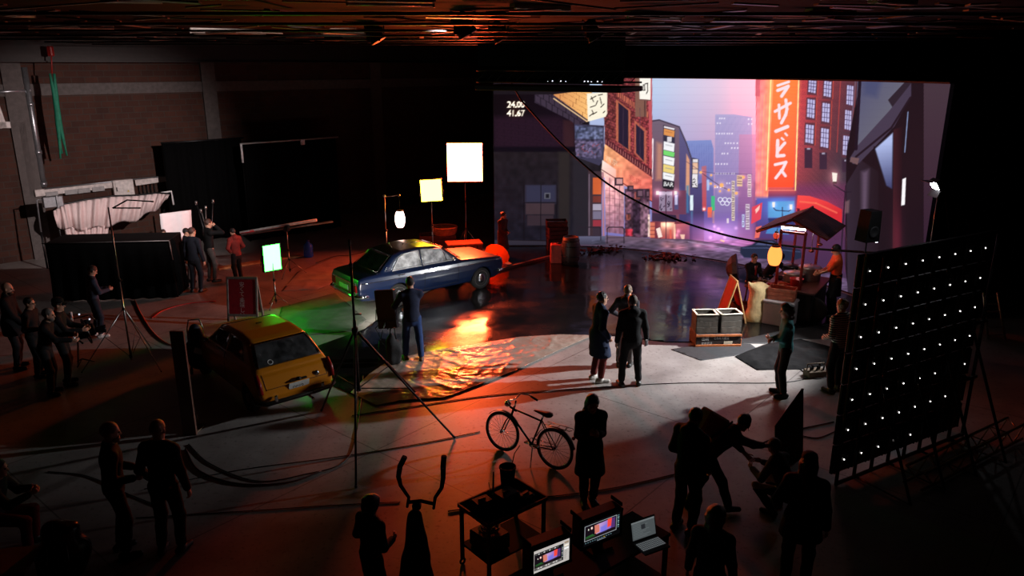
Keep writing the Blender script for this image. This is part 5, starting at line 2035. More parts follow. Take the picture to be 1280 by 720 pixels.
for sg in (1, -1):
    for poly, nm in ((s_front, 'side_window'), (s_rear, 'side_window')):
        pane([(x, sg * (sw(wc_, z) - .022), z) for x, z in poly], GL, SED, nm)
        pts = [(x, sg * (sw(wc_, z) + .004), z) for x, z in poly]
        MB().tube(pts, 0.019, 6, closed=True).build('window_trim', mat('trim_satin', (214, 214, 216), .35, .6), SED)
    MB().tube([(1.56, sg * (sw(wc_, 1.005) + .003), 1.005), (1.50, sg * (sw(wc_, 1.32) + .003), 1.32)], 0.010, 6).build('vent_bar', CHR, SED)
    # belt moulding, handles, door gaps
    yb = lambda x, z: sg * (sw(wl_, z) * float(plan(np.array(x))) + .002)
    MB().tube([(x, yb(x, .80) + sg * .004, .805) for x in np.linspace(-1.08, 3.4, 20)], 0.009, 6).build('side_moulding', CHR, SED)
    for x in (.92, .02):
        MB().tube([(x, yb(x, .88), .885), (x + .02, yb(x, .88) + sg * .04, .885), (x + .15, yb(x, .88) + sg * .04, .885), (x + .17, yb(x, .88), .885)], 0.011, 6).build('door_handle', CHR, SED)
    sm = MB()
    for L in ([(1.88, .96), (1.88, .38)], [(.79, .98), (.79, .32)], [(-.12, .98), (.12, .75), (.36, .42)], [(1.88, .36), (.40, .33)]):
        pts = []
        for (xa, za), (xb, zb) in zip(L[:-1], L[1:]):
            for t in np.linspace(0, 1, 8):
                pts.append((xa + (xb - xa) * t, yb(xa + (xb - xa) * t, za + (zb - za) * t) - sg * .002, za + (zb - za) * t))
        sm.tube(pts, 0.006, 5)
    sm.build('door_seam', DARK, SED)
    # side vent slats behind the rear window
    v = MB()
    for k in range(3):
        z = 1.03 + .035 * k
        v.tube([(-.22 + .02 * k, sg * (sw(wc_, z) + .002), z), (-.36 + .03 * k, sg * (sw(wc_, z) - .004), z)], 0.008, 5)
    v.build('pillar_vent', CHR, SED)
wp = [(2.055, .64, 1.0), (1.56, .52, 1.36), (1.56, -.52, 1.36), (2.055, -.64, 1.0)]
pane([(x - .03, y, z) for x, y, z in wp], GLC, SED, 'windscreen')
bp_ = [(-.53, .64, 1.0), (-.10, .525, 1.35), (-.10, -.525, 1.35), (-.53, -.64, 1.0)]
pane([(x + .02, y, z) for x, y, z in bp_], GLC, SED, 'rear_window')
MB().tube([(x - .012, y * 1.02, z) for x, y, z in bp_], 0.012, 6, closed=True).build('rear_window_trim', CHR, SED)
MB().tube([(x + .012, y * 1.02, z) for x, y, z in wp], 0.012, 6, closed=True).build('windscreen_trim', CHR, SED)
for x, y in ((0, .70), (0, -.70), (2.705, .70), (2.705, -.70)):
    wheel(SED, x, y, .315, .17, 1 if y > 0 else -1)
st = mat('seat_grey', (92, 90, 88), 0.7)
for y in (.36, -.36):
    seat(SED, 1.0, y, .56, st)
seat(SED, .25, 0, 1.25, st, bench=True)
MB().torus((1.52, .36, .96), .19, .013, (-.75, 0, .6)).cyl((1.55, .36, .93), (1.85, .36, .75), .02).build('steering_wheel', DARK, SED)
MB().box((1.84, 0, .86), (.2, 1.3, .2), bev=.05).build('dashboard', DARK, SED)
# tail: panel, lamps, bumper, plate
MB().box((-1.165, 0, .66), (.03, 1.30, .30), bev=.01).build('tail_panel', mat('tail_panel_grey', (128, 130, 132), 0.3, 0.6), SED)
MB().box((-1.185, 0, .79), (.03, 1.36, .035), bev=.01).build('tail_moulding', CHR, SED)
for sg in (1, -1):
    MB().box((-1.172, sg * .60, .66), (.05, .22, .20), bev=.02).build('tail_lamp', mat('lamp_red_plastic', (120, 20, 20), 0.2), SED)
    MB().box((-1.24, sg * .42, .50), (.05, .05, .17), bev=.018).build('overrider', CHR, SED)
MB().box((-1.19, 0, .62), (.015, .5, .12), bev=.004).build('number_plate', mat('plate_white', (190, 190, 186), 0.4), SED)
bb = MB().tube([(-.92, .86, .47), (-1.12, .83, .47), (-1.21, .72, .47), (-1.23, .4, .47), (-1.23, -.4, .47), (-1.21, -.72, .47), (-1.12, -.83, .47), (-.92, -.86, .47)], .045, 8)
bb.build('rear_bumper', CHR, SED)
MB().tube([(3.2, .86, .47), (3.44, .80, .47), (3.53, .4, .47), (3.53, -.4, .47), (3.44, -.80, .47), (3.2, -.86, .47)], .045, 8).build('front_bumper', CHR, SED)
for sg in (1, -1):
    MB().lathe([(.09, 0), (.09, .03), (.06, .05), (.001, .055)], (3.47, sg * .60, .68), 20, Matrix.Rotation(PI / 2, 3, 'Y')).build('headlamp', CHR, SED)
    MB().tube([(1.65, sg * .80, .98), (1.68, sg * .90, 1.03)], .010, 5).ball((1.68, sg * .93, 1.06), .06, 8, (.4, 1.1, .75)).build('door_mirror', CHR, SED)
MB().box((3.49, 0, .66), (.03, 1.02, .22), bev=.01).build('grille', mat('grille_dark', (70, 70, 72), 0.3, 0.8), SED)
MB().tube([(.1, -.45, 1.43), (-.05, -.47, 1.70)], .005, 5).tube([(.45, -.3, 1.49), (.45, -.3, 1.56), (1.05, -.3, 1.56), (1.05, -.3, 1.49)], .010, 6).build('roof_bar', CHR, SED)

# ---- yellow small saloon, seen from behind
fw2 = Vector((-.66, .751, 0)).normalized()
rc = (G(326, 530) + G(419, 499)) / 2
ra2 = rc + fw2 * .60
YC = thing('small_car', ra2, math.atan2(fw2.y, fw2.x), 'ochre yellow small old car seen from behind next to the upright board', 'car')
lower = [(3.02, .28), (3.10, .40), (3.11, .62), (3.0, .80), (2.2, .90), (1.9, .93), (.3, .94), (-.30, .93), (-.50, .80), (-.62, .62), (-.645, .46), (-.60, .30), (-.4, .22), (2.8, .22)]
cabin = [(1.92, .90), (1.48, 1.27), (1.25, 1.325), (.6, 1.35), (.18, 1.315), (.04, 1.28), (-.44, .87)]
wl2 = [(.2, .66), (.32, .715), (.5, .755), (.65, .765), (.80, .755), (.95, .715)]
wc2 = [(.85, .715), (1.0, .68), (1.2, .60), (1.36, .53)]
plan2 = lambda x: 1 - .06 * np.clip(np.abs(x - 1.2) / 1.9, 0, 1.05) ** 5
s1 = [(1.68, .975), (1.40, 1.24), (.90, 1.275), (.90, .975)]
s2 = [(.83, .975), (.83, 1.275), (.33, 1.25), (.08, .975)]
wind = [(2.02, .96), (1.60, 1.285), (1.36, 1.25), (1.66, .96)]
back = [(-.52, .955), (-.12, 1.285), (.12, 1.255), (-.20, .955)]
mid2 = lambda aY, Z: aY - (0.63 - (Z - .95) * 0.30)
P, Q = car_body(lower, cabin, wl2, wc2, ((0, .315), (2.37, .315)), ((s1, side_f), (s2, side_f), (wind, mid2), (back, mid2)), plan2)
mesh_np('car_body', P, Q, car_paint('paint_ochre', (184, 112, 16), .12), YC)
GLY = glass('dark_car_glass', (96, 116, 132), 0.05)
for sg in (1, -1):
    for poly in (s1, s2):
        pane([(x, sg * (sw(wc2, z) - .022), z) for x, z in poly], GLY, YC, 'side_window')
        MB().tube([(x, sg * (sw(wc2, z) + .003), z) for x, z in poly], .008, 6, closed=True).build('window_trim', CHR, YC)
    # tall tail lamps on the fin edges
    tl = MB().tube([(-.47, sg * .70, .86), (-.585, sg * .705, .72), (-.64, sg * .70, .54)], [.035, .05, .045], 8)
    tl.build('tail_lamp', mat('lamp_red_plastic', (120, 20, 20), 0.2), YC)
    MB().box((-.70, sg * .46, .41), (.06, .06, .17), bev=.02).build('overrider', CHR, YC)
    MB().tube([(1.52, sg * .70, .95), (1.55, sg * .80, 1.0)], .008, 5).ball((1.55, sg * .83, 1.02), .05, 8, (.4, 1.1, .75)).build('door_mirror', CHR, YC)
    MB().lathe([(.085, 0), (.085, .03), (.05, .05), (.001, .055)], (3.09, sg * .55, .64), 18, Matrix.Rotation(PI / 2, 3, 'Y')).build('headlamp', CHR, YC)
    MB().tube([(.87, sg * (sw(wl2, z) + .001), z) for z in np.linspace(.95, .28, 8)], .005, 5).tube([(1.72, sg * (sw(wl2, z) * .995), z) for z in np.linspace(.93, .30, 8)], .005, 5).build('door_seam', DARK, YC)
pane([(-.385, .60, .955), (-.045, .505, 1.275), (-.045, -.505, 1.275), (-.385, -.60, .955)], GLY, YC, 'rear_window')
MB().tube([(-.41, .61, .955), (-.065, .515, 1.285), (-.065, -.515, 1.285), (-.41, -.61, .955)], .010, 6, closed=True).build('rear_window_trim', CHR, YC)
MB().torus((-.345, .36, 1.0), .045, .008, (-.68, 0, .73), 18, 6).build('round_sticker', mat('sticker_white', (220, 220, 220), .5), YC)
pane([(1.87, .60, .97), (1.50, .50, 1.27), (1.50, -.50, 1.27), (1.87, -.60, .97)], GLY, YC, 'windscreen')
for x, y in ((0, .64), (0, -.64), (2.37, .64), (2.37, -.64)):
    wheel(YC, x, y, .27, .15, 1 if y > 0 else -1, .15)
for y in (.33, -.33):
    seat(YC, 1.05, y, .5, st, .30, .55)
seat(YC, .35, 0, 1.1, st, .30, .5, True)
MB().torus((1.45, .33, .88), .18, .012, (-.6, 0, .75)).build('steering_wheel', DARK, YC)
# boot lid outline, plate with lamp, badge, bumper
rx = lambda z: float(np.interp(z, [.46, .62, .80, .93], [-.645, -.62, -.50, -.30])) - .004
sm = MB()
for L in ([(.60, .90), (.60, .60)], [(-.60, .90), (-.60, .60)], [(.60, .60), (-.60, .60)]):
    (ya, za), (yb_, zb) = L
    sm.tube([(rx(za + (zb - za) * t), ya + (yb_ - ya) * t, za + (zb - za) * t) for t in np.linspace(0, 1, 7)], .006, 5)
sm.build('boot_seam', DARK, YC)
tilt = Matrix.Rotation(math.radians(-14), 4, 'Y')
pl = MB().box((rx(.555) - .012, -.02, .555), (.012, .40, .14), tilt, .004).build('number_plate', mat('plate_white', (190, 190, 186), 0.4), YC)
vs, fs = text_tris('70-76', .105)
mt = MB()
mt.add([(rx(.555) - .0215 - (v[1] - .035) * .25 * -1, .125 - v[0] * .95, .518 + v[1]) for v in vs], fs)
mt.build('plate_number', mat('plate_text', (30, 30, 32), .5), pl)
MB().box((rx(.655) - .03, -.02, .655), (.06, .34, .035), bev=.012).ball((rx(.67) - .05, -.02, .67), .045, 10, (1, 1.2, .8)).build('plate_lamp', mat('lamp_housing', (36, 34, 34), .35, .5), YC)
bd = MB().lathe([(.052, 0), (.052, .008), (.045, .014), (.001, .014)], (rx(.66) - .002, -.40, .66), 22, Matrix.Rotation(-PI / 2 + .25, 3, 'Y')).build('badge', CHR, YC)
MB().torus((rx(.66) - .018, -.40, .66), .028, .005, (-1, 0, .25), 18, 5).build('badge_ring', DARK, bd)
MB().tube([(-.40, .77, .36), (-.58, .75, .36), (-.69, .62, .36), (-.71, 0, .36), (-.69, -.62, .36), (-.58, -.75, .36), (-.40, -.77, .36)], .042, 8).build('rear_bumper', mat('bumper_dull', (60, 58, 56), .35, .8), YC)
MB().box((-.735, -.42, .39), (.012, .34, .03), bev=.005).build('bumper_strip', CHR, YC)
MB().tube([(-.45, -.25, .22), (-.72, -.25, .22)], .025, 8).build('exhaust_pipe', CHR, YC)
MB().tube([(2.9, .76, .36), (3.1, .66, .36), (3.16, 0, .36), (3.1, -.66, .36), (2.9, -.76, .36)], .04, 8).build('front_bumper', CHR, YC)
MB().box((.9, 0, 1.352), (.05, .12, .018), bev=.006).build('roof_catch', CHR, YC)
# ------------------------------------------------------------------ props
WOODC = mat('crate_wood', (112, 92, 72), 0.7, var=0.35, scale=5, bump=0.4)
WOODL = mat('light_wood', (196, 150, 96), 0.6, var=0.25, scale=6, bump=0.2)
WOODR = mat('old_red_wood', (86, 46, 36), 0.65, var=0.35, scale=5, bump=0.3)
MBLK = mat('matte_black', (14, 14, 15), 0.8, spec=0.2)


def local(T, p):
    """world point in the frame of an unscaled thing turned about z"""
    d = Vector(p) - T.location
    a = -T.rotation_euler.z
    return Vector((d.x * math.cos(a) - d.y * math.sin(a), d.x * math.sin(a) + d.y * math.cos(a), d.z))


# ---- LED panel array seen from behind
a0 = Vector((4.92, 10.42, 0))
a1 = Vector((7.78, 12.05, 0))
av = (a1 - a0).normalized()
W_, H_ = (a1 - a0).length, 3.62
T = thing('led_panel_array', (a0 + a1) / 2, math.atan2(av.y, av.x), 'tall black LED panel array seen from behind, dotted with white status lights', 'LED panel array')
nc, nr = 8, 7
cw, ch = W_ / nc, (H_ - .12) / nr
proto = None
PLED = emit('status_white', (255, 250, 244), 5)
for i in range(nc):
    for j in range(nr):
        x, z = -W_ / 2 + cw * (i + .5), .12 + ch * (j + .5)
        if proto is None:
            b = MB().box((0, .03, 0), (cw * .97, .06, ch * .97), bev=.012)
            b.box((0, -.02, 0), (cw * .5, .05, ch * .6), bev=.015).box((0, -.05, ch * .22), (cw * .3, .03, .03), bev=.008)
            for sx in (-1, 1):
                b.box((sx * cw * .40, -.01, 0), (.025, .04, ch * .9), bev=.006)
            b.tube([(-cw * .2, -.05, -ch * .3), (-cw * .2, -.09, -ch * .1), (-.02, -.09, .02), (.05, -.05, ch * .1)], .008, 5)
            proto = b.build('panel_module', mat('panel_black', (13, 13, 14), .55), T)
            dot = MB().box((-.02, -.052, .0), (.016, .012, .018), bev=.003).build('status_light', PLED, proto)
            o = proto
        else:
            o = proto.copy()
            COL.objects.link(o)
            o.parent = T
            if not (i >= 5 and j == 0 or i >= 7 and j <= 1):
                d = dot.copy()
                COL.objects.link(d)
                d.parent = o
        o.location = (x, 0, z)
b = MB()
for i in range(nc + 1):
    b.box((-W_ / 2 + cw * i, -.10, H_ / 2), (.035, .05, H_), bev=.006)
for z in (.06, 1.12, 2.12, H_ + .02):
    b.box((0, -.13, z), (W_ + .1, .05, .05), bev=.008)
b.build('frame', mat('array_frame', (16, 16, 17), .5, .4), T)
b = MB()
for i in range(1, nc, 2):
    x = -W_ / 2 + cw * i
    b.tube([(x, -.12, 2.2), (x, -1.05, .05), (x, -.12, .05)], .025, 6)
b.build('brace', BLKM, T)
# low truss with warm edges lying in front of it, and a folding barrier
c0, c1 = G(1140, 612, .0), G(1266, 548, .0)
T = thing('lattice_truss', (c0 + c1) / 2, math.atan2((c1 - c0).y, (c1 - c0).x), 'low lattice truss lying on the floor behind the black panel array', 'truss')
L = (c1 - c0).length
trm = mat('truss_alu', (150, 118, 84), .35, .8)
b = MB()
for y in (-.14, .14):
    for z in (.06, .34):
        b.cyl((-L / 2, y, z), (L / 2, y, z), .024, n=8)
b.build('chord', trm, T)
b = MB()
n = 10
for i in range(n):
    x, x2 = -L / 2 + L * i / n, -L / 2 + L * (i + 1) / n
    for y in (-.14, .14):
        b.cyl((x, y, .06 if i % 2 else .34), (x2, y, .34 if i % 2 else .06), .012, n=6)
    b.cyl((x, -.14, .34), (x2 if i % 2 else x, .14, .34), .012, n=6)
b.build('lattice', trm, T)


def ladder(p, q, w, label, n=7, name='ladder'):
    p, q = Vector(p), Vector(q)
    T = thing(name, p, 0, label, 'ladder')
    d = q - p
    s = Vector((w / 2, 0, 0))
    al = mat('ladder_alu', (150, 140, 134), .4, .6)
    for sg in (-1, 1):
        MB().tube([s * sg, d + s * sg * .8], .025, 6).build('rail', al, T)
    for i in range(n):
        t = (i + .6) / n
        MB().cyl(d * t - s * .95, d * t + s * .95, .016, n=6).build('rung', al, T)
    return T


e = G(1218, 372)
ladder((12.4, 20.6, 0), D(1209, 254, 20.9), .42, 'pale ladder leaning in the dark behind the work light', 11)
ladder(G(1246, 424), D(1238, 366, 16.6) , .40, 'ladder with warm edges leaning at the far end of the panel array', 6)

# ---- speaker on a stand near the right end of the screen
q = D(1086, 282, 17.2)
T = thing('loudspeaker', (q.x, q.y, 0), math.radians(20), 'black loudspeaker on a pole before the right end of the LED wall', 'loudspeaker')
tripod(T, q.z - .3, .5, .5, BLKM)
MB().prism([(-.2, -.36), (.2, -.36), (.17, .36), (-.14, .36)], -.17, .17, Matrix.Translation((0, 0, q.z))).build('cabinet', MBLK, T)
MB().lathe([(.13, 0), (.14, .02), (.10, .01), (.03, -.02), (.001, -.02)], (0, -.175, q.z - .12), 20, Matrix.Rotation(PI / 2, 3, 'X')).build('cone', mat('cone_grey', (32, 32, 34), .6), T)
MB().box((.15, -.1, q.z - .33), (.09, .08, .11), bev=.01).build('mount_clamp', BLKM, T)
MB().box((.15, -.145, q.z - .33), (.07, .01, .10), bev=.003).build('signal_lamp', emit('signal_white', (230, 240, 255), 5), T)

# ---- food cart
u, v = Vector((.83, -.56, 0)), Vector((.56, .83, 0))
CC = Vector((7.36, 18.80, 0))
CART = thing('food_cart', CC, math.atan2(u.y, u.x), 'dark wooden street food cart with gabled red brown roof', 'food cart')
RP = mat('post_red', (140, 20, 18), .45)
CW = mat('cart_wood', (36, 22, 18), .6, var=.3, bump=.2)
MB().box((.05, 0, .42), (1.0, 1.66, .70), bev=.02).build('cart_body', CW, CART)
b = MB()
for k in range(9):
    b.box((-.46 + .005, -.76 + k * .19, .42), (.02, .16, .62), bev=.006)
for k in range(6):
    b.box((-.36 + k * .165, -.842, .42), (.14, .02, .62), bev=.006)
b.build('plank_cladding', CW, CART)
MB().box((-.02, 0, .80), (1.30, 1.80, .06), bev=.015).build('counter_top', mat('counter_wood', (84, 44, 34), .4, var=.3, bump=.1), CART)
MB().box((-.84, -.22, .66), (.36, 1.1, .04), bev=.01).box((-.70, -.60, .58), (.04, .05, .16)).box((-.70, .2, .58), (.04, .05, .16)).build('side_counter', mat('counter_wood', (84, 44, 34), .4), CART)
for x, y in ((-.36, -.74), (.22, -.74), (-.36, .74), (.22, .74)):
    MB().box((x, y, 1.55), (.06, .06, 1.5), bev=.008).build('post', RP, CART)
RZ, EZ = 2.62, 2.28
slope = lambda x: RZ - abs(x + .06) * .48
rf = mat('roof_sheet', (104, 42, 36), .45, var=.4, scale=3, bump=.2)
for sg in (-1, 1):
    b = MB()
    b.sheet(lambda s_, t: (-.06 + sg * .86 * s_, -.98 + 1.96 * t, RZ - .86 * s_ * .46 + .014 * math.sin(t * 2 * PI * 15)), 6, 90)
    o = b.build('roof_slope', rf, CART, .02)
b = MB()
for y in (-.96, .96):
    for sg in (-1, 1):
        b.tube([(-.06, y, RZ - .03), (-.06 + sg * .84, y, RZ - .84 * .46 - .03)], .03, 4)
b.build('barge_board', RP, CART)
MB().cyl((-.06, -.98, RZ + .01), (-.06, .98, RZ + .01), .03, n=8).build('ridge', RP, CART)
for y in (-.74, .74):
    MB().box((-.07, y, 2.24), (.66, .05, .06), bev=.006).build('cross_beam', RP, CART)
MB().lathe([(.34, -.03), (.34, .03), (.30, .05)], (.55, -.6, .34), 24, Matrix.Rotation(PI / 2, 3, 'X')).build('cart_wheel', CW, CART)
wp_ = lambda x, y, z: CC + u * x + v * y + Vector((0, 0, z))
q = wp_(-.10, -.66, 2.36)
T = thing('work_lamp', q, math.atan2(u.y, u.x), 'white strip lamp glowing under the roof of the food cart', 'lamp')
MB().box((0, 0, .03), (.62, .14, .05), bev=.015).build('lamp_body', mat('lamp_white_body', (190, 190, 190), .4), T)
MB().lathe([(.035, -.28), (.035, .28)], (0, 0, -.02), 12, Matrix.Rotation(PI / 2, 3, 'Y')).build('lamp_tube', emit('tube_glow', (255, 246, 240), 40), T)
MB().cyl((0.2, 0, .05), (.2, 0, .22), .008).cyl((-.2, 0, .05), (-.2, 0, .16), .008).build('hook', STEEL, T)
q = wp_(-.40, -.96, 1.66)
lantern('paper_lantern', tuple(q), .17, .46, emit('lantern_orange', (255, 140, 64), 2.2), 'orange paper lantern hanging at the left post of the food cart', 2.40)
q = wp_(-.50, -.62, 2.10)
lantern('paper_lantern', tuple(q), .075, .15, emit('lantern_red', (235, 70, 44), .8), 'tiny red lantern under the roof corner of the food cart', 2.26)


def pot(x, y, r, h, m, label, lid=True, name='cooking_pot', z=.83):
    T = thing(name, wp_(x, y, z), .3, label, 'pot')
    MB().lathe([(r * .9, 0), (r, .02), (r, h), (r * 1.06, h + .01), (r * .95, h + .01), (r * .92, .05), (.001, .04)], n=28).build('pot_body', m, T)
    for sg in (-1, 1):
        MB().tube([(sg * r, -.06, h * .75), (sg * (r + .05), -.05, h * .8), (sg * (r + .05), .05, h * .8), (sg * r, .06, h * .75)], .01, 6).build('handle', m, T)
    if lid:
        o = MB().lathe([(r * 1.04, h + .012), (r * .98, h + .03), (r * .2, h + .07), (.001, h + .075)], n=28).lathe([(.012, h + .07), (.025, h + .10), (.001, h + .115)], n=12).build('pot_lid', m, T)
    return T


alu = mat('pot_alu', (196, 196, 198), .3, .9)
pot(-.12, .05, .27, .20, alu, 'wide aluminium pot with a lid between the posts of the food cart')
pot(.16, .42, .28, .32, alu, 'largest round pot at the back of the food cart beside the vendor')
pot(-.30, .50, .22, .26, mat('pot_dark', (60, 62, 66), .35, .7), 'dark soup pot with pale lid behind the orange lantern')
bowlm = mat('bowl_black', (30, 22, 22), .3)
for i, (x, y, zz, c, lb) in enumerate(((-.86, .05, .685, bowlm, 'dark bowl on the low side counter nearest the leaning diner'), (-.80, -.30, .685, bowlm, 'dark bowl at the middle of the low side counter'), (-.45, -.05, .83, bowlm, 'small dark bowl on the cart top behind the orange lantern post'),
                                       (-.82, -.58, .685, mat('bowl_pale', (190, 180, 172), .35), 'pale bowl at the near end of the low side counter'))):
    T = thing('bowl', wp_(x, y, zz), 0, lb, 'bowl', 'bowls on the food cart')
    MB().lathe([(.05, 0), (.055, .02), (.10, .06), (.115, .085), (.105, .085), (.08, .05), (.001, .03)], n=22).build('bowl_body', c, T)
T = thing('tray', wp_(-.32, -.62, .832), .5, 'red tray of skewers at the front edge of the food cart', 'tray')
MB().box((0, 0, .012), (.42, .30, .02), bev=.006).box((0, .15, .03), (.44, .02, .05)).box((0, -.15, .03), (.44, .02, .05)).box((.21, 0, .03), (.02, .3, .05)).box((-.21, 0, .03), (.02, .3, .05)).build('tray_body', mat('tray_red', (150, 26, 22), .4), T)
b = MB()
for k in range(8):
    b.cyl((-.17 + k * .048, -.12, .03), (-.17 + k * .048 + .01, .12, .045), .009, n=6)
b.build('skewers', mat('skewer_brown', (150, 90, 50), .6), T)
T = thing('bucket', wp_(.10, -.62, .832), 0, 'red tub standing on the food cart at the right front post', 'tub')
MB().lathe([(.13, 0), (.16, .24), (.17, .25), (.155, .25), (.125, .02), (.001, .02)], n=24).build('tub_body', mat('tub_red', (176, 28, 24), .4), T)
MB().tube([(-.16, 0, .22), (-.12, -.1, .17), (.12, -.1, .17), (.16, 0, .22)], .006, 5).build('handle', STEEL, T)
for k, (x, y, z0, z1, lb) in enumerate(((.30, -.30, 1.75, 2.3, 'steel ladle hanging from the cart roof left of the vendor'), (.40, .1, 1.85, 2.3, 'second steel ladle hanging nearest the face of the vendor'))):
    T = thing('ladle', wp_(x, y, z0), 0, lb, 'ladle', 'ladles hanging from the cart roof')
    MB().cyl((0, 0, .02), (0, 0, z1 - z0 + .08), .008).build('handle', STEEL, T)
    MB().ball((0, 0, 0), .07, 10, (1, 1, .6)).build('scoop', mat('scoop_red', (170, 90, 80), .25, .7), T)

# ---- stacked things in front of the cart
p = G(893, 428)
T = thing('crate', p, .05, 'printed dark wooden crate lying under the two planter boxes', 'crate')
MB().box((0, 0, .15), (1.04, .56, .30), bev=.008).build('crate_body', mat('crate_dark', (46, 30, 24), .6, var=.3, bump=.2), T)
b = MB()
for z in (.03, .27):
    b.box((0, -.285, z), (1.06, .02, .05), bev=.004)
b.box((.525, 0, .10), (.02, .56, .16), bev=.004)
b.build('batten', mat('crate_orange', (190, 104, 52), .6, var=.2), T)
prm = mat('print_white', (206, 200, 196), .6)
lb = MB()
for body, x, z, s_ in (('出荷', -.40, .16, .11), ('とれたて野菜', -.12, .185, .075), ('産地直送', -.40, .055, .08)):
    vs, fs = text_tris(body, s_)
    lb.add([(x + v_[0] * .8, -.2875, z + v_[1]) for v_ in vs], fs)
lb.build('printed_label', prm, T)
MB().box((.22, -.287, .09), (.2, .006, .07), bev=.002).build('label_patch', mat('patch_cream', (214, 196, 170), .6), T)


def planter(p, rz, label, z0):
    T = thing('planter_box', Vector((p.x, p.y, z0)), rz, label, 'wooden box', 'open wooden planter boxes')
    w, d, h, t = .50, .42, .44, .03
    gm = mat('grey_wood', (78, 71, 63), .7, var=.3, scale=4, bump=.3)
    for sx, sy, a, b_ in ((0, -1, w, t), (0, 1, w, t), (-1, 0, t, d), (1, 0, t, d)):
        b = MB()
        for k in range(3):
            b.box((sx * (w / 2 - t / 2), sy * (d / 2 - t / 2), h * (k + .5) / 3), (a, b_, h / 3 - .006), bev=.004)
        b.build('side_board', gm, T)
    MB().box((0, 0, .02), (w - .04, d - .04, .03)).build('base_board', gm, T)
    b = MB()
    for sx, sy, a, b_ in ((0, -1, w, t + .02), (0, 1, w, t + .02), (-1, 0, t + .02, d), (1, 0, t + .02, d)):
        b.box((sx * (w / 2 - t / 2), sy * (d / 2 - t / 2), h + .008), (a, b_, .016), bev=.003)
    b.build('top_rim', mat('lit_wood_rim', (206, 196, 178), .6), T)  # rim paler than the boards: key light on the top edges put into the colour
    return T


planter(p + Vector((-.27, -.02, 0)), .03, 'open wooden planter box on the printed crate, nearer the black umbrella', .302)
planter(p + Vector((.28, .02, 0)), .12, 'open wooden planter box on the printed crate, nearer the cream sack', .302)
p = G(944, 402)
F = Field((-.4, -.3, -.02), (.4, .3, 1.15), .014)
F.cone((0, 0, .16), (.02, 0, .82), .245, .225, .04, ((0, 1, 0), .62))
F.cone((0, 0, .10), (0, 0, .2), .22, .25, .04, ((0, 1, 0), .6))
F.cone((-.19, 0, .86), (-.24, 0, 1.01), .05, .02, .06)
F.cone((.18, 0, .86), (.26, 0, .94), .06, .02, .06)
F.cone((-.15, 0, .92), (.16, 0, .90), .06, .05, .08)
F.wrinkle(.006, 6, 14)
F.cut((0, 0, .005), (0, 0, -1))
P, Q = F.mesh()
T = thing('grain_sack', p, -.1, 'plump cream sack standing in front of the food cart', 'sack')
mesh_np('sack_body', P, Q, mat('sack_cream', (240, 208, 152), .85, bump=.4, bscale=30), T)
MB().tube([(-.16, 0, .90), (0, -.03, .905), (.16, 0, .89)], .014, 6).build('sack_seam', mat('seam_tan', (180, 140, 90), .8), T)
# red sandwich board seen edge on
p = G(913, 400)
T = thing('sandwich_board', p, math.radians(91), 'wooden sandwich board with a red face before the seated diner', 'sandwich board')
for sg, nm in ((-1, 0), (1, 1)):
    M = Matrix.Translation((0, sg * .30, 0)) @ Matrix.Rotation(sg * math.radians(15.5), 4, 'X')
    b = MB()
    for x in (-.28, .28):
        b.box((x, 0, .58), (.05, .035, 1.16), bev=.006)
    b.box((0, 0, 1.13), (.6, .035, .05), bev=.006).box((0, 0, .16), (.6, .035, .05), bev=.006)
    o = b.build('frame', WOODL, T, M=M)
    MB().box((0, 0, .65), (.52, .02, .94)).build('board_face', mat('board_red', (190, 26, 24), .5), o, M=M)
# wooden crates and white box beside the cart
p = Vector((6.65, 17.93, 0))
T = thing('foam_box', p, math.atan2(u.y, u.x), 'large pale foam box beside the cream sack at the foot of the cart', 'box')
MB().box((0, 0, .28), (.72, .52, .56), bev=.03).build('box_body', mat('foam_white', (196, 178, 178), .7, var=.06), T)
MB().box((0, 0, .60), (.76, .56, .08), bev=.025).build('box_lid', mat('foam_white', (196, 178, 178), .7), T)


def crate(p, rz, size, m, label, z0=0.0, group=None, slats=3):
    T = thing('wooden_crate', Vector((p[0], p[1], z0)), rz, label, 'crate', group)
    w, d, h = size
    for sx, sy in ((0, -1), (0, 1), (-1, 0), (1, 0)):
        b = MB()
        for k in range(slats):
            b.box((sx * w / 2, sy * d / 2, h * (k + .5) / slats), (.02 if sx else w, .02 if sy else d, h / slats * .84), bev=.004)
        b.build('slatted_side', m, T)
    b = MB()
    for sx in (-1, 1):
        for sy in (-1, 1):
            b.box((sx * (w / 2 - .03), sy * (d / 2 - .03), h / 2), (.04, .04, h), bev=.004)
    b.build('corner_post', m, T)
    MB().box((0, 0, .02), (w, d, .02)).build('crate_floor', m, T)
    return T


crate(p + Vector((.02, .02, 0)), -.5, (.62, .40, .30), mat('crate_salmon', (196, 112, 84), .6, var=.25), 'slatted crate standing on the pale foam box beside the cart', .642)
crate(G(950, 392), .3, (.40, .34, .86), WOODC, 'tall slatted crate behind the cream sack', 0.0, slats=6)
crate(G(926, 398), .1, (.46, .34, .42), WOODR, 'brown box crate between the sandwich board and the cream sack', 0.0)
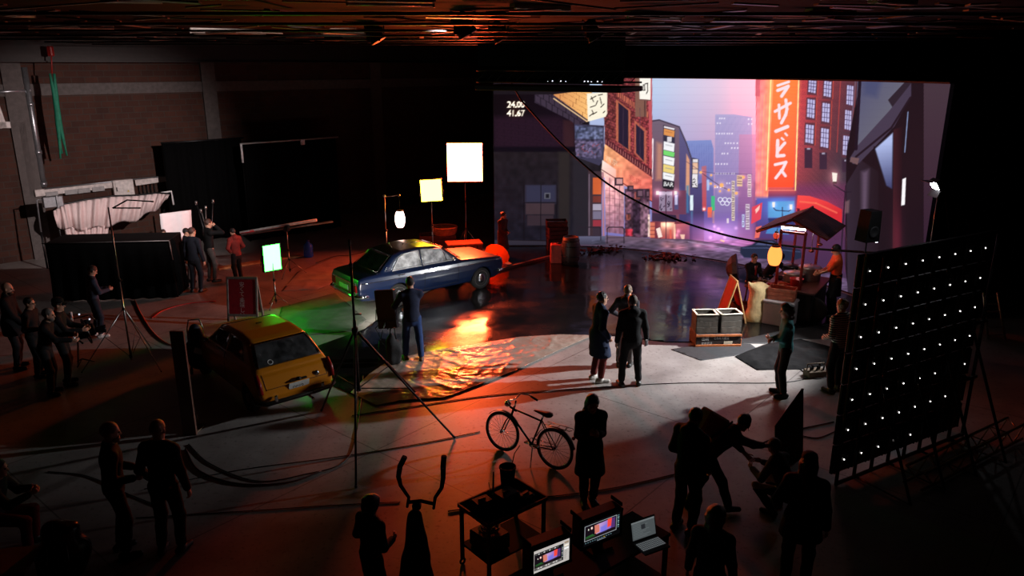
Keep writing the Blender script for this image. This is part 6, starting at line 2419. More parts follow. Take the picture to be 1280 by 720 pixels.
# dark umbrella leaning left of the seated diner
p = G(905, 356)
T = thing('umbrella', p, .2, 'folded out dark umbrella resting on the wet floor beside the seated diner', 'umbrella')
cn = D(902, 340, p.y) - p
pr = [(.001, .0), (.12, .02), (.28, .09), (.40, .20), (.46, .33)]
Rm_ = Matrix.Rotation(math.radians(78), 3, 'Y') @ Matrix.Rotation(.5, 3, 'X')
b = MB().lathe(pr, (.02, 0, .46), 8, Rm_, smooth=False)
b.build('canopy', mat('umbrella_brown', (62, 34, 26), .5), T, .006)
MB().cyl(Vector((.02, 0, .46)), Vector((.02, 0, .46)) + Rm_ @ Vector((0, 0, .8)), .010).build('shaft', WOODR, T)
# stool of the seated diner
p = G(937, 378)
T = thing('stool', p, 0, 'small round stool under the diner in the dark suit', 'stool')
MB().lathe([(.17, .44), (.18, .46), (.17, .49), (.001, .49)], n=24).build('seat', WOODR, T)
for k in range(4):
    a = k * PI / 2 + .4
    MB().cyl((.13 * math.cos(a), .13 * math.sin(a), .45), (.19 * math.cos(a), .19 * math.sin(a), 0), .018, n=8).build('leg', WOODR, T)

# ---- sandwich board with Japanese writing on the left
p = G(308, 404)
T = thing('sandwich_board', p, math.radians(-2), 'grey framed sandwich board with a crimson face and white Japanese writing', 'sandwich board')
gf = mat('frame_grey', (128, 118, 114), .6, var=.2)
for sg in (-1, 1):
    M = Matrix.Translation((0, sg * .22, 0)) @ Matrix.Rotation(sg * math.radians(10.5), 4, 'X')
    b = MB()
    for x in (-.36, .36):
        b.box((x, 0, .60), (.05, .04, 1.22), bev=.006)
    b.box((0, 0, 1.19), (.76, .04, .06), bev=.006).box((0, 0, .27), (.76, .04, .06), bev=.006)
    o = b.build('frame', gf, T, M=M)
    MB().box((0, 0, .73), (.67, .022, .88)).build('board_face', mat('board_crimson', (160, 22, 40), .55), o, M=M)
    if sg < 0:
        lb = MB()
        z = 1.10
        for ch_ in '安くて、美味しい':
            s_ = .135
            vs, fs = text_tris(ch_, s_)
            x_ = (0.0 if ch_ != '、' else .05)
            lb.add([(v_[0] - s_ * .5 + x_, -.0135, z - s_ * .85 + v_[1] + (.06 if ch_ == '、' else 0)) for v_ in vs], fs)
            z -= .118 if ch_ != '、' else .045
        lb.build('lettering', mat('paint_white', (226, 206, 206), .5), o, M=M)

# ---- upright board beside the yellow car, and the kit behind it
p = G(238, 543)
T = thing('upright_board', p, math.radians(-4), 'tall plain brown board standing upright beside the yellow car', 'board')
tz = D(237, 414, p.y).z
MB().box((0, 0, tz / 2), (.24, .05, tz), bev=.004).build('panel', mat('mdf_brown', (104, 66, 52), .6, var=.15, bump=.1), T)
MB().box((0, .18, .02), (.22, .36, .03), bev=.004).tube([(0, .03, tz * .6), (0, .34, .03)], .014, 6).build('brace', WOODC, T)
p = G(250, 470)
T = thing('equipment_cart', p, .3, 'black kit bag trolley with a white tag between the upright board and the yellow car', 'trolley')
F = Field((-.35, -.35, -.02), (.35, .35, 1.25), .018)
F.ell((0, 0, .52), (.22, .18, .36), .06)
F.ell((.02, 0, .92), (.15, .13, .22), .06)
F.wrinkle(.012, 9, 15)
P, Q = F.mesh()
mesh_np('bag', P, Q, mat('bag_navy', (20, 24, 38), .6, bump=.3), T)
MB().tube([(-.16, .12, .10), (-.15, .14, 1.0), (-.1, .1, 1.2), (.1, .1, 1.2), (.15, .14, 1.0), (.16, .12, .10)], .016, 6).build('trolley_frame', STEEL, T)
MB().box((.05, -.20, .62), (.16, .012, .12), Matrix.Rotation(.4, 4, 'Y'), .003).build('tag', mat('tag_white', (220, 220, 222), .5), T)
for x in (-.16, .16):
    MB().torus((x, .12, .09), .065, .022, (1, 0, 0), 18, 6).build('wheel', TYRE, T)
    MB().cyl((x, .12, .10), (x, -.1, .14), .012).build('strut', STEEL, T)

# ---- left: white cloth on a bar, black skirted table, bounce board
T = thing('cloth_rail', Wl(2, 1.5, 0), ANG, 'long white sheet draped over a bar before the brick wall', 'draped sheet')
fab = mat('sheet_white', (236, 214, 212), .8, var=.05, bump=.15)


def cl(px, py, n):
    return local(T, on_wall(px, py, n))


top_ = [(66, 264), (80, 256), (110, 250), (140, 246), (170, 245), (196, 242), (212, 243)]
bot_ = [(72, 284), (92, 287), (116, 286), (142, 281), (170, 275), (194, 263), (209, 250)]


def lerp_px(tab, t):
    k = t * (len(tab) - 1)
    i = min(int(k), len(tab) - 2)
    f = k - i
    return tuple(tab[i][q] * (1 - f) + tab[i + 1][q] * f for q in (0, 1))


def drape(s_, t):
    a, c = lerp_px(top_, s_), lerp_px(bot_, s_)
    n = 1.5 + .10 * math.sin(s_ * 52 + 2.5 * t) * (.25 + t) + .05 * math.sin(s_ * 118 + 5 * t) + .20 * math.sin(PI * t)
    return cl(a[0] * (1 - t) + c[0] * t, a[1] * (1 - t) + c[1] * t + 2 * math.sin(s_ * 31) * t, n)


MB().sheet(drape, 150, 18).build('sheet', fab, T, .006)
low_t = [(80, 284), (110, 284), (136, 281)]
low_b = [(84, 302), (110, 302), (134, 299)]


def drape2(s_, t):
    a, c = lerp_px(low_t, s_), lerp_px(low_b, s_)
    return cl(a[0] * (1 - t) + c[0] * t, a[1] * (1 - t) + c[1] * t, 1.40 + .06 * math.sin(s_ * 44))


MB().sheet(drape2, 80, 6).build('lower_sheet', fab, T, .006)
MB().tube([cl(x, y - 1, 1.45) for x, y in top_], .03, 6).build('bar', BLKM, T)
MB().tube([cl(190, 243, 1.4), cl(214, 239, 1.4), cl(217, 256, 1.4)], .035, 6).build('clamp_arm', mat('bright_white', (230, 228, 228), .35), T)
b = MB()
for px in (70, 205):
    a = cl(px, 262, 1.35)
    b.cyl((a.x, a.y, 0), (a.x, a.y, a.z), .03)
b.build('upright', BLKM, T)
q = on_wall(66, 252, 1.75)
T = thing('clamp_box', q, ANG, 'grey metal clamp box at the end of the draped white sheet', 'clamp')
b = MB().box((0, 0, 0), (.55, .2, .34), bev=.02).box((.1, -.12, .0), (.06, .06, .40), bev=.01).tube([(-.28, 0, .1), (-.42, 0, .1), (-.46, 0, -.9)], .025, 6)
b.build('box_shell', mat('clamp_grey', (150, 150, 154), .4, .6), T)
MB().cyl((-.46, 0, -.9), (-.46, 0, -q.z + .02), .03).build('post', BLKM, T)
# black skirted table
pa, pb = G(78, 376), G(212, 372)
ta, tb_ = D(72, 303, pa.y), D(224, 303, pb.y)
T = thing('skirted_table', (pa + pb) / 2, math.atan2((pb - pa).y, (pb - pa).x), 'long black skirted equipment table in front of the white sheet', 'table')
Lx = (pb - pa).length * 1.12
hz = (ta.z + tb_.z) / 2
MB().box((0, .5, hz), (Lx, 1.1, .05), bev=.01).build('table_top', MBLK, T)
ring = [(-Lx / 2, 1.05), (-Lx / 2, -.05), (Lx / 2, -.05), (Lx / 2, 1.05)]


def skirt(s_, t):
    k = s_ * 3
    i = min(int(k), 2)
    f = k - i
    x = ring[i][0] * (1 - f) + ring[i + 1][0] * f
    y = ring[i][1] * (1 - f) + ring[i + 1][1] * f
    w = .05 * math.sin(s_ * 150) * t + .03 * t
    return (x + (w if i != 1 else 0) * (-1 if i == 0 else 1), y - (w if i == 1 else 0), hz * (1 - t) + .02 * t)


MB().sheet(skirt, 220, 8).build('skirt', mat('skirt_black', (9, 9, 10), .9, spec=.06, bump=.2), T, .008)
MB().tube([(-Lx / 2 - .05, -.1, hz + .03), (Lx / 2 + .05, -.1, hz + .03)], .016, 6).tube([(Lx / 2 + .05, -.1, hz + .03), (Lx / 2 + .08, -.1, hz - .5)], .014, 6).build('rail', mat('rail_grey', (120, 116, 116), .4, .5), T)
for x in (-Lx / 2 + .1, Lx / 2 - .1):
    for y in (.05, .95):
        MB().box((x, y, hz / 2), (.06, .06, hz)).build('leg', MBLK, T)
# bright bounce board
cs = [D(199, 267, 22.6), D(239, 262, 23.4), D(241, 303, 23.4), D(203, 304, 22.6)]
c = (cs[0] + cs[1] + cs[2] + cs[3]) / 4
T = thing('bounce_board', (c.x, c.y, 0), 0, 'square white bounce board glowing pink behind the group on the left', 'reflector')
o = Vector((c.x, c.y, 0))
ex = (cs[1] - cs[0])


def bb_(s_, t):
    p_ = (cs[0] * (1 - s_) + cs[1] * s_) * (1 - t) + (cs[3] * (1 - s_) + cs[2] * s_) * t
    return p_ - o + Vector((.3, -.9, 0)).normalized() * .05 * math.sin(PI * s_) * math.sin(PI * t)


MB().sheet(bb_, 8, 8).build('reflective_face', mat('bounce_white', (248, 240, 242), .6, var=.03), T, .02)
b = MB()
b.tube([x - o for x in cs], .018, 6, closed=True)
b.build('frame', BLKM, T)
b = MB()
for x in (cs[3], cs[2]):
    b.tube([(x.x - o.x, x.y - o.y + .03, 0.0), x - o], .022, 6)
    b.tube([(x.x - o.x, x.y - o.y + .03, .9), (x.x - o.x - .2, x.y - o.y + .7, 0.02)], .018, 6)
b.build('support_leg', BLKM, T)
# upright tubes and cymbal like discs behind the tall man: stands stored together
T = thing('folded_stands', G(262, 345) + Vector((0, .9, 0)), 0, 'cluster of folded light stands behind the man with the hand at his face', 'light stands')
o = T.location
for k, (a, c) in enumerate((((245, 252), (254, 284)), ((257, 258), (258, 290)), ((266, 250), (265, 282)), ((251, 262), (262, 300)))):
    q0, q1 = D(*a, o.y), D(*c, o.y)
    t = (q1 - q0).normalized() if (q1 - q0).length > 0 else Vector((0, 0, -1))
    k0 = q1 + t * (q1.z - .02) / max(.2, -t.z)
    pl = MB().tube([q0 - o, k0 - o], .020, 6).build('stand_pole', STEEL if k % 2 else BLKM, T)
    MB().cyl(q0 - o - Vector((0, 0, .1)), q0 - o + Vector((0, 0, .02)), .035).build('knuckle', STEEL, pl)

# roller pole across a stand
b0 = D(363, 345, 20.8)
p = G(363, 344)
T = thing('cross_pole', p, 0, 'long white and black pole clamped level on a low stand behind the green panel light', 'pole')
zc = D(362, 286, p.y).z
tripod(T, zc, .5, .5, STEEL)
w_ = lambda px, py, dy: D(px, py, p.y + dy) - p
MB().tube([w_(300, 291, .2), w_(396, 275, .2)], .045, 8).build('white_tube', mat('bright_white', (230, 228, 228), .35), T)
MB().tube([w_(302, 293.5, .05), w_(416, 277, .05)], .03, 8).build('steel_tube', STEEL, T)
MB().tube([w_(302, 291.2, .2), w_(318, 288.2, .2)], .048, 8).build('red_band', mat('band_red', (170, 30, 34), .5), T)
MB().box((0, .08, zc), (.16, .3, .16), bev=.03).build('clamp', BLKM, T)
# blue water bottle, plank
p = G(386, 321)
T = thing('water_bottle', p, 0, 'large blue water dispenser bottle on the floor by the pole stand', 'bottle')
MB().lathe([(.14, 0), (.16, .03), (.16, .16), (.15, .18), (.16, .20), (.16, .36), (.14, .43), (.06, .48), (.055, .54), (.001, .54)], n=24).build('bottle_body', mat('bottle_blue', (24, 90, 210), .2, spec=.6), T)
MB().lathe([(.062, .535), (.062, .575), (.001, .58)], n=16).build('cap', mat('cap_blue', (20, 50, 140), .4), T)
pa, pb = G(272, 337), G(376, 320)
T = thing('timber_plank', (pa + pb) / 2, math.atan2((pb - pa).y, (pb - pa).x), 'long pale timber plank lying on the floor behind the group on the left', 'plank')
MB().box((0, 0, .03), ((pb - pa).length, .26, .06), bev=.006).build('plank_board', WOODL, T)
# black flags on frames against the brick wall
for a, c, n_, lb, br in (((203, 180), (302, 300), 1.2, 'black cloth screen hung on a frame against the brick wall beside the column', False), ((302, 181), (420, 318), 2.4, 'tall black curtain hung from a pale crossbar behind the blue bottle', True)):
    pa, pc = on_wall(a[0], a[1], n_), on_wall(c[0], a[1] - (4 if br else 0), n_)
    T = thing('black_curtain', Vector((pa.x, pa.y, 0)), math.atan2((pc - pa).y, (pc - pa).x), lb, 'curtain')
    L, hh = (Vector((pc.x, pc.y, 0)) - Vector((pa.x, pa.y, 0))).length, pa.z
    MB().sheet(lambda s_, t: (L * s_, .07 * math.sin(s_ * L * 9) * (.4 + .6 * t) + .02 * math.sin(s_ * L * 23), hh * (1 - t) + .03 * t), 160, 4).build('curtain_cloth', mat('curtain_black', (7, 7, 8), .9, spec=.05), T, .008)
    MB().tube([(-.05, 0, hh + .03), (L + .1, 0, hh + .03)], .03, 8).build('crossbar', mat('bar_pale', (190, 186, 184), .35, .4) if br else BLKM, T)
    if br:
        MB().tube([(-.04, -.05, hh + .05), (-.04, -.05, hh - .62)], .04, 6).box((2.3, -.08, hh - .05), (.16, .1, .2), bev=.02).build('clamp', mat('bright_white', (230, 228, 228), .35), T)
    for x in (0.02, L):
        MB().cyl((x, .08, 0), (x, .08, hh + .03), .028).build('upright', BLKM, T)

# ---- behind the cars: crates, box, barrels
p = G(546, 312) + Vector((0, .3, 0))
crate((p.x, p.y), .15, (1.25, .7, .50), WOODR, 'wide wooden crate behind the roof of the blue car', 0, slats=4)
T = thing('wicker_basket', (p.x + .25, p.y, .0), 0, 'round shallow wicker basket on top of the wide crate', 'basket')
T.location.z = .50
b = MB()
for k in range(6):
    b.torus((0, 0, .03 + k * .045), .40 + .012 * k, .022, n=36, m=6)
b.build('woven_wall', mat('wicker', (176, 108, 60), .6, var=.3, bump=.4), T)
MB().lathe([(.40, 0), (.40, .02), (.001, .02)], n=24).build('basket_floor', mat('wicker', (176, 108, 60), .6), T)
p = G(580, 319)
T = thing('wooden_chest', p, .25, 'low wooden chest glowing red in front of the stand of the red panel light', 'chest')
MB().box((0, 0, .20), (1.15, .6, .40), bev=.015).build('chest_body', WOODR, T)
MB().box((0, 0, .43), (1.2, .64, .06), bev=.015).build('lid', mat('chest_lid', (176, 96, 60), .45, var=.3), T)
b = MB()
for x in (-.4, 0, .4):
    b.box((x, -.305, .2), (.05, .012, .38))
b.build('iron_strap', BLKM, T)
p = G(695, 312)
crate((p.x, p.y), .1, (.62, .5, .42), WOODR, 'lower slatted crate of the pair stacked at the foot of the LED wall', 0, 'crates stacked by the LED wall')
crate((p.x + .02, p.y), .2, (.66, .5, .42), WOODR, 'upper slatted crate of the pair stacked at the foot of the LED wall', .425, 'crates stacked by the LED wall')
crate((p.x, p.y), .05, (.70, .52, .20), WOODR, 'shallow tray crate on top of the crate pair at the foot of the LED wall', .85, 'crates stacked by the LED wall', slats=2)
p = G(695, 328)
T = thing('tin_canister', p, 0, 'bright red lit square canister in front of the crates by the LED wall', 'canister')
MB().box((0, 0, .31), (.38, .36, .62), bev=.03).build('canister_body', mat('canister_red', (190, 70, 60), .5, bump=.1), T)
MB().lathe([(.06, 0), (.06, .03), (.001, .035)], (0.1, 0, .62), 14).tube([(-.12, 0, .62), (-.1, 0, .68), (.0, 0, .68), (.02, 0, .62)], .012, 6).build('cap', BLKM, T)
p = G(713, 330)
T = thing('barrel', p, 0, 'dark barrel beside the red canister at the foot of the LED wall', 'barrel')
MB().lathe([(.24, 0), (.29, .2), (.31, .45), (.29, .7), (.25, .9), (.23, .9), (.23, .87), (.001, .87)], n=28).build('barrel_body', mat('barrel_dark', (52, 30, 28), .55, var=.3), T)
b = MB()
for z, r_ in ((.12, .275), (.3, .305), (.62, .302), (.80, .275)):
    b.torus((0, 0, z), r_, .012, n=32, m=6)
b.build('hoop', BLKM, T)
# orange paper umbrella lying open in front of the car
def paper_orange():
    m = mat('paper_orange', (250, 150, 60), .6)
    nt = m.node_tree
    tr = nt.nodes.new('ShaderNodeBsdfTranslucent')
    tr.inputs['Color'].default_value = lin((255, 170, 70))
    mx = nt.nodes.new('ShaderNodeMixShader')
    mx.inputs[0].default_value = .6
    nt.links.new(nt.nodes['Principled BSDF'].outputs[0], mx.inputs[1])
    nt.links.new(tr.outputs[0], mx.inputs[2])
    nt.links.new(mx.outputs[0], nt.nodes['Material Output'].inputs['Surface'])
    return m


p = G(622, 330)
T = thing('paper_umbrella', p, 0, 'open orange paper umbrella on the floor beyond the bonnet of the blue car', 'umbrella')
Rm_ = Matrix.Rotation(math.radians(-62), 3, 'X') @ Matrix.Rotation(.35, 3, 'Y')
b = MB().lathe([(.42, -.02), (.32, .09), (.18, .17), (.06, .21), (.001, .22)], (0, 0, .34), 12, Rm_, smooth=False)
b.build('canopy', paper_orange(), T)
MB().cyl(Vector((0, 0, .34)) + Rm_ @ Vector((0, 0, -.35)), Vector((0, 0, .34)) + Rm_ @ Vector((0, 0, .25)), .012).build('shaft', WOODR, T)
pa, pb = G(612, 342), G(690, 322)
T = thing('timber_beam', (pa + pb) / 2, math.atan2((pb - pa).y, (pb - pa).x), 'dark red lit beam on the wet sheeting leading to the red canister', 'beam')
MB().box((0, 0, .045), ((pb - pa).length, .12, .09), bev=.01).build('beam_wood', WOODR, T)
# dry leaves at the foot of the screen
r = np.random.default_rng(4)
b = MB()
for px, py, n_ in ((742, 311, 50), (826, 318, 60), (838, 320, 40), (760, 309, 26)):
    c = G(px, py)
    for _ in range(n_):
        x, y = c.x + r.normal(0, .28), c.y + max(-.3, min(.2, r.normal(0, .10))) - .45
        b.box((x, y, .03 + abs(r.normal(0, .06))), (.13, .07, .012), Matrix.Rotation(r.uniform(0, 6), 4, 'Z') @ Matrix.Rotation(r.normal(0, .7), 4, 'X'))
tag(b.build('dry_leaves', mat('leaf_red', (110, 44, 34), .7)), 'scattered dry leaves along the foot of the LED wall', 'leaves', kind='stuff')

# ---- black hanging panel above the left end of the screen
qa, qb = D(612, 120, 22.5), D(790, 111, 20.4)
T = thing('overhead_panel', (qa + qb) / 2, math.atan2((qb - qa).y, (qb - qa).x), 'black hanging LED panel before the top left of the LED wall, with few white lights', 'hanging panel')
L = (qb - qa).length
MB().box((0, 0, .12), (L, 1.6, .14), bev=.02).build('panel_body', MBLK, T)
b = MB()
for y in (-.7, .7):
    for z in (.28, .58):
        b.cyl((-L / 2, y, z), (L / 2, y, z), .025, n=6)
for i in range(14):
    x = -L / 2 + L * i / 14
    for y in (-.7, .7):
        b.cyl((x, y, .28), (x + L / 14, y, .58), .012, n=5)
b.build('truss', MBLK, T)
b = MB()
for x in (-L / 2 + .4, 0, L / 2 - .4):
    b.cyl((x, 0, .2), (x, 0, CEIL - T.location.z - .01), .012, n=5)
b.build('chain', MBLK, T)
MB().box((0, -.62, .9), (L, .03, 1.3), bev=.01).build('masking_cloth', mat('curtain_black', (12, 12, 13), .9), T)
for k, px in enumerate((702, 708, 718, 724, 746, 750, 754, 761, 766)):
    f = (px - 612) / 178.
    MB().box((-L / 2 + L * f, -.655, .30), (.03, .02, .07 if k % 3 else .04), Matrix.Rotation(.3, 4, 'Y'), .004).build('status_light', emit('status_dim', (220, 220, 240), 1.6), T)
# ---- sagging cable across the stage
ctrl = [(652, 126), (700, 178), (760, 230), (830, 268), (900, 292), (960, 304), (1020, 311), (1078, 315), (1104, 317)]
pts = [D(px, py, 23.6 - 7.0 * (i / 8)) for i, (px, py) in enumerate(ctrl)]
P_ = [np.array(p_) for p_ in pts]
P_ = [2 * P_[0] - P_[1]] + P_ + [2 * P_[-1] - P_[-2]]
cv = []
for i in range(1, len(P_) - 2):
    for k in range(8):
        t = k / 8
        a_, b_, c_, d_ = P_[i - 1:i + 3]
        cv.append(0.5 * (2 * b_ + (c_ - a_) * t + (2 * a_ - 5 * b_ + 4 * c_ - d_) * t * t + (3 * b_ - a_ - 3 * c_ + d_) * t ** 3))
cv.append(P_[-2])
hang = MB().tube(cv, .028, 6).tube([cv[0], cv[0] + np.array((-.3, .1, .5)), (cv[0][0] - .3, cv[0][1] + .1, CEIL)], .028, 6)
tag(hang.build('power_cable', MBLK), 'thick black cable sagging across the picture of the LED wall', 'cable')
# ------------------------------------------------------------------ bicycle
fr, re_ = G(627, 563), G(692, 586)
fd = (fr - re_).normalized()
T = thing('bicycle', re_, math.atan2(fd.y, fd.x), 'old black city bicycle with a rear rack standing alone on the orange lit floor', 'bicycle')
WB, RW = (fr - re_).length, .345
lean = Matrix.Rotation(math.radians(4), 4, 'X')
BF = mat('bike_black', (18, 18, 19), .3, .3)
for x, nm in ((0, 'rear_wheel'), (WB, 'front_wheel')):
    o = MB().torus((x, 0, RW), RW - .022, .022, (0, 1, 0), 48, 8).build(nm, TYRE, T, M=lean)
    MB().torus((x, 0, RW), RW - .05, .012, (0, 1, 0), 48, 6).build('rim', CHR, o, M=lean)
    b = MB().cyl((x, -.045, RW), (x, .045, RW), .022, n=10)
    b.build('hub', CHR, o, M=lean)
    b = MB()
    for k in range(24):
        a = 2 * PI * k / 24
        a2 = a + (.5 if k % 2 else -.5)
        s_ = .03 if k % 4 < 2 else -.03
        b.cyl((x + .025 * math.cos(a2), s_, RW + .025 * math.sin(a2)), (x + (RW - .05) * math.cos(a), 0, RW + (RW - .05) * math.sin(a)), .0022, n=4)
    b.build('spokes', CHR, o, M=lean)
    b = MB()
    a0_, a1_ = (.3, 2.9) if x == 0 else (.7, 2.6)
    b.sheet(lambda u_, v_: (x + (RW + .022) * math.cos(a0_ + (a1_ - a0_) * u_), (v_ - .5) * .055, RW + (RW + .022) * math.sin(a0_ + (a1_ - a0_) * u_)), 20, 3)
    b.build('mudguard', BF, T, .004, M=lean)
bb0, st0, hd0, hd1 = (.44, 0, .29), (.26, 0, .80), (WB - .22, 0, .84), (WB - .17, 0, .68)
b = MB()
for a, c, r_ in ((bb0, st0, .016), (bb0, hd1, .018), ((.285, 0, .74), (WB - .21, 0, .80), .016), (hd0, hd1, .02)):
    b.cyl(a, c, r_, n=8)
for sg in (-.055, .055):
    b.cyl((0, sg, RW), (.42, sg * .5, .29), .010, n=6).cyl((0, sg, RW), (.27, sg * .3, .74), .009, n=6)
b.cyl((.44, -.04, .29), (.44, .04, .29), .026)
b.build('frame', BF, T, M=lean)
b = MB()
for sg in (-.055, .055):
    b.tube([(WB - .17, sg * .6, .68), (WB - .10, sg, .58), (WB, sg, RW)], .011, 6)
b.cyl(hd1, hd0, .014)
b.build('fork', BF, T, M=lean)
b = MB().tube([(WB - .23, 0, .84), (WB - .245, 0, .95)], .013, 8).tube([(WB - .45, .30, .93), (WB - .30, .29, .98), (WB - .20, .20, 1.0), (WB - .22, 0, .965), (WB - .20, -.20, 1.0), (WB - .30, -.29, .98), (WB - .45, -.30, .93)], .011, 8)
o = b.build('handlebar', CHR, T, M=lean)
MB().tube([(WB - .47, .30, .925), (WB - .34, .297, .965)], .018, 8).tube([(WB - .47, -.30, .925), (WB - .34, -.297, .965)], .018, 8).build('grip', mat('grip_black', (16, 16, 16), .8), o, M=lean)
MB().lathe([(.001, -.05), (.04, -.03), (.055, .02), (.05, .04), (.001, .045)], (WB - .10, 0, .86), 16, Matrix.Rotation(PI / 2, 3, 'Y')).build('headlamp', CHR, T, M=lean)
F = Field((.02, -.14, .78), (.5, .14, .96), .010)
F.cone((.16, 0, .88), (.40, 0, .885), .085, .028, .03, ((0, 0, 1), .5))
P, Q = F.mesh()
o = mesh_np('saddle', np.array([list(lean @ Vector(p_)) for p_ in P]), Q, mat('saddle_brown', (92, 36, 24), .4), T)
MB().cyl((.27, 0, .76), (.235, 0, .865), .012).build('seat_post', CHR, T, M=lean)
b = MB()
for sg in (-.06, .06):
    b.tube([(.20, sg, .735), (-.28, sg, .745), (-.30, sg * .3, .745)], .006, 6).cyl((0, sg, RW), (-.16, sg, .74), .006, n=5)
for x in (.1, -.05, -.2):
    b.cyl((x, -.06, .742), (x, .06, .742), .005, n=5)
b.build('rear_rack', BF, T, M=lean)
MB().ball((-.33, 0, .62), .03, 8).build('rear_reflector', mat('reflector_red', (170, 20, 18), .2), T, M=lean)
b = MB().torus((.44, -.05, .29), .088, .007, (0, 1, 0), 30, 5).cyl((.44, -.05, .29), (.60, -.06, .24), .010).cyl((.44, .05, .29), (.28, .06, .34), .010)
for k in range(5):
    a = k * 1.257
    b.cyl((.44, -.05, .29), (.44 + .085 * math.cos(a), -.05, .29 + .085 * math.sin(a)), .005, n=4)
b.build('crank', CHR, T, M=lean)
for x, y, z in ((.60, -.11, .24), (.28, .11, .34)):
    MB().box((x, y, z), (.09, .09, .025), bev=.008).build('pedal', BF, T, M=lean)
MB().tube([(.44, -.05, .378), (.0, -.05, RW + .035)], .006, 5).tube([(.44, -.05, .202), (.0, -.05, RW - .035)], .006, 5).build('chain', mat('chain_steel', (90, 84, 78), .4, .8), T, M=lean)
MB().cyl((.38, .05, .28), (.30, .22, .015), .010).build('kickstand', CHR, T)

# ------------------------------------------------------------------ work table with kit
A, B_, C_ = G(568, 635, .85), G(615, 657, .85), G(688, 622, .85)
ctr = (A + C_) / 2
ang = math.atan2((C_ - B_).y, (C_ - B_).x)
L, Wd = (C_ - B_).length, (A - B_).length
T = thing('kit_table', (ctr.x, ctr.y, 0), ang, 'black equipment trolley table cluttered with kit in front of the bicycle', 'table')
MB().box((0, 0, .84), (L, Wd, .03), bev=.006).build('table_top', MBLK, T)
b = MB()
for sx, sy, a, c in ((0, 1, L, .03), (0, -1, L, .03), (1, 0, .03, Wd), (-1, 0, .03, Wd)):
    b.box((sx * L / 2, sy * Wd / 2, .865), (a, c, .05), bev=.006)
b.build('rim', mat('edge_steel', (60, 58, 58), .35, .7), T)
MB().box((0, 0, .30), (L * .95, Wd * .95, .03), bev=.006).build('lower_shelf', MBLK, T)
for sx in (-1, 1):
    for sy in (-1, 1):
        o = MB().box((sx * (L / 2 - .03), sy * (Wd / 2 - .03), .46), (.04, .04, .76)).build('leg', BLKM, T)
        MB().torus((sx * (L / 2 - .03), sy * (Wd / 2 - .03), .045), .035, .015, (0, 1, 0), 14, 6).build('caster', TYRE, o)
tw_ = lambda x, y, z: Vector((ctr.x + x * math.cos(ang) - y * math.sin(ang), ctr.y + x * math.sin(ang) + y * math.cos(ang), z))
T = thing('bucket', tw_(.26, .22, .858), 0, 'black bucket standing at the back of the kit table', 'bucket')
MB().lathe([(.075, 0), (.085, .02), (.105, .30), (.112, .30), (.112, .32), (.100, .32), (.08, .03), (.001, .02)], n=24).build('bucket_body', MBLK, T)
MB().tube([(-.11, 0, .29), (-.06, .1, .24), (.06, .1, .24), (.11, 0, .29)], .005, 5).build('handle', STEEL, T)
T = thing('stick', tw_(.30, .22, .90), 0, 'thin bent rod poking up out of the black bucket', 'rod')
MB().tube([(0, 0, 0), (.02, .02, .25), (.06, .06, .42), (.13, .09, .52)], .006, 6).build('rod', MBLK, T)
kit = [(-.30, .05, (.26, .2, .14), 'black kit pouch at the left end of the kit table', 'pouch'), (.02, -.04, (.30, .24, .16), 'black camera case in the middle of the kit table', 'case'), (.28, -.12, (.2, .16, .07), 'flat black box at the right end of the kit table', 'box')]
for x, y, s_, lb, ct in kit:
    T = thing('kit_' + ct, tw_(x, y, .856), ang + .3 * x, lb, ct)
    MB().box((0, 0, s_[2] / 2), s_, bev=.025).build('case_body', mat('kit_black', (20, 19, 20), .6), T)
    MB().box((0, -s_[1] / 2 - .004, s_[2] * .6), (.05, .012, .035), bev=.004).box((0, 0, s_[2] + .01), (.11, .025, .02), bev=.006).build('clasp', STEEL, T)
T = thing('radio_antenna', tw_(-.02, .20, .858), ang, 'small black transmitter with an upright antenna on the kit table', 'transmitter')
MB().box((0, 0, .05), (.12, .05, .10), bev=.01).build('radio_body', MBLK, T)
MB().cyl((.02, 0, .10), (.03, 0, .34), .012, .008).cyl((-.03, 0, .1), (-.05, 0, .22), .005).build('antenna', MBLK, T)
T = thing('kit_crate', tw_(-.22, 0, .318), ang, 'dark crate of cables on the lower shelf of the kit table', 'crate')
MB().box((0, 0, .11), (.36, .4, .22), bev=.02).build('crate_body', mat('kit_black', (20, 19, 20), .6), T)
b = MB()
for k in range(6):
    b.torus((.03 * math.sin(k * 2), .03 * math.cos(k), .235 + .012 * k), .12 - .006 * k, .009, n=22, m=5)
b.build('coiled_cable', mat('cable_grey', (70, 62, 60), .5), T)

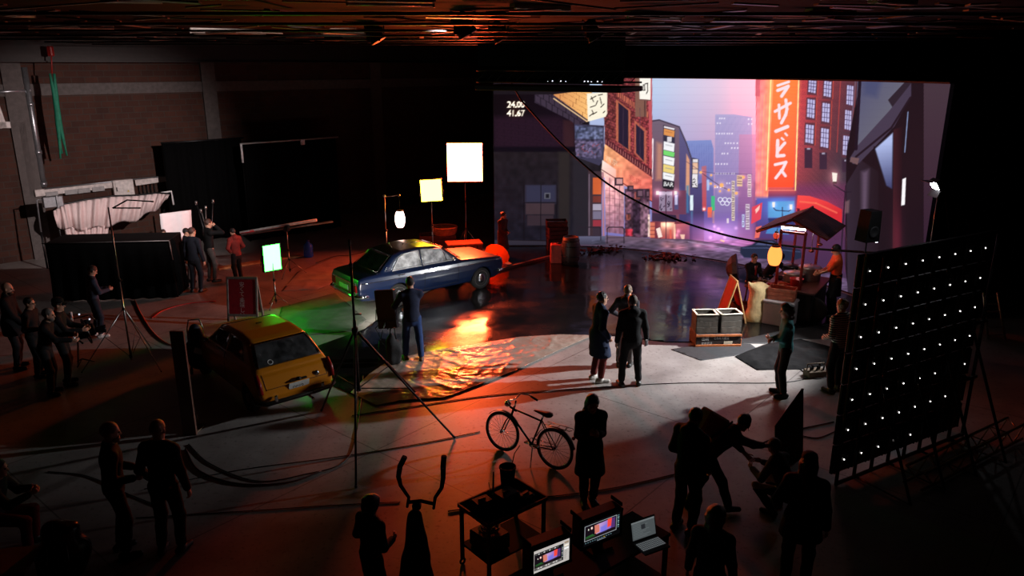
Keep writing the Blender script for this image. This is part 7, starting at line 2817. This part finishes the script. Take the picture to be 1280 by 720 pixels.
# ------------------------------------------------------------------ monitors and laptop
def small_picture(kind):
    C = Canvas(0, 0, 160, 90, 1)
    r = np.random.default_rng(7)

    def scene(x0, y0, x1, y1):
        w, h = x1 - x0, y1 - y0
        f = lambda a, b: (x0 + a * w, y0 + b * h)
        C.rect(x0, y0, x1, y1, (22, 14, 22))
        C.lerp([f(.36, .1), f(.95, .05), f(.95, .75), f(.36, .8)], f(.4, .2), f(.9, .4), (196, 160, 205), (120, 90, 190))
        C.poly([f(.30, .1), f(.45, .15), f(.47, .7), f(.32, .75)], (206, 120, 104))
        C.poly([f(.72, .02), f(.86, .02), f(.84, .6), f(.72, .62)], (236, 70, 60))
        C.poly([f(.86, .05), f(.97, .05), f(.97, .8), f(.84, .75)], (80, 50, 110))
        C.poly([f(.5, .4), f(.7, .35), f(.7, .8), f(.5, .82)], (110, 110, 220), .8, 4)
        C.glow(*f(.22, .25), 4, (255, 120, 90), 1)
        C.rect(*f(.10, .2), *f(.13, .32), (240, 240, 220))
        C.rect(*f(.19, .14), *f(.24, .30), (255, 230, 220))
        C.poly([f(.02, .75), f(.25, .68), f(.35, .9), f(.05, .97)], (40, 96, 44))
        C.rect(*f(.0, .85), *f(1, 1), (30, 16, 20), .7, 5)
    if kind == 0:
        C.rect(0, 0, 160, 90, (188, 182, 178))
        C.rect(2, 12, 132, 80, (14, 12, 14))
        scene(4, 24, 122, 68)
        for k in range(9):
            C.rect(6 + k * 12, 15, 14 + k * 12, 19, (200, 200, 200) if k % 2 else (90, 90, 90))
        for k in range(8):
            C.rect(124, 22 + k * 6, 131, 25 + k * 6, (170, 170, 170) if k % 3 else (90, 110, 120))
        for k, (a, c_) in enumerate(((6, (150, 130, 110)), (18, (236, 226, 210)), (30, (240, 240, 240)))):
            C.rect(136, a + 2, 156, a + 9, c_)
        for k in range(6):
            C.rect(136, 46 + k * 6, 150 - k, 48 + k * 6, (140, 136, 134))
        C.rect(4, 70, 126, 78, (120, 116, 114))
        for k in range(10):
            C.rect(6 + k * 11.5, 72, 12 + k * 11.5, 76, (220, 216, 214) if k % 3 else (60, 60, 60))
    elif kind == 1:
        C.rect(0, 0, 160, 90, (8, 8, 10))
        scene(4, 10, 140, 66)
        C.line([(4, 8), (142, 8), (142, 68), (4, 68), (4, 8)], 1.4, (210, 220, 226))
        for k in range(7):
            C.rect(147, 10 + k * 8, 154, 13 + k * 8, (170, 220, 220) if k % 2 else (110, 150, 160))
        for k in range(12):
            C.rect(6 + k * 10, 76, 12 + k * 10, 78, (120, 160, 170) if k != 8 else (230, 190, 60))
        C.rect(58, 82, 96, 84, (170, 180, 190))
    else:
        C.rect(0, 0, 160, 90, (84, 90, 92))
        C.rect(0, 0, 160, 8, (120, 126, 128))
        for k in range(9):
            C.rect(8, 14 + k * 8, 60 + 70 * ((k * 37) % 10) / 10, 16 + k * 8, (116, 124, 126))
        C.rect(64, 22, 92, 46, (44, 46, 50))
    return C


def screen_obj(name, kind, w, h, parent, M, gain):
    C = small_picture(kind)
    s_, t_ = np.meshgrid(np.linspace(0, 1, 161), np.linspace(0, 1, 91))
    c = np.clip(C.sample(s_ * 159, t_ * 89), 0, 300) / 255.
    c = np.where(c <= .04045, c / 12.92, ((c + .055) / 1.055) ** 2.4)
    V = np.stack([(s_ - .5) * w, 0 * s_, (.5 - t_) * h], -1)
    Mn = np.array(M)
    V = V @ Mn[:3, :3].T + Mn[:3, 3]
    return screen_mesh(name, V, c, parent, gain)


def monitor(px, py, z, w, h, face, kind, label, tilt=0, dpt=.16):
    p = G(px, py, z)
    T = thing('monitor', p, -math.radians(face) + PI, label, 'monitor')
    M = Matrix.Rotation(math.radians(tilt), 4, 'X')
    MB().box((0, dpt / 2 + .01, 0), (w + .07, dpt, h + .10), bev=.012).build('monitor_case', mat('monitor_case', (56, 34, 30), .5), T, M=M)
    b = MB()
    for sx, sz, a, c in ((1, 0, .03, h + .08), (-1, 0, .03, h + .08), (0, 1, w + .08, .03), (0, -1, w + .08, .04)):
        b.box((sx * (w / 2 + .018), -.004, sz * (h / 2 + .02)), (a, .03, c), bev=.004)
    b.build('bezel', MBLK, T, M=M)
    screen_obj('screen', kind, w, h, T, M @ Matrix.Translation((0, -.012, 0)), 1.05)
    for sg in (1, -1):
        MB().box((sg * (w / 2 + .03), .10, h / 2 + .075), (.02, .2, .05), bev=.006).build('carry_handle', MBLK, T, M=M)
    MB().box((0, dpt / 2, -h / 2 - .09), (.12, .1, .10), bev=.01).box((0, dpt / 2, -h / 2 - .14), (.30, .22, .02), bev=.006).build('monitor_stand', MBLK, T)
    return T, p


m0, p0 = monitor(689, 694, 1.16, .46, .27, 148, 0, 'bright monitor with a grey control panel, lowest at the bottom edge', 0)
m1, p1 = monitor(752, 661, 1.16, .52, .28, 148, 1, 'monitor on a black screen with a framed picture of the set, left of the laptop', 0)
lp = G(810, 681, 1.0)
# trolley that carries them
ax_ = (p1 - p0)
ax_.z = 0
mid = (p0 + p1) / 2 + ax_ * .28
mid.z = 0
T = thing('monitor_trolley', mid, math.atan2(ax_.y, ax_.x), 'dark trolley carrying the two monitors and the laptop', 'trolley')
TL = ax_.length + 1.35
zt_ = 1.16 - .27 / 2 - .15 - .02
MB().box((0, .02, zt_), (TL, .62, .04), bev=.01).build('top_shelf', MBLK, T)
MB().box((0, .02, .28), (TL * .96, .58, .03), bev=.01).build('lower_shelf', MBLK, T)
for sx in (-1, 1):
    for sy in (-1, 1):
        o = MB().box((sx * (TL / 2 - .04), .02 + sy * .27, zt_ / 2 + .03), (.045, .045, zt_ - .06)).build('leg', BLKM, T)
        MB().torus((sx * (TL / 2 - .04), .02 + sy * .27, .05), .038, .016, (0, 1, 0), 14, 6).build('caster', TYRE, o)
lp = G(806, 676, zt_ + .02)
T = thing('laptop', lp, math.radians(28), 'open laptop with a dim grey screen right of the two monitors', 'laptop')
o = MB().box((0, -.12, .012), (.36, .25, .02), bev=.006).build('keyboard_base', mat('laptop_dark', (38, 38, 40), .4, .4), T)
b = MB()
for i in range(13):
    for j in range(5):
        b.box((-.15 + i * .025, -.05 - j * .03, .026), (.018, .021, .006), bev=.002)
b.build('keys', emit('key_light', (150, 156, 160), .32), o)
M = Matrix.Translation((0, .005, .022)) @ Matrix.Rotation(math.radians(-14), 4, 'X') @ Matrix.Translation((0, 0, .125))
MB().box((0, .006, 0), (.36, .010, .25), bev=.004).build('laptop_lid', mat('laptop_dark', (38, 38, 40), .4), T, M=M)
screen_obj('screen', 2, .33, .21, T, M @ Matrix.Translation((0, -.001, 0)), .75)

# ------------------------------------------------------------------ stand with two curved arms
Y0 = 7.75
sp0 = G(522, 752)
T = thing('arm_stand', (sp0.x, Y0, 0), 0, 'black draped stand topped by two curved upright arms at the lower edge', 'stand')
o = T.location
w_ = lambda px, py, dy=0: D(px, py, Y0 + dy) - o
b = MB()
for L in ([(509, 634), (511, 622), (501, 607), (498, 596), (500, 583), (506, 571)], [(542, 636), (544, 622), (552, 610), (554, 597), (554, 583), (555, 570)]):
    pts = [w_(*q) for q in L]
    pp = []
    for i in range(len(pts) - 1):
        for k in range(4):
            pp.append(pts[i] + (pts[i + 1] - pts[i]) * k / 4)
    pp.append(pts[-1])
    mb2 = MB().tube(pp, [.016 + .016 * min(1, i / len(pp) * 1.3) for i in range(len(pp))], 8)
    q = mb2.build('curved_arm', MBLK, T)
    e = pp[int(len(pp) * .8)]
    MB().ball(e + Vector((0, -.03, 0)), .014, 6).build('stud', CHR, q)
MB().tube([w_(509, 628), w_(526, 626), w_(544, 630)], .022, 8).box(w_(521, 632), (.10, .10, .08), bev=.02).build('crossbar', MBLK, T)
zt2 = w_(520, 634).z
F = Field((-.45, -.4, -.02), (.45, .4, zt2 + .1), .02)
F.cone((0, 0, zt2 - .12), (0, 0, zt2 * .45), .08, .17, .05, ((0, 1, 0), .75))
F.cone((0, 0, zt2 * .45), (0, 0, .10), .17, .24, .05, ((0, 1, 0), .8))
F.wrinkle(.012, 5, 7)
F.cut((0, 0, .03), (0, 0, -1))
P, Q = F.mesh()
mesh_np('drape', P, Q, mat('drape_black', (14, 14, 15), .85), T)
MB().cyl((0, 0, zt2 - .2), (0, 0, zt2 + .03), .022).build('pole', MBLK, T)
b = MB()
for k in range(4):
    a = k * PI / 2 + .7
    b.tube([(0, 0, .06), (.34 * math.cos(a), .34 * math.sin(a), .02)], .018, 6)
b.build('foot', BLKM, T)

# ------------------------------------------------------------------ black flag, tool box, bags, bench
T = thing('black_flag', G(986, 590), .12, 'slanted black board standing between the stooping man and the panel array', 'flag')
o = T.location
f4 = [D(970, 532, o.y), D(1003, 486, o.y + .5), D(1002, 592, o.y + .5), D(970, 588, o.y)]
R_ = lambda p_: local(T, p_)
b = MB()
mid4 = [R_(x) for x in f4]
b.add(mid4, [(0, 1, 2, 3)])
b.build('flag_board', MBLK, T, .03)
MB().tube([R_(f4[1]), R_(f4[2]), (R_(f4[2]).x, R_(f4[2]).y, .02)], .02, 6).tube([R_(f4[0]), R_(f4[3]), (R_(f4[3]).x, R_(f4[3]).y, .02)], .02, 6).build('frame_pole', BLKM, T)
p = G(1018, 470)
T = thing('tool_box', p, .2, 'open wooden tool carrier on the floor between the teal and the striped woman', 'tool box')
MB().box((0, 0, .07), (.40, .24, .14), bev=.01).build('tray', WOODC, T)
MB().tube([(-.19, 0, .12), (-.19, 0, .28), (.19, 0, .28), (.19, 0, .12)], .014, 6).build('handle', WOODC, T)
b = MB()
for k in range(7):
    b.cyl((-.15 + k * .05, -.05 + .03 * (k % 3), .12), (-.14 + k * .05, -.06 + .04 * (k % 3), .24 + .02 * (k % 2)), .018, n=8)
b.build('tools', BLKM, T)
p = G(86, 722)
T = thing('rucksack', p, .3, 'black shiny rucksack dumped at the bottom left edge', 'bag')
F = Field((-.45, -.4, -.02), (.45, .4, 1.0), .02)
F.ell((0, 0, .36), (.30, .24, .36), .08)
F.ell((.02, -.05, .68), (.22, .18, .18), .08)
F.wrinkle(.02, 13, 12)
F.cut((0, 0, .01), (0, 0, -1))
P, Q = F.mesh()
mesh_np('bag_body', P, Q, mat('bag_gloss', (14, 14, 15), .25), T)
MB().tube([(-.10, -.22, .62), (-.12, -.30, .40), (-.10, -.26, .15)], .016, 6).tube([(.10, -.22, .62), (.12, -.30, .40), (.10, -.26, .15)], .016, 6).build('strap', mat('strap_gloss', (40, 40, 44), .2), T)
pa = G(18, 694, .5)
T = thing('bench_desk', (pa.x, pa.y, 0), .2, 'brown wooden desk top in the bottom left corner', 'desk')
MB().box((-.25, -.1, .48), (1.0, .56, .04), bev=.008).build('desk_top', mat('desk_brown', (140, 96, 60), .55, var=.2), T)
for x in (-.68, .18):
    for y in (-.32, .12):
        MB().box((x, y, .24), (.05, .05, .46)).build('leg', MBLK, T)

# ------------------------------------------------------------------ camera on a stabiliser, held by the man in the cap
p = G(104, 455)
T = thing('camera_rig', p, .5, 'film camera on a stabiliser post with a bright grip beside the capped man', 'camera')
w_ = lambda px, py, dy=0: D(px, py, p.y + dy) - p
wl = lambda px, py, dy=0: local(T, D(px, py, p.y + dy))
MB().tube([wl(98, 458), wl(97, 405)], .02, 8).build('post', STEEL, T)
MB().tube([wl(88, 390), wl(92, 414)], .032, 10).build('grip', mat('grip_bright', (220, 222, 228), .3), T)
c = wl(108, 414)
MB().box(c, (.34, .2, .22), Matrix.Rotation(-.2, 4, 'Y'), .02).box(c + Vector((-.22, 0, .02)), (.14, .12, .14), bev=.02).build('camera_body', MBLK, T)
MB().lathe([(.06, 0), (.07, .08), (.085, .16), (.085, .2), (.07, .2), (.001, .15)], c + Vector((.17, 0, 0)), 20, Matrix.Rotation(PI / 2, 3, 'Y')).build('lens', mat('lens_black', (20, 20, 24), .15), T)
MB().torus(c, .27, .018, (1, .2, .2), 30, 6).tube([c + Vector((-.1, 0, -.26)), wl(98, 425)], .018, 6).tube([c + Vector((-.2, .1, .28)), c + Vector((.1, .1, .32)), c + Vector((.2, .05, .2))], .014, 6).build('gimbal_ring', mat('gimbal_grey', (60, 60, 64), .3, .6), T)
MB().box(c + Vector((.02, -.02, .20)), (.17, .03, .11), Matrix.Rotation(.3, 4, 'Z'), .008).build('monitor', MBLK, T)
b = MB()
for k in range(3):
    a = k * 2.1
    b.tube([(0, 0, .12), (.22 * math.cos(a), .22 * math.sin(a), .015)], .014, 6)
b.build('spread_foot', BLKM, T)
for q in ((99, 393), (112, 399), (93, 422)):
    MB().box(wl(*q, -.2), (.03, .02, .03), bev=.004).build('status_light', emit('status_soft', (220, 225, 240), 1.2), T)

# ------------------------------------------------------------------ cables on the floor
def cable(px, r_, m, label, cat='cable', z=None):
    P_ = [np.array(G(*q, 0)) for q in px]
    P_ = [2 * P_[0] - P_[1]] + P_ + [2 * P_[-1] - P_[-2]]
    out = []
    for i in range(1, len(P_) - 2):
        for k in range(10):
            t = k / 10
            a_, b_, c_, d_ = P_[i - 1:i + 3]
            q = 0.5 * (2 * b_ + (c_ - a_) * t + (2 * a_ - 5 * b_ + 4 * c_ - d_) * t * t + (3 * b_ - a_ - 3 * c_ + d_) * t ** 3)
            q[2] = (z or 0.0) + r_ + .002
            out.append(q)
    q = P_[-2].copy()
    q[2] = (z or 0.0) + r_ + .002
    out.append(q)
    return tag(MB().tube(out, r_, 6).build('floor_cable' if cat == 'cable' else 'hose', m), label, cat)


CB = mat('cable_black', (18, 17, 17), .5)
cable([(168, 374), (176, 392), (190, 414), (206, 428), (224, 433), (262, 430)], .013, mat('hose_orange', (214, 96, 60), .5), 'orange hose curling on the floor between the thin pale stand and the yellow car', 'hose')
cable([(190, 398), (206, 388), (236, 380), (270, 377)], .013, mat('hose_red', (190, 36, 34), .5), 'red cable arc on the floor left of the red sandwich board')
cable([(236, 556), (262, 580), (320, 602), (380, 594), (430, 578), (446, 540), (454, 470)], .010, CB, 'thick black cable curving from the upright board past the wind-up stand')
cable([(232, 562), (250, 590), (300, 606), (360, 604), (402, 590)], .014, mat('mat_band', (64, 24, 20), .7), 'wide dark cable band curving on the floor right of the upright board')
cable([(440, 520), (520, 508), (620, 494), (760, 484), (860, 479), (985, 478), (1035, 462)], .008, CB, 'long black cable crossing the pale floor behind the bicycle')
cable([(180, 612), (300, 588), (420, 572), (520, 556), (600, 540)], .007, CB, 'thin black cable running from the lower left to the bicycle')
cable([(60, 590), (110, 596), (160, 618), (200, 634)], .008, CB, 'black cable on the floor behind the two men at the lower left')
cable([(560, 640), (650, 626), (760, 612), (850, 592)], .010, CB, 'black cable running from the kit table to the man with folded hands')
cable([(940, 560), (990, 540), (1042, 528)], .012, CB, 'black cable between the stooping man and the panel array')
cable([(1000, 545), (1022, 548), (1044, 540)], .010, CB, 'short thin cable near the foot of the panel array')
cable([(170, 648), (300, 640), (420, 632), (500, 628)], .007, CB, 'thin cable leading to the curved arm stand')
cable([(1000, 462), (1018, 474), (1040, 470)], .010, CB, 'short black cable around the wooden tool carrier')
cable([(395, 330), (418, 322), (440, 320), (470, 312)], .010, CB, 'black cable on the red lit tarpaulin behind the blue car', z=.03)
# ------------------------------------------------------------------ everyone on the stage
STR = None


def striped():
    m, nt, b, N = node_mat('striped_cotton')
    L = nt.links.new
    tc = N('TexCoord')
    wv = N('TexWave', wave_type='BANDS', bands_direction='Z')
    wv.inputs['Scale'].default_value = 7.5
    wv.inputs['Distortion'].default_value = 0.6
    wv.inputs['Detail'].default_value = 1
    L(tc.outputs['Object'], wv.inputs['Vector'])
    cr = N('ValToRGB')
    cr.color_ramp.interpolation = 'CONSTANT'
    cr.color_ramp.elements[0].color = lin((22, 22, 26))
    cr.color_ramp.elements[1].position = .55
    cr.color_ramp.elements[1].color = lin((206, 200, 192))
    L(wv.outputs['Fac'], cr.inputs[0])
    L(cr.outputs[0], b.inputs['Base Color'])
    b.inputs['Roughness'].default_value = .85
    return m


BLK = (17, 17, 20)
# group of three in the light, centre
person('person in a long dark blue coat and grey sneakers, face lit, listening to two others', (746, 476), (748, 361), 72, top=(26, 36, 62), bottom=(96, 34, 32), shoes=(190, 184, 176), coat=.42,
       hair=(24, 18, 16), handR=(.20, .12, .92), handL=(-.24, .10, .86), res=.012, hpitch=4, fold=.006, style='short')
person('person in a dark hooded jacket standing behind the black clad man with the bent arm', (780, 458), (782, 350), 20, top=(44, 42, 48), bottom=(96, 90, 88), hood=True, hair=(96, 74, 56), handL=(-.16, .20, 1.02), elbL=(-1, -.4, -.1), res=.012, H=1.84)
person('person all in black seen from behind, holding a small thing in the lowered hand', (787, 482), (789, 361), -6, top=BLK, bottom=(22, 21, 24), hood=True, hair=(70, 52, 40), handR=(.30, .08, .86), hyaw=-12, res=.012, footR=(.17, .02), footL=(-.16, .0), build=1.06)
# man in navy at the tall panel light
person('person in a navy sweater and blue jeans tending the tall panel light, seen from behind', (517, 452), (513, 345), -14, top=(34, 40, 62), bottom=(44, 66, 112), shoes=(110, 70, 50), hair=(14, 13, 14), handL=(-.30, .34, 1.06), handR=(-.05, .34, 1.02), hyaw=-8, res=.012, lean=6, footR=(.16, -.02), footL=(-.14, .12))
# silhouette in front of the bicycle
person('person in a long dark parka, hands at the chest, right of the bicycle', (735, 628), (735, 488), 172, top=(30, 26, 26), bottom=(26, 24, 26), coat=.42, hood=True, build=.92, style='long', hair=(26, 18, 16), handR=(.07, .20, 1.22), handL=(-.07, .20, 1.20), res=.012, hpitch=20, footR=(.07, .02), footL=(-.07, 0))
# right: teal, striped
person('person with curly hair in a teal shirt, arms folded, seen from the side', (976, 494), (979, 378), -78, top=(54, 132, 138), bottom=(30, 30, 34), shoes=(26, 22, 22), style='curly', hair=(40, 26, 22), handR=(-.06, .24, 1.10), handL=(.08, .26, 1.06), elbR=(.6, -.5, -.6), elbL=(-.6, -.5, -.6), res=.012, hyaw=10)
person('person in a black and white striped top with tied fair hair beside the panel array', (1042, 489), (1049, 370), -24, bottom=(22, 22, 26), stripes=striped(), shoes=(60, 36, 30), style='bun', hair=(130, 92, 60), handR=(.20, .16, .95), handL=(-.16, .20, 1.0), res=.012)
# food cart
person('person serving at the food cart, orange lit short sleeved shirt and black apron', (8.2, 18.52, 0), (1034, 298), -80, top=(222, 92, 48), bottom=(20, 20, 24), apron=(16, 16, 20), sleeve=.42, hair=(20, 16, 16), handR=(.06, .38, 1.06), handL=(-.06, .40, 1.04), hpitch=24, res=.012)
person('person in a dark suit with a red tie seated left of the food cart', (938, 376), (936, 315), 160, top=(20, 20, 24), bottom=(18, 18, 22), tie=(150, 20, 24), hair=(18, 16, 16), hip=(0, -.05, .56), footR=(.14, .38), footL=(-.14, .36), handR=(.10, .34, .74), handL=(-.10, .34, .74), H=1.74, res=.012, hpitch=6)
person('person in black leaning over the low counter of the food cart', (958, 372), (950, 318), 62, top=(16, 16, 20), bottom=(18, 18, 22), style='bob', hair=(16, 14, 16), hip=(0, -.1, .70), lean=48, footR=(.12, .20), footL=(-.12, .10), handR=(.12, .62, .86), handL=(-.14, .55, .86), hpitch=40, H=1.70)
# far left of the screen
person('person in a long brownish robe with folded arms at the foot of the LED wall', (628, 322), (622, 279), 130, top=(66, 42, 36), bottom=(60, 40, 34), coat=.60, style='bun', hair=(40, 24, 20), handR=(.02, .22, 1.02), handL=(-.02, .24, 1.0), hyaw=-20)
# group by the bounce board
person('person with a dark outline standing before the white bounce board', (212, 352), (211, 285), 150, top=(96, 62, 58), bottom=(40, 34, 34), hair=(60, 40, 36))
person('person with dark fringe in profile between the bounce board and the man in dark blue', (238, 352), (229, 284), 70, top=(26, 26, 34), bottom=(120, 110, 110), style='short', hair=(18, 15, 16), handR=(.1, .30, 1.05))
person('person in dark blue seen from behind in front of the bounce board group', (247, 365), (243, 283), 15, top=(30, 32, 42), bottom=(36, 38, 46), hair=(70, 46, 40), hyaw=14)
person('tall person in black with one hand raised to the face', (266, 352), (265, 271), 46, top=(14, 14, 16), bottom=(78, 72, 70), hair=(64, 40, 32), handR=(.10, .20, 1.54), elbR=(.8, -.1, -1))
person('person in a dull red jacket with the hand on the hip, right of the group', (299, 352), (289, 284), -58, top=(126, 42, 38), bottom=(30, 22, 24), hair=(30, 20, 20), handL=(-.17, .06, 1.0), elbL=(-1, -.6, 0), handR=(.20, .18, 1.0), hood=True, hpitch=18)
person('person in a slate jacket and pale sneakers looking down at a phone, left', (124, 421), (121, 330), 48, top=(56, 60, 76), bottom=(36, 38, 50), shoes=(206, 190, 186), hair=(50, 34, 30), handR=(.08, .34, 1.12), handL=(-.06, .34, 1.12), hpitch=30, res=.012)
# camera crew, far left
person('bald bearded person in a black coat with hands clasped at the far left edge', (24, 460), (16, 348), 76, top=BLK, bottom=(20, 20, 24), style='bald', beard=True, hair=(46, 30, 24), coat=.22, handR=(.05, .24, .92), handL=(-.05, .24, .92), res=.012)
person('person with glasses half hidden behind the grey haired crew member', (50, 470), (53, 372), 84, top=BLK, bottom=BLK, hair=(30, 24, 22), glasses=True, handR=(.15, .24, 1.1), H=1.74)
person('grey haired crew member leaning forward to reach for the camera grip', (66, 492), (58, 390), 78, top=BLK, bottom=BLK, hair=(120, 112, 108), beard=True, lean=14, handR=(.10, .52, 1.10), handL=(-.10, .50, 1.15), H=1.80, res=.012, glasses=False)
person('crew member in a black peaked cap working the film camera', (86, 480), (81, 360), 72, top=BLK, bottom=BLK, hair=(28, 22, 20), cap=(16, 16, 18), handR=(.14, .40, 1.12), handL=(-.14, .40, 1.10), H=1.84, res=.012, style='short')
# lower left
person('bearded person in dark clothes in profile, back lit orange, lower left', (156, 692), (150, 513), 60, top=BLK, bottom=BLK, beard=True, hair=(120, 70, 44), handR=(.16, .22, 1.05), handL=(-.14, .24, 1.05))
person('person in dark clothes seen from behind at the lower left, hair rim lit orange', (216, 690), (198, 515), 6, top=BLK, bottom=(20, 20, 23), hair=(150, 96, 62), handR=(.28, .06, .80), handL=(-.24, .14, .92))
person('person in a dark jacket and red trousers sitting at the left frame edge', (2, 690), (-14, 566), 76, top=(36, 34, 38), bottom=(110, 24, 28), hair=(40, 30, 26), hip=(0, 0, .58), footR=(.14, .38), footL=(-.14, .38), handR=(.10, .50, .86), handL=(-.12, .46, .84), lean=14, H=1.76)
# front row
person('curly haired person in black at the bottom edge left of the curved arm stand', (468, 768), (464, 620), 40, top=BLK, bottom=BLK, style='curly', hair=(22, 18, 18), handR=(.14, .26, 1.08), handL=(-.2, .22, 1.0))
person('person in a dark jacket looking down, standing right of the laptop', (854, 664), (866, 508), 52, top=(26, 22, 22), bottom=(20, 20, 24), hair=(24, 18, 18), handR=(.20, .16, .92), handL=(-.18, .20, .98), hpitch=28, hood=True, res=.012, build=1.05)
P_BEND = person('stooping person with headphones and a bag on the back, stretching one arm forward', (887, 636), (930, 516), 78, top=(52, 26, 22), bottom=(18, 18, 22), hair=(30, 20, 18), lean=52, hip=(0, -.12, .90), phones=True, handR=(.10, .92, .92), handL=(-.12, .58, .72), footR=(.14, .22), footL=(-.14, -.26), hpitch=34, H=1.80, sleeve=.8, res=.012)
person('person in a grey patterned top crouching under the stretched arm, before the slanted black board', (972, 640), (963, 562), -40, top=(92, 90, 92), bottom=(24, 24, 28), hair=(30, 24, 22), hip=(0, -.10, .42), lean=24, footR=(.14, .12), footL=(-.14, .02), handR=(.14, .42, .62), handL=(-.12, .42, .60), H=1.70)
person('person in a black cap and coat seen from behind at the lower right', (992, 736), (1011, 562), 24, top=BLK, bottom=BLK, cap=(16, 14, 14), coat=.25, style='long', hair=(24, 18, 18), handL=(-.28, .18, .95), H=1.86)
person('person with curly hair catching a warm rim of light at the bottom edge', (880, 800), (884, 668), 30, top=BLK, bottom=BLK, style='curly', hair=(60, 34, 28), H=1.70)
# things they hold
p = G(787, 482)
T = thing('handheld_radio', D(808, 427, p.y), .4, 'small pale gadget in the lowered hand of the person all in black', 'radio')
MB().box((0, 0, -.02), (.06, .04, .13), bev=.01).build('radio_body', mat('radio_grey', (150, 150, 154), .4), T)
MB().cyl((.02, 0, .04), (.03, 0, .12), .006).build('aerial', MBLK, T)
p = G(887, 636)
q = D(889, 530, p.y + .02)
T = thing('shoulder_bag', q, .5, 'stiff tan bag slung on the back of the stooping person', 'bag')
MB().box((0, 0, 0), (.46, .22, .34), Matrix.Rotation(.6, 4, 'Y'), .03).build('bag_body', mat('bag_tan', (176, 104, 52), .7, bump=.2), T)
MB().tube([(-.1, -.12, -.14), (.10, -.18, .0), (.24, -.16, .05)], .016, 6).build('strap', MBLK, T)
p = G(124, 421)
# ------------------------------------------------------------------ world and view
w = bpy.data.worlds.new('hall_air')
SC.world = w
w.use_nodes = True
bg = w.node_tree.nodes['Background']
bg.inputs['Color'].default_value = (0.9, 0.8, 0.8, 1)
bg.inputs['Strength'].default_value = 0.0
SC.view_settings.view_transform = 'Standard'
SC.view_settings.look = 'None'
SC.view_settings.gamma = 1
SC.view_settings.exposure = 0
SC.view_settings.use_curve_mapping = False
SC.cycles.use_denoising = True
SC.cycles.max_bounces = 8
SC.cycles.sample_clamp_indirect = 8
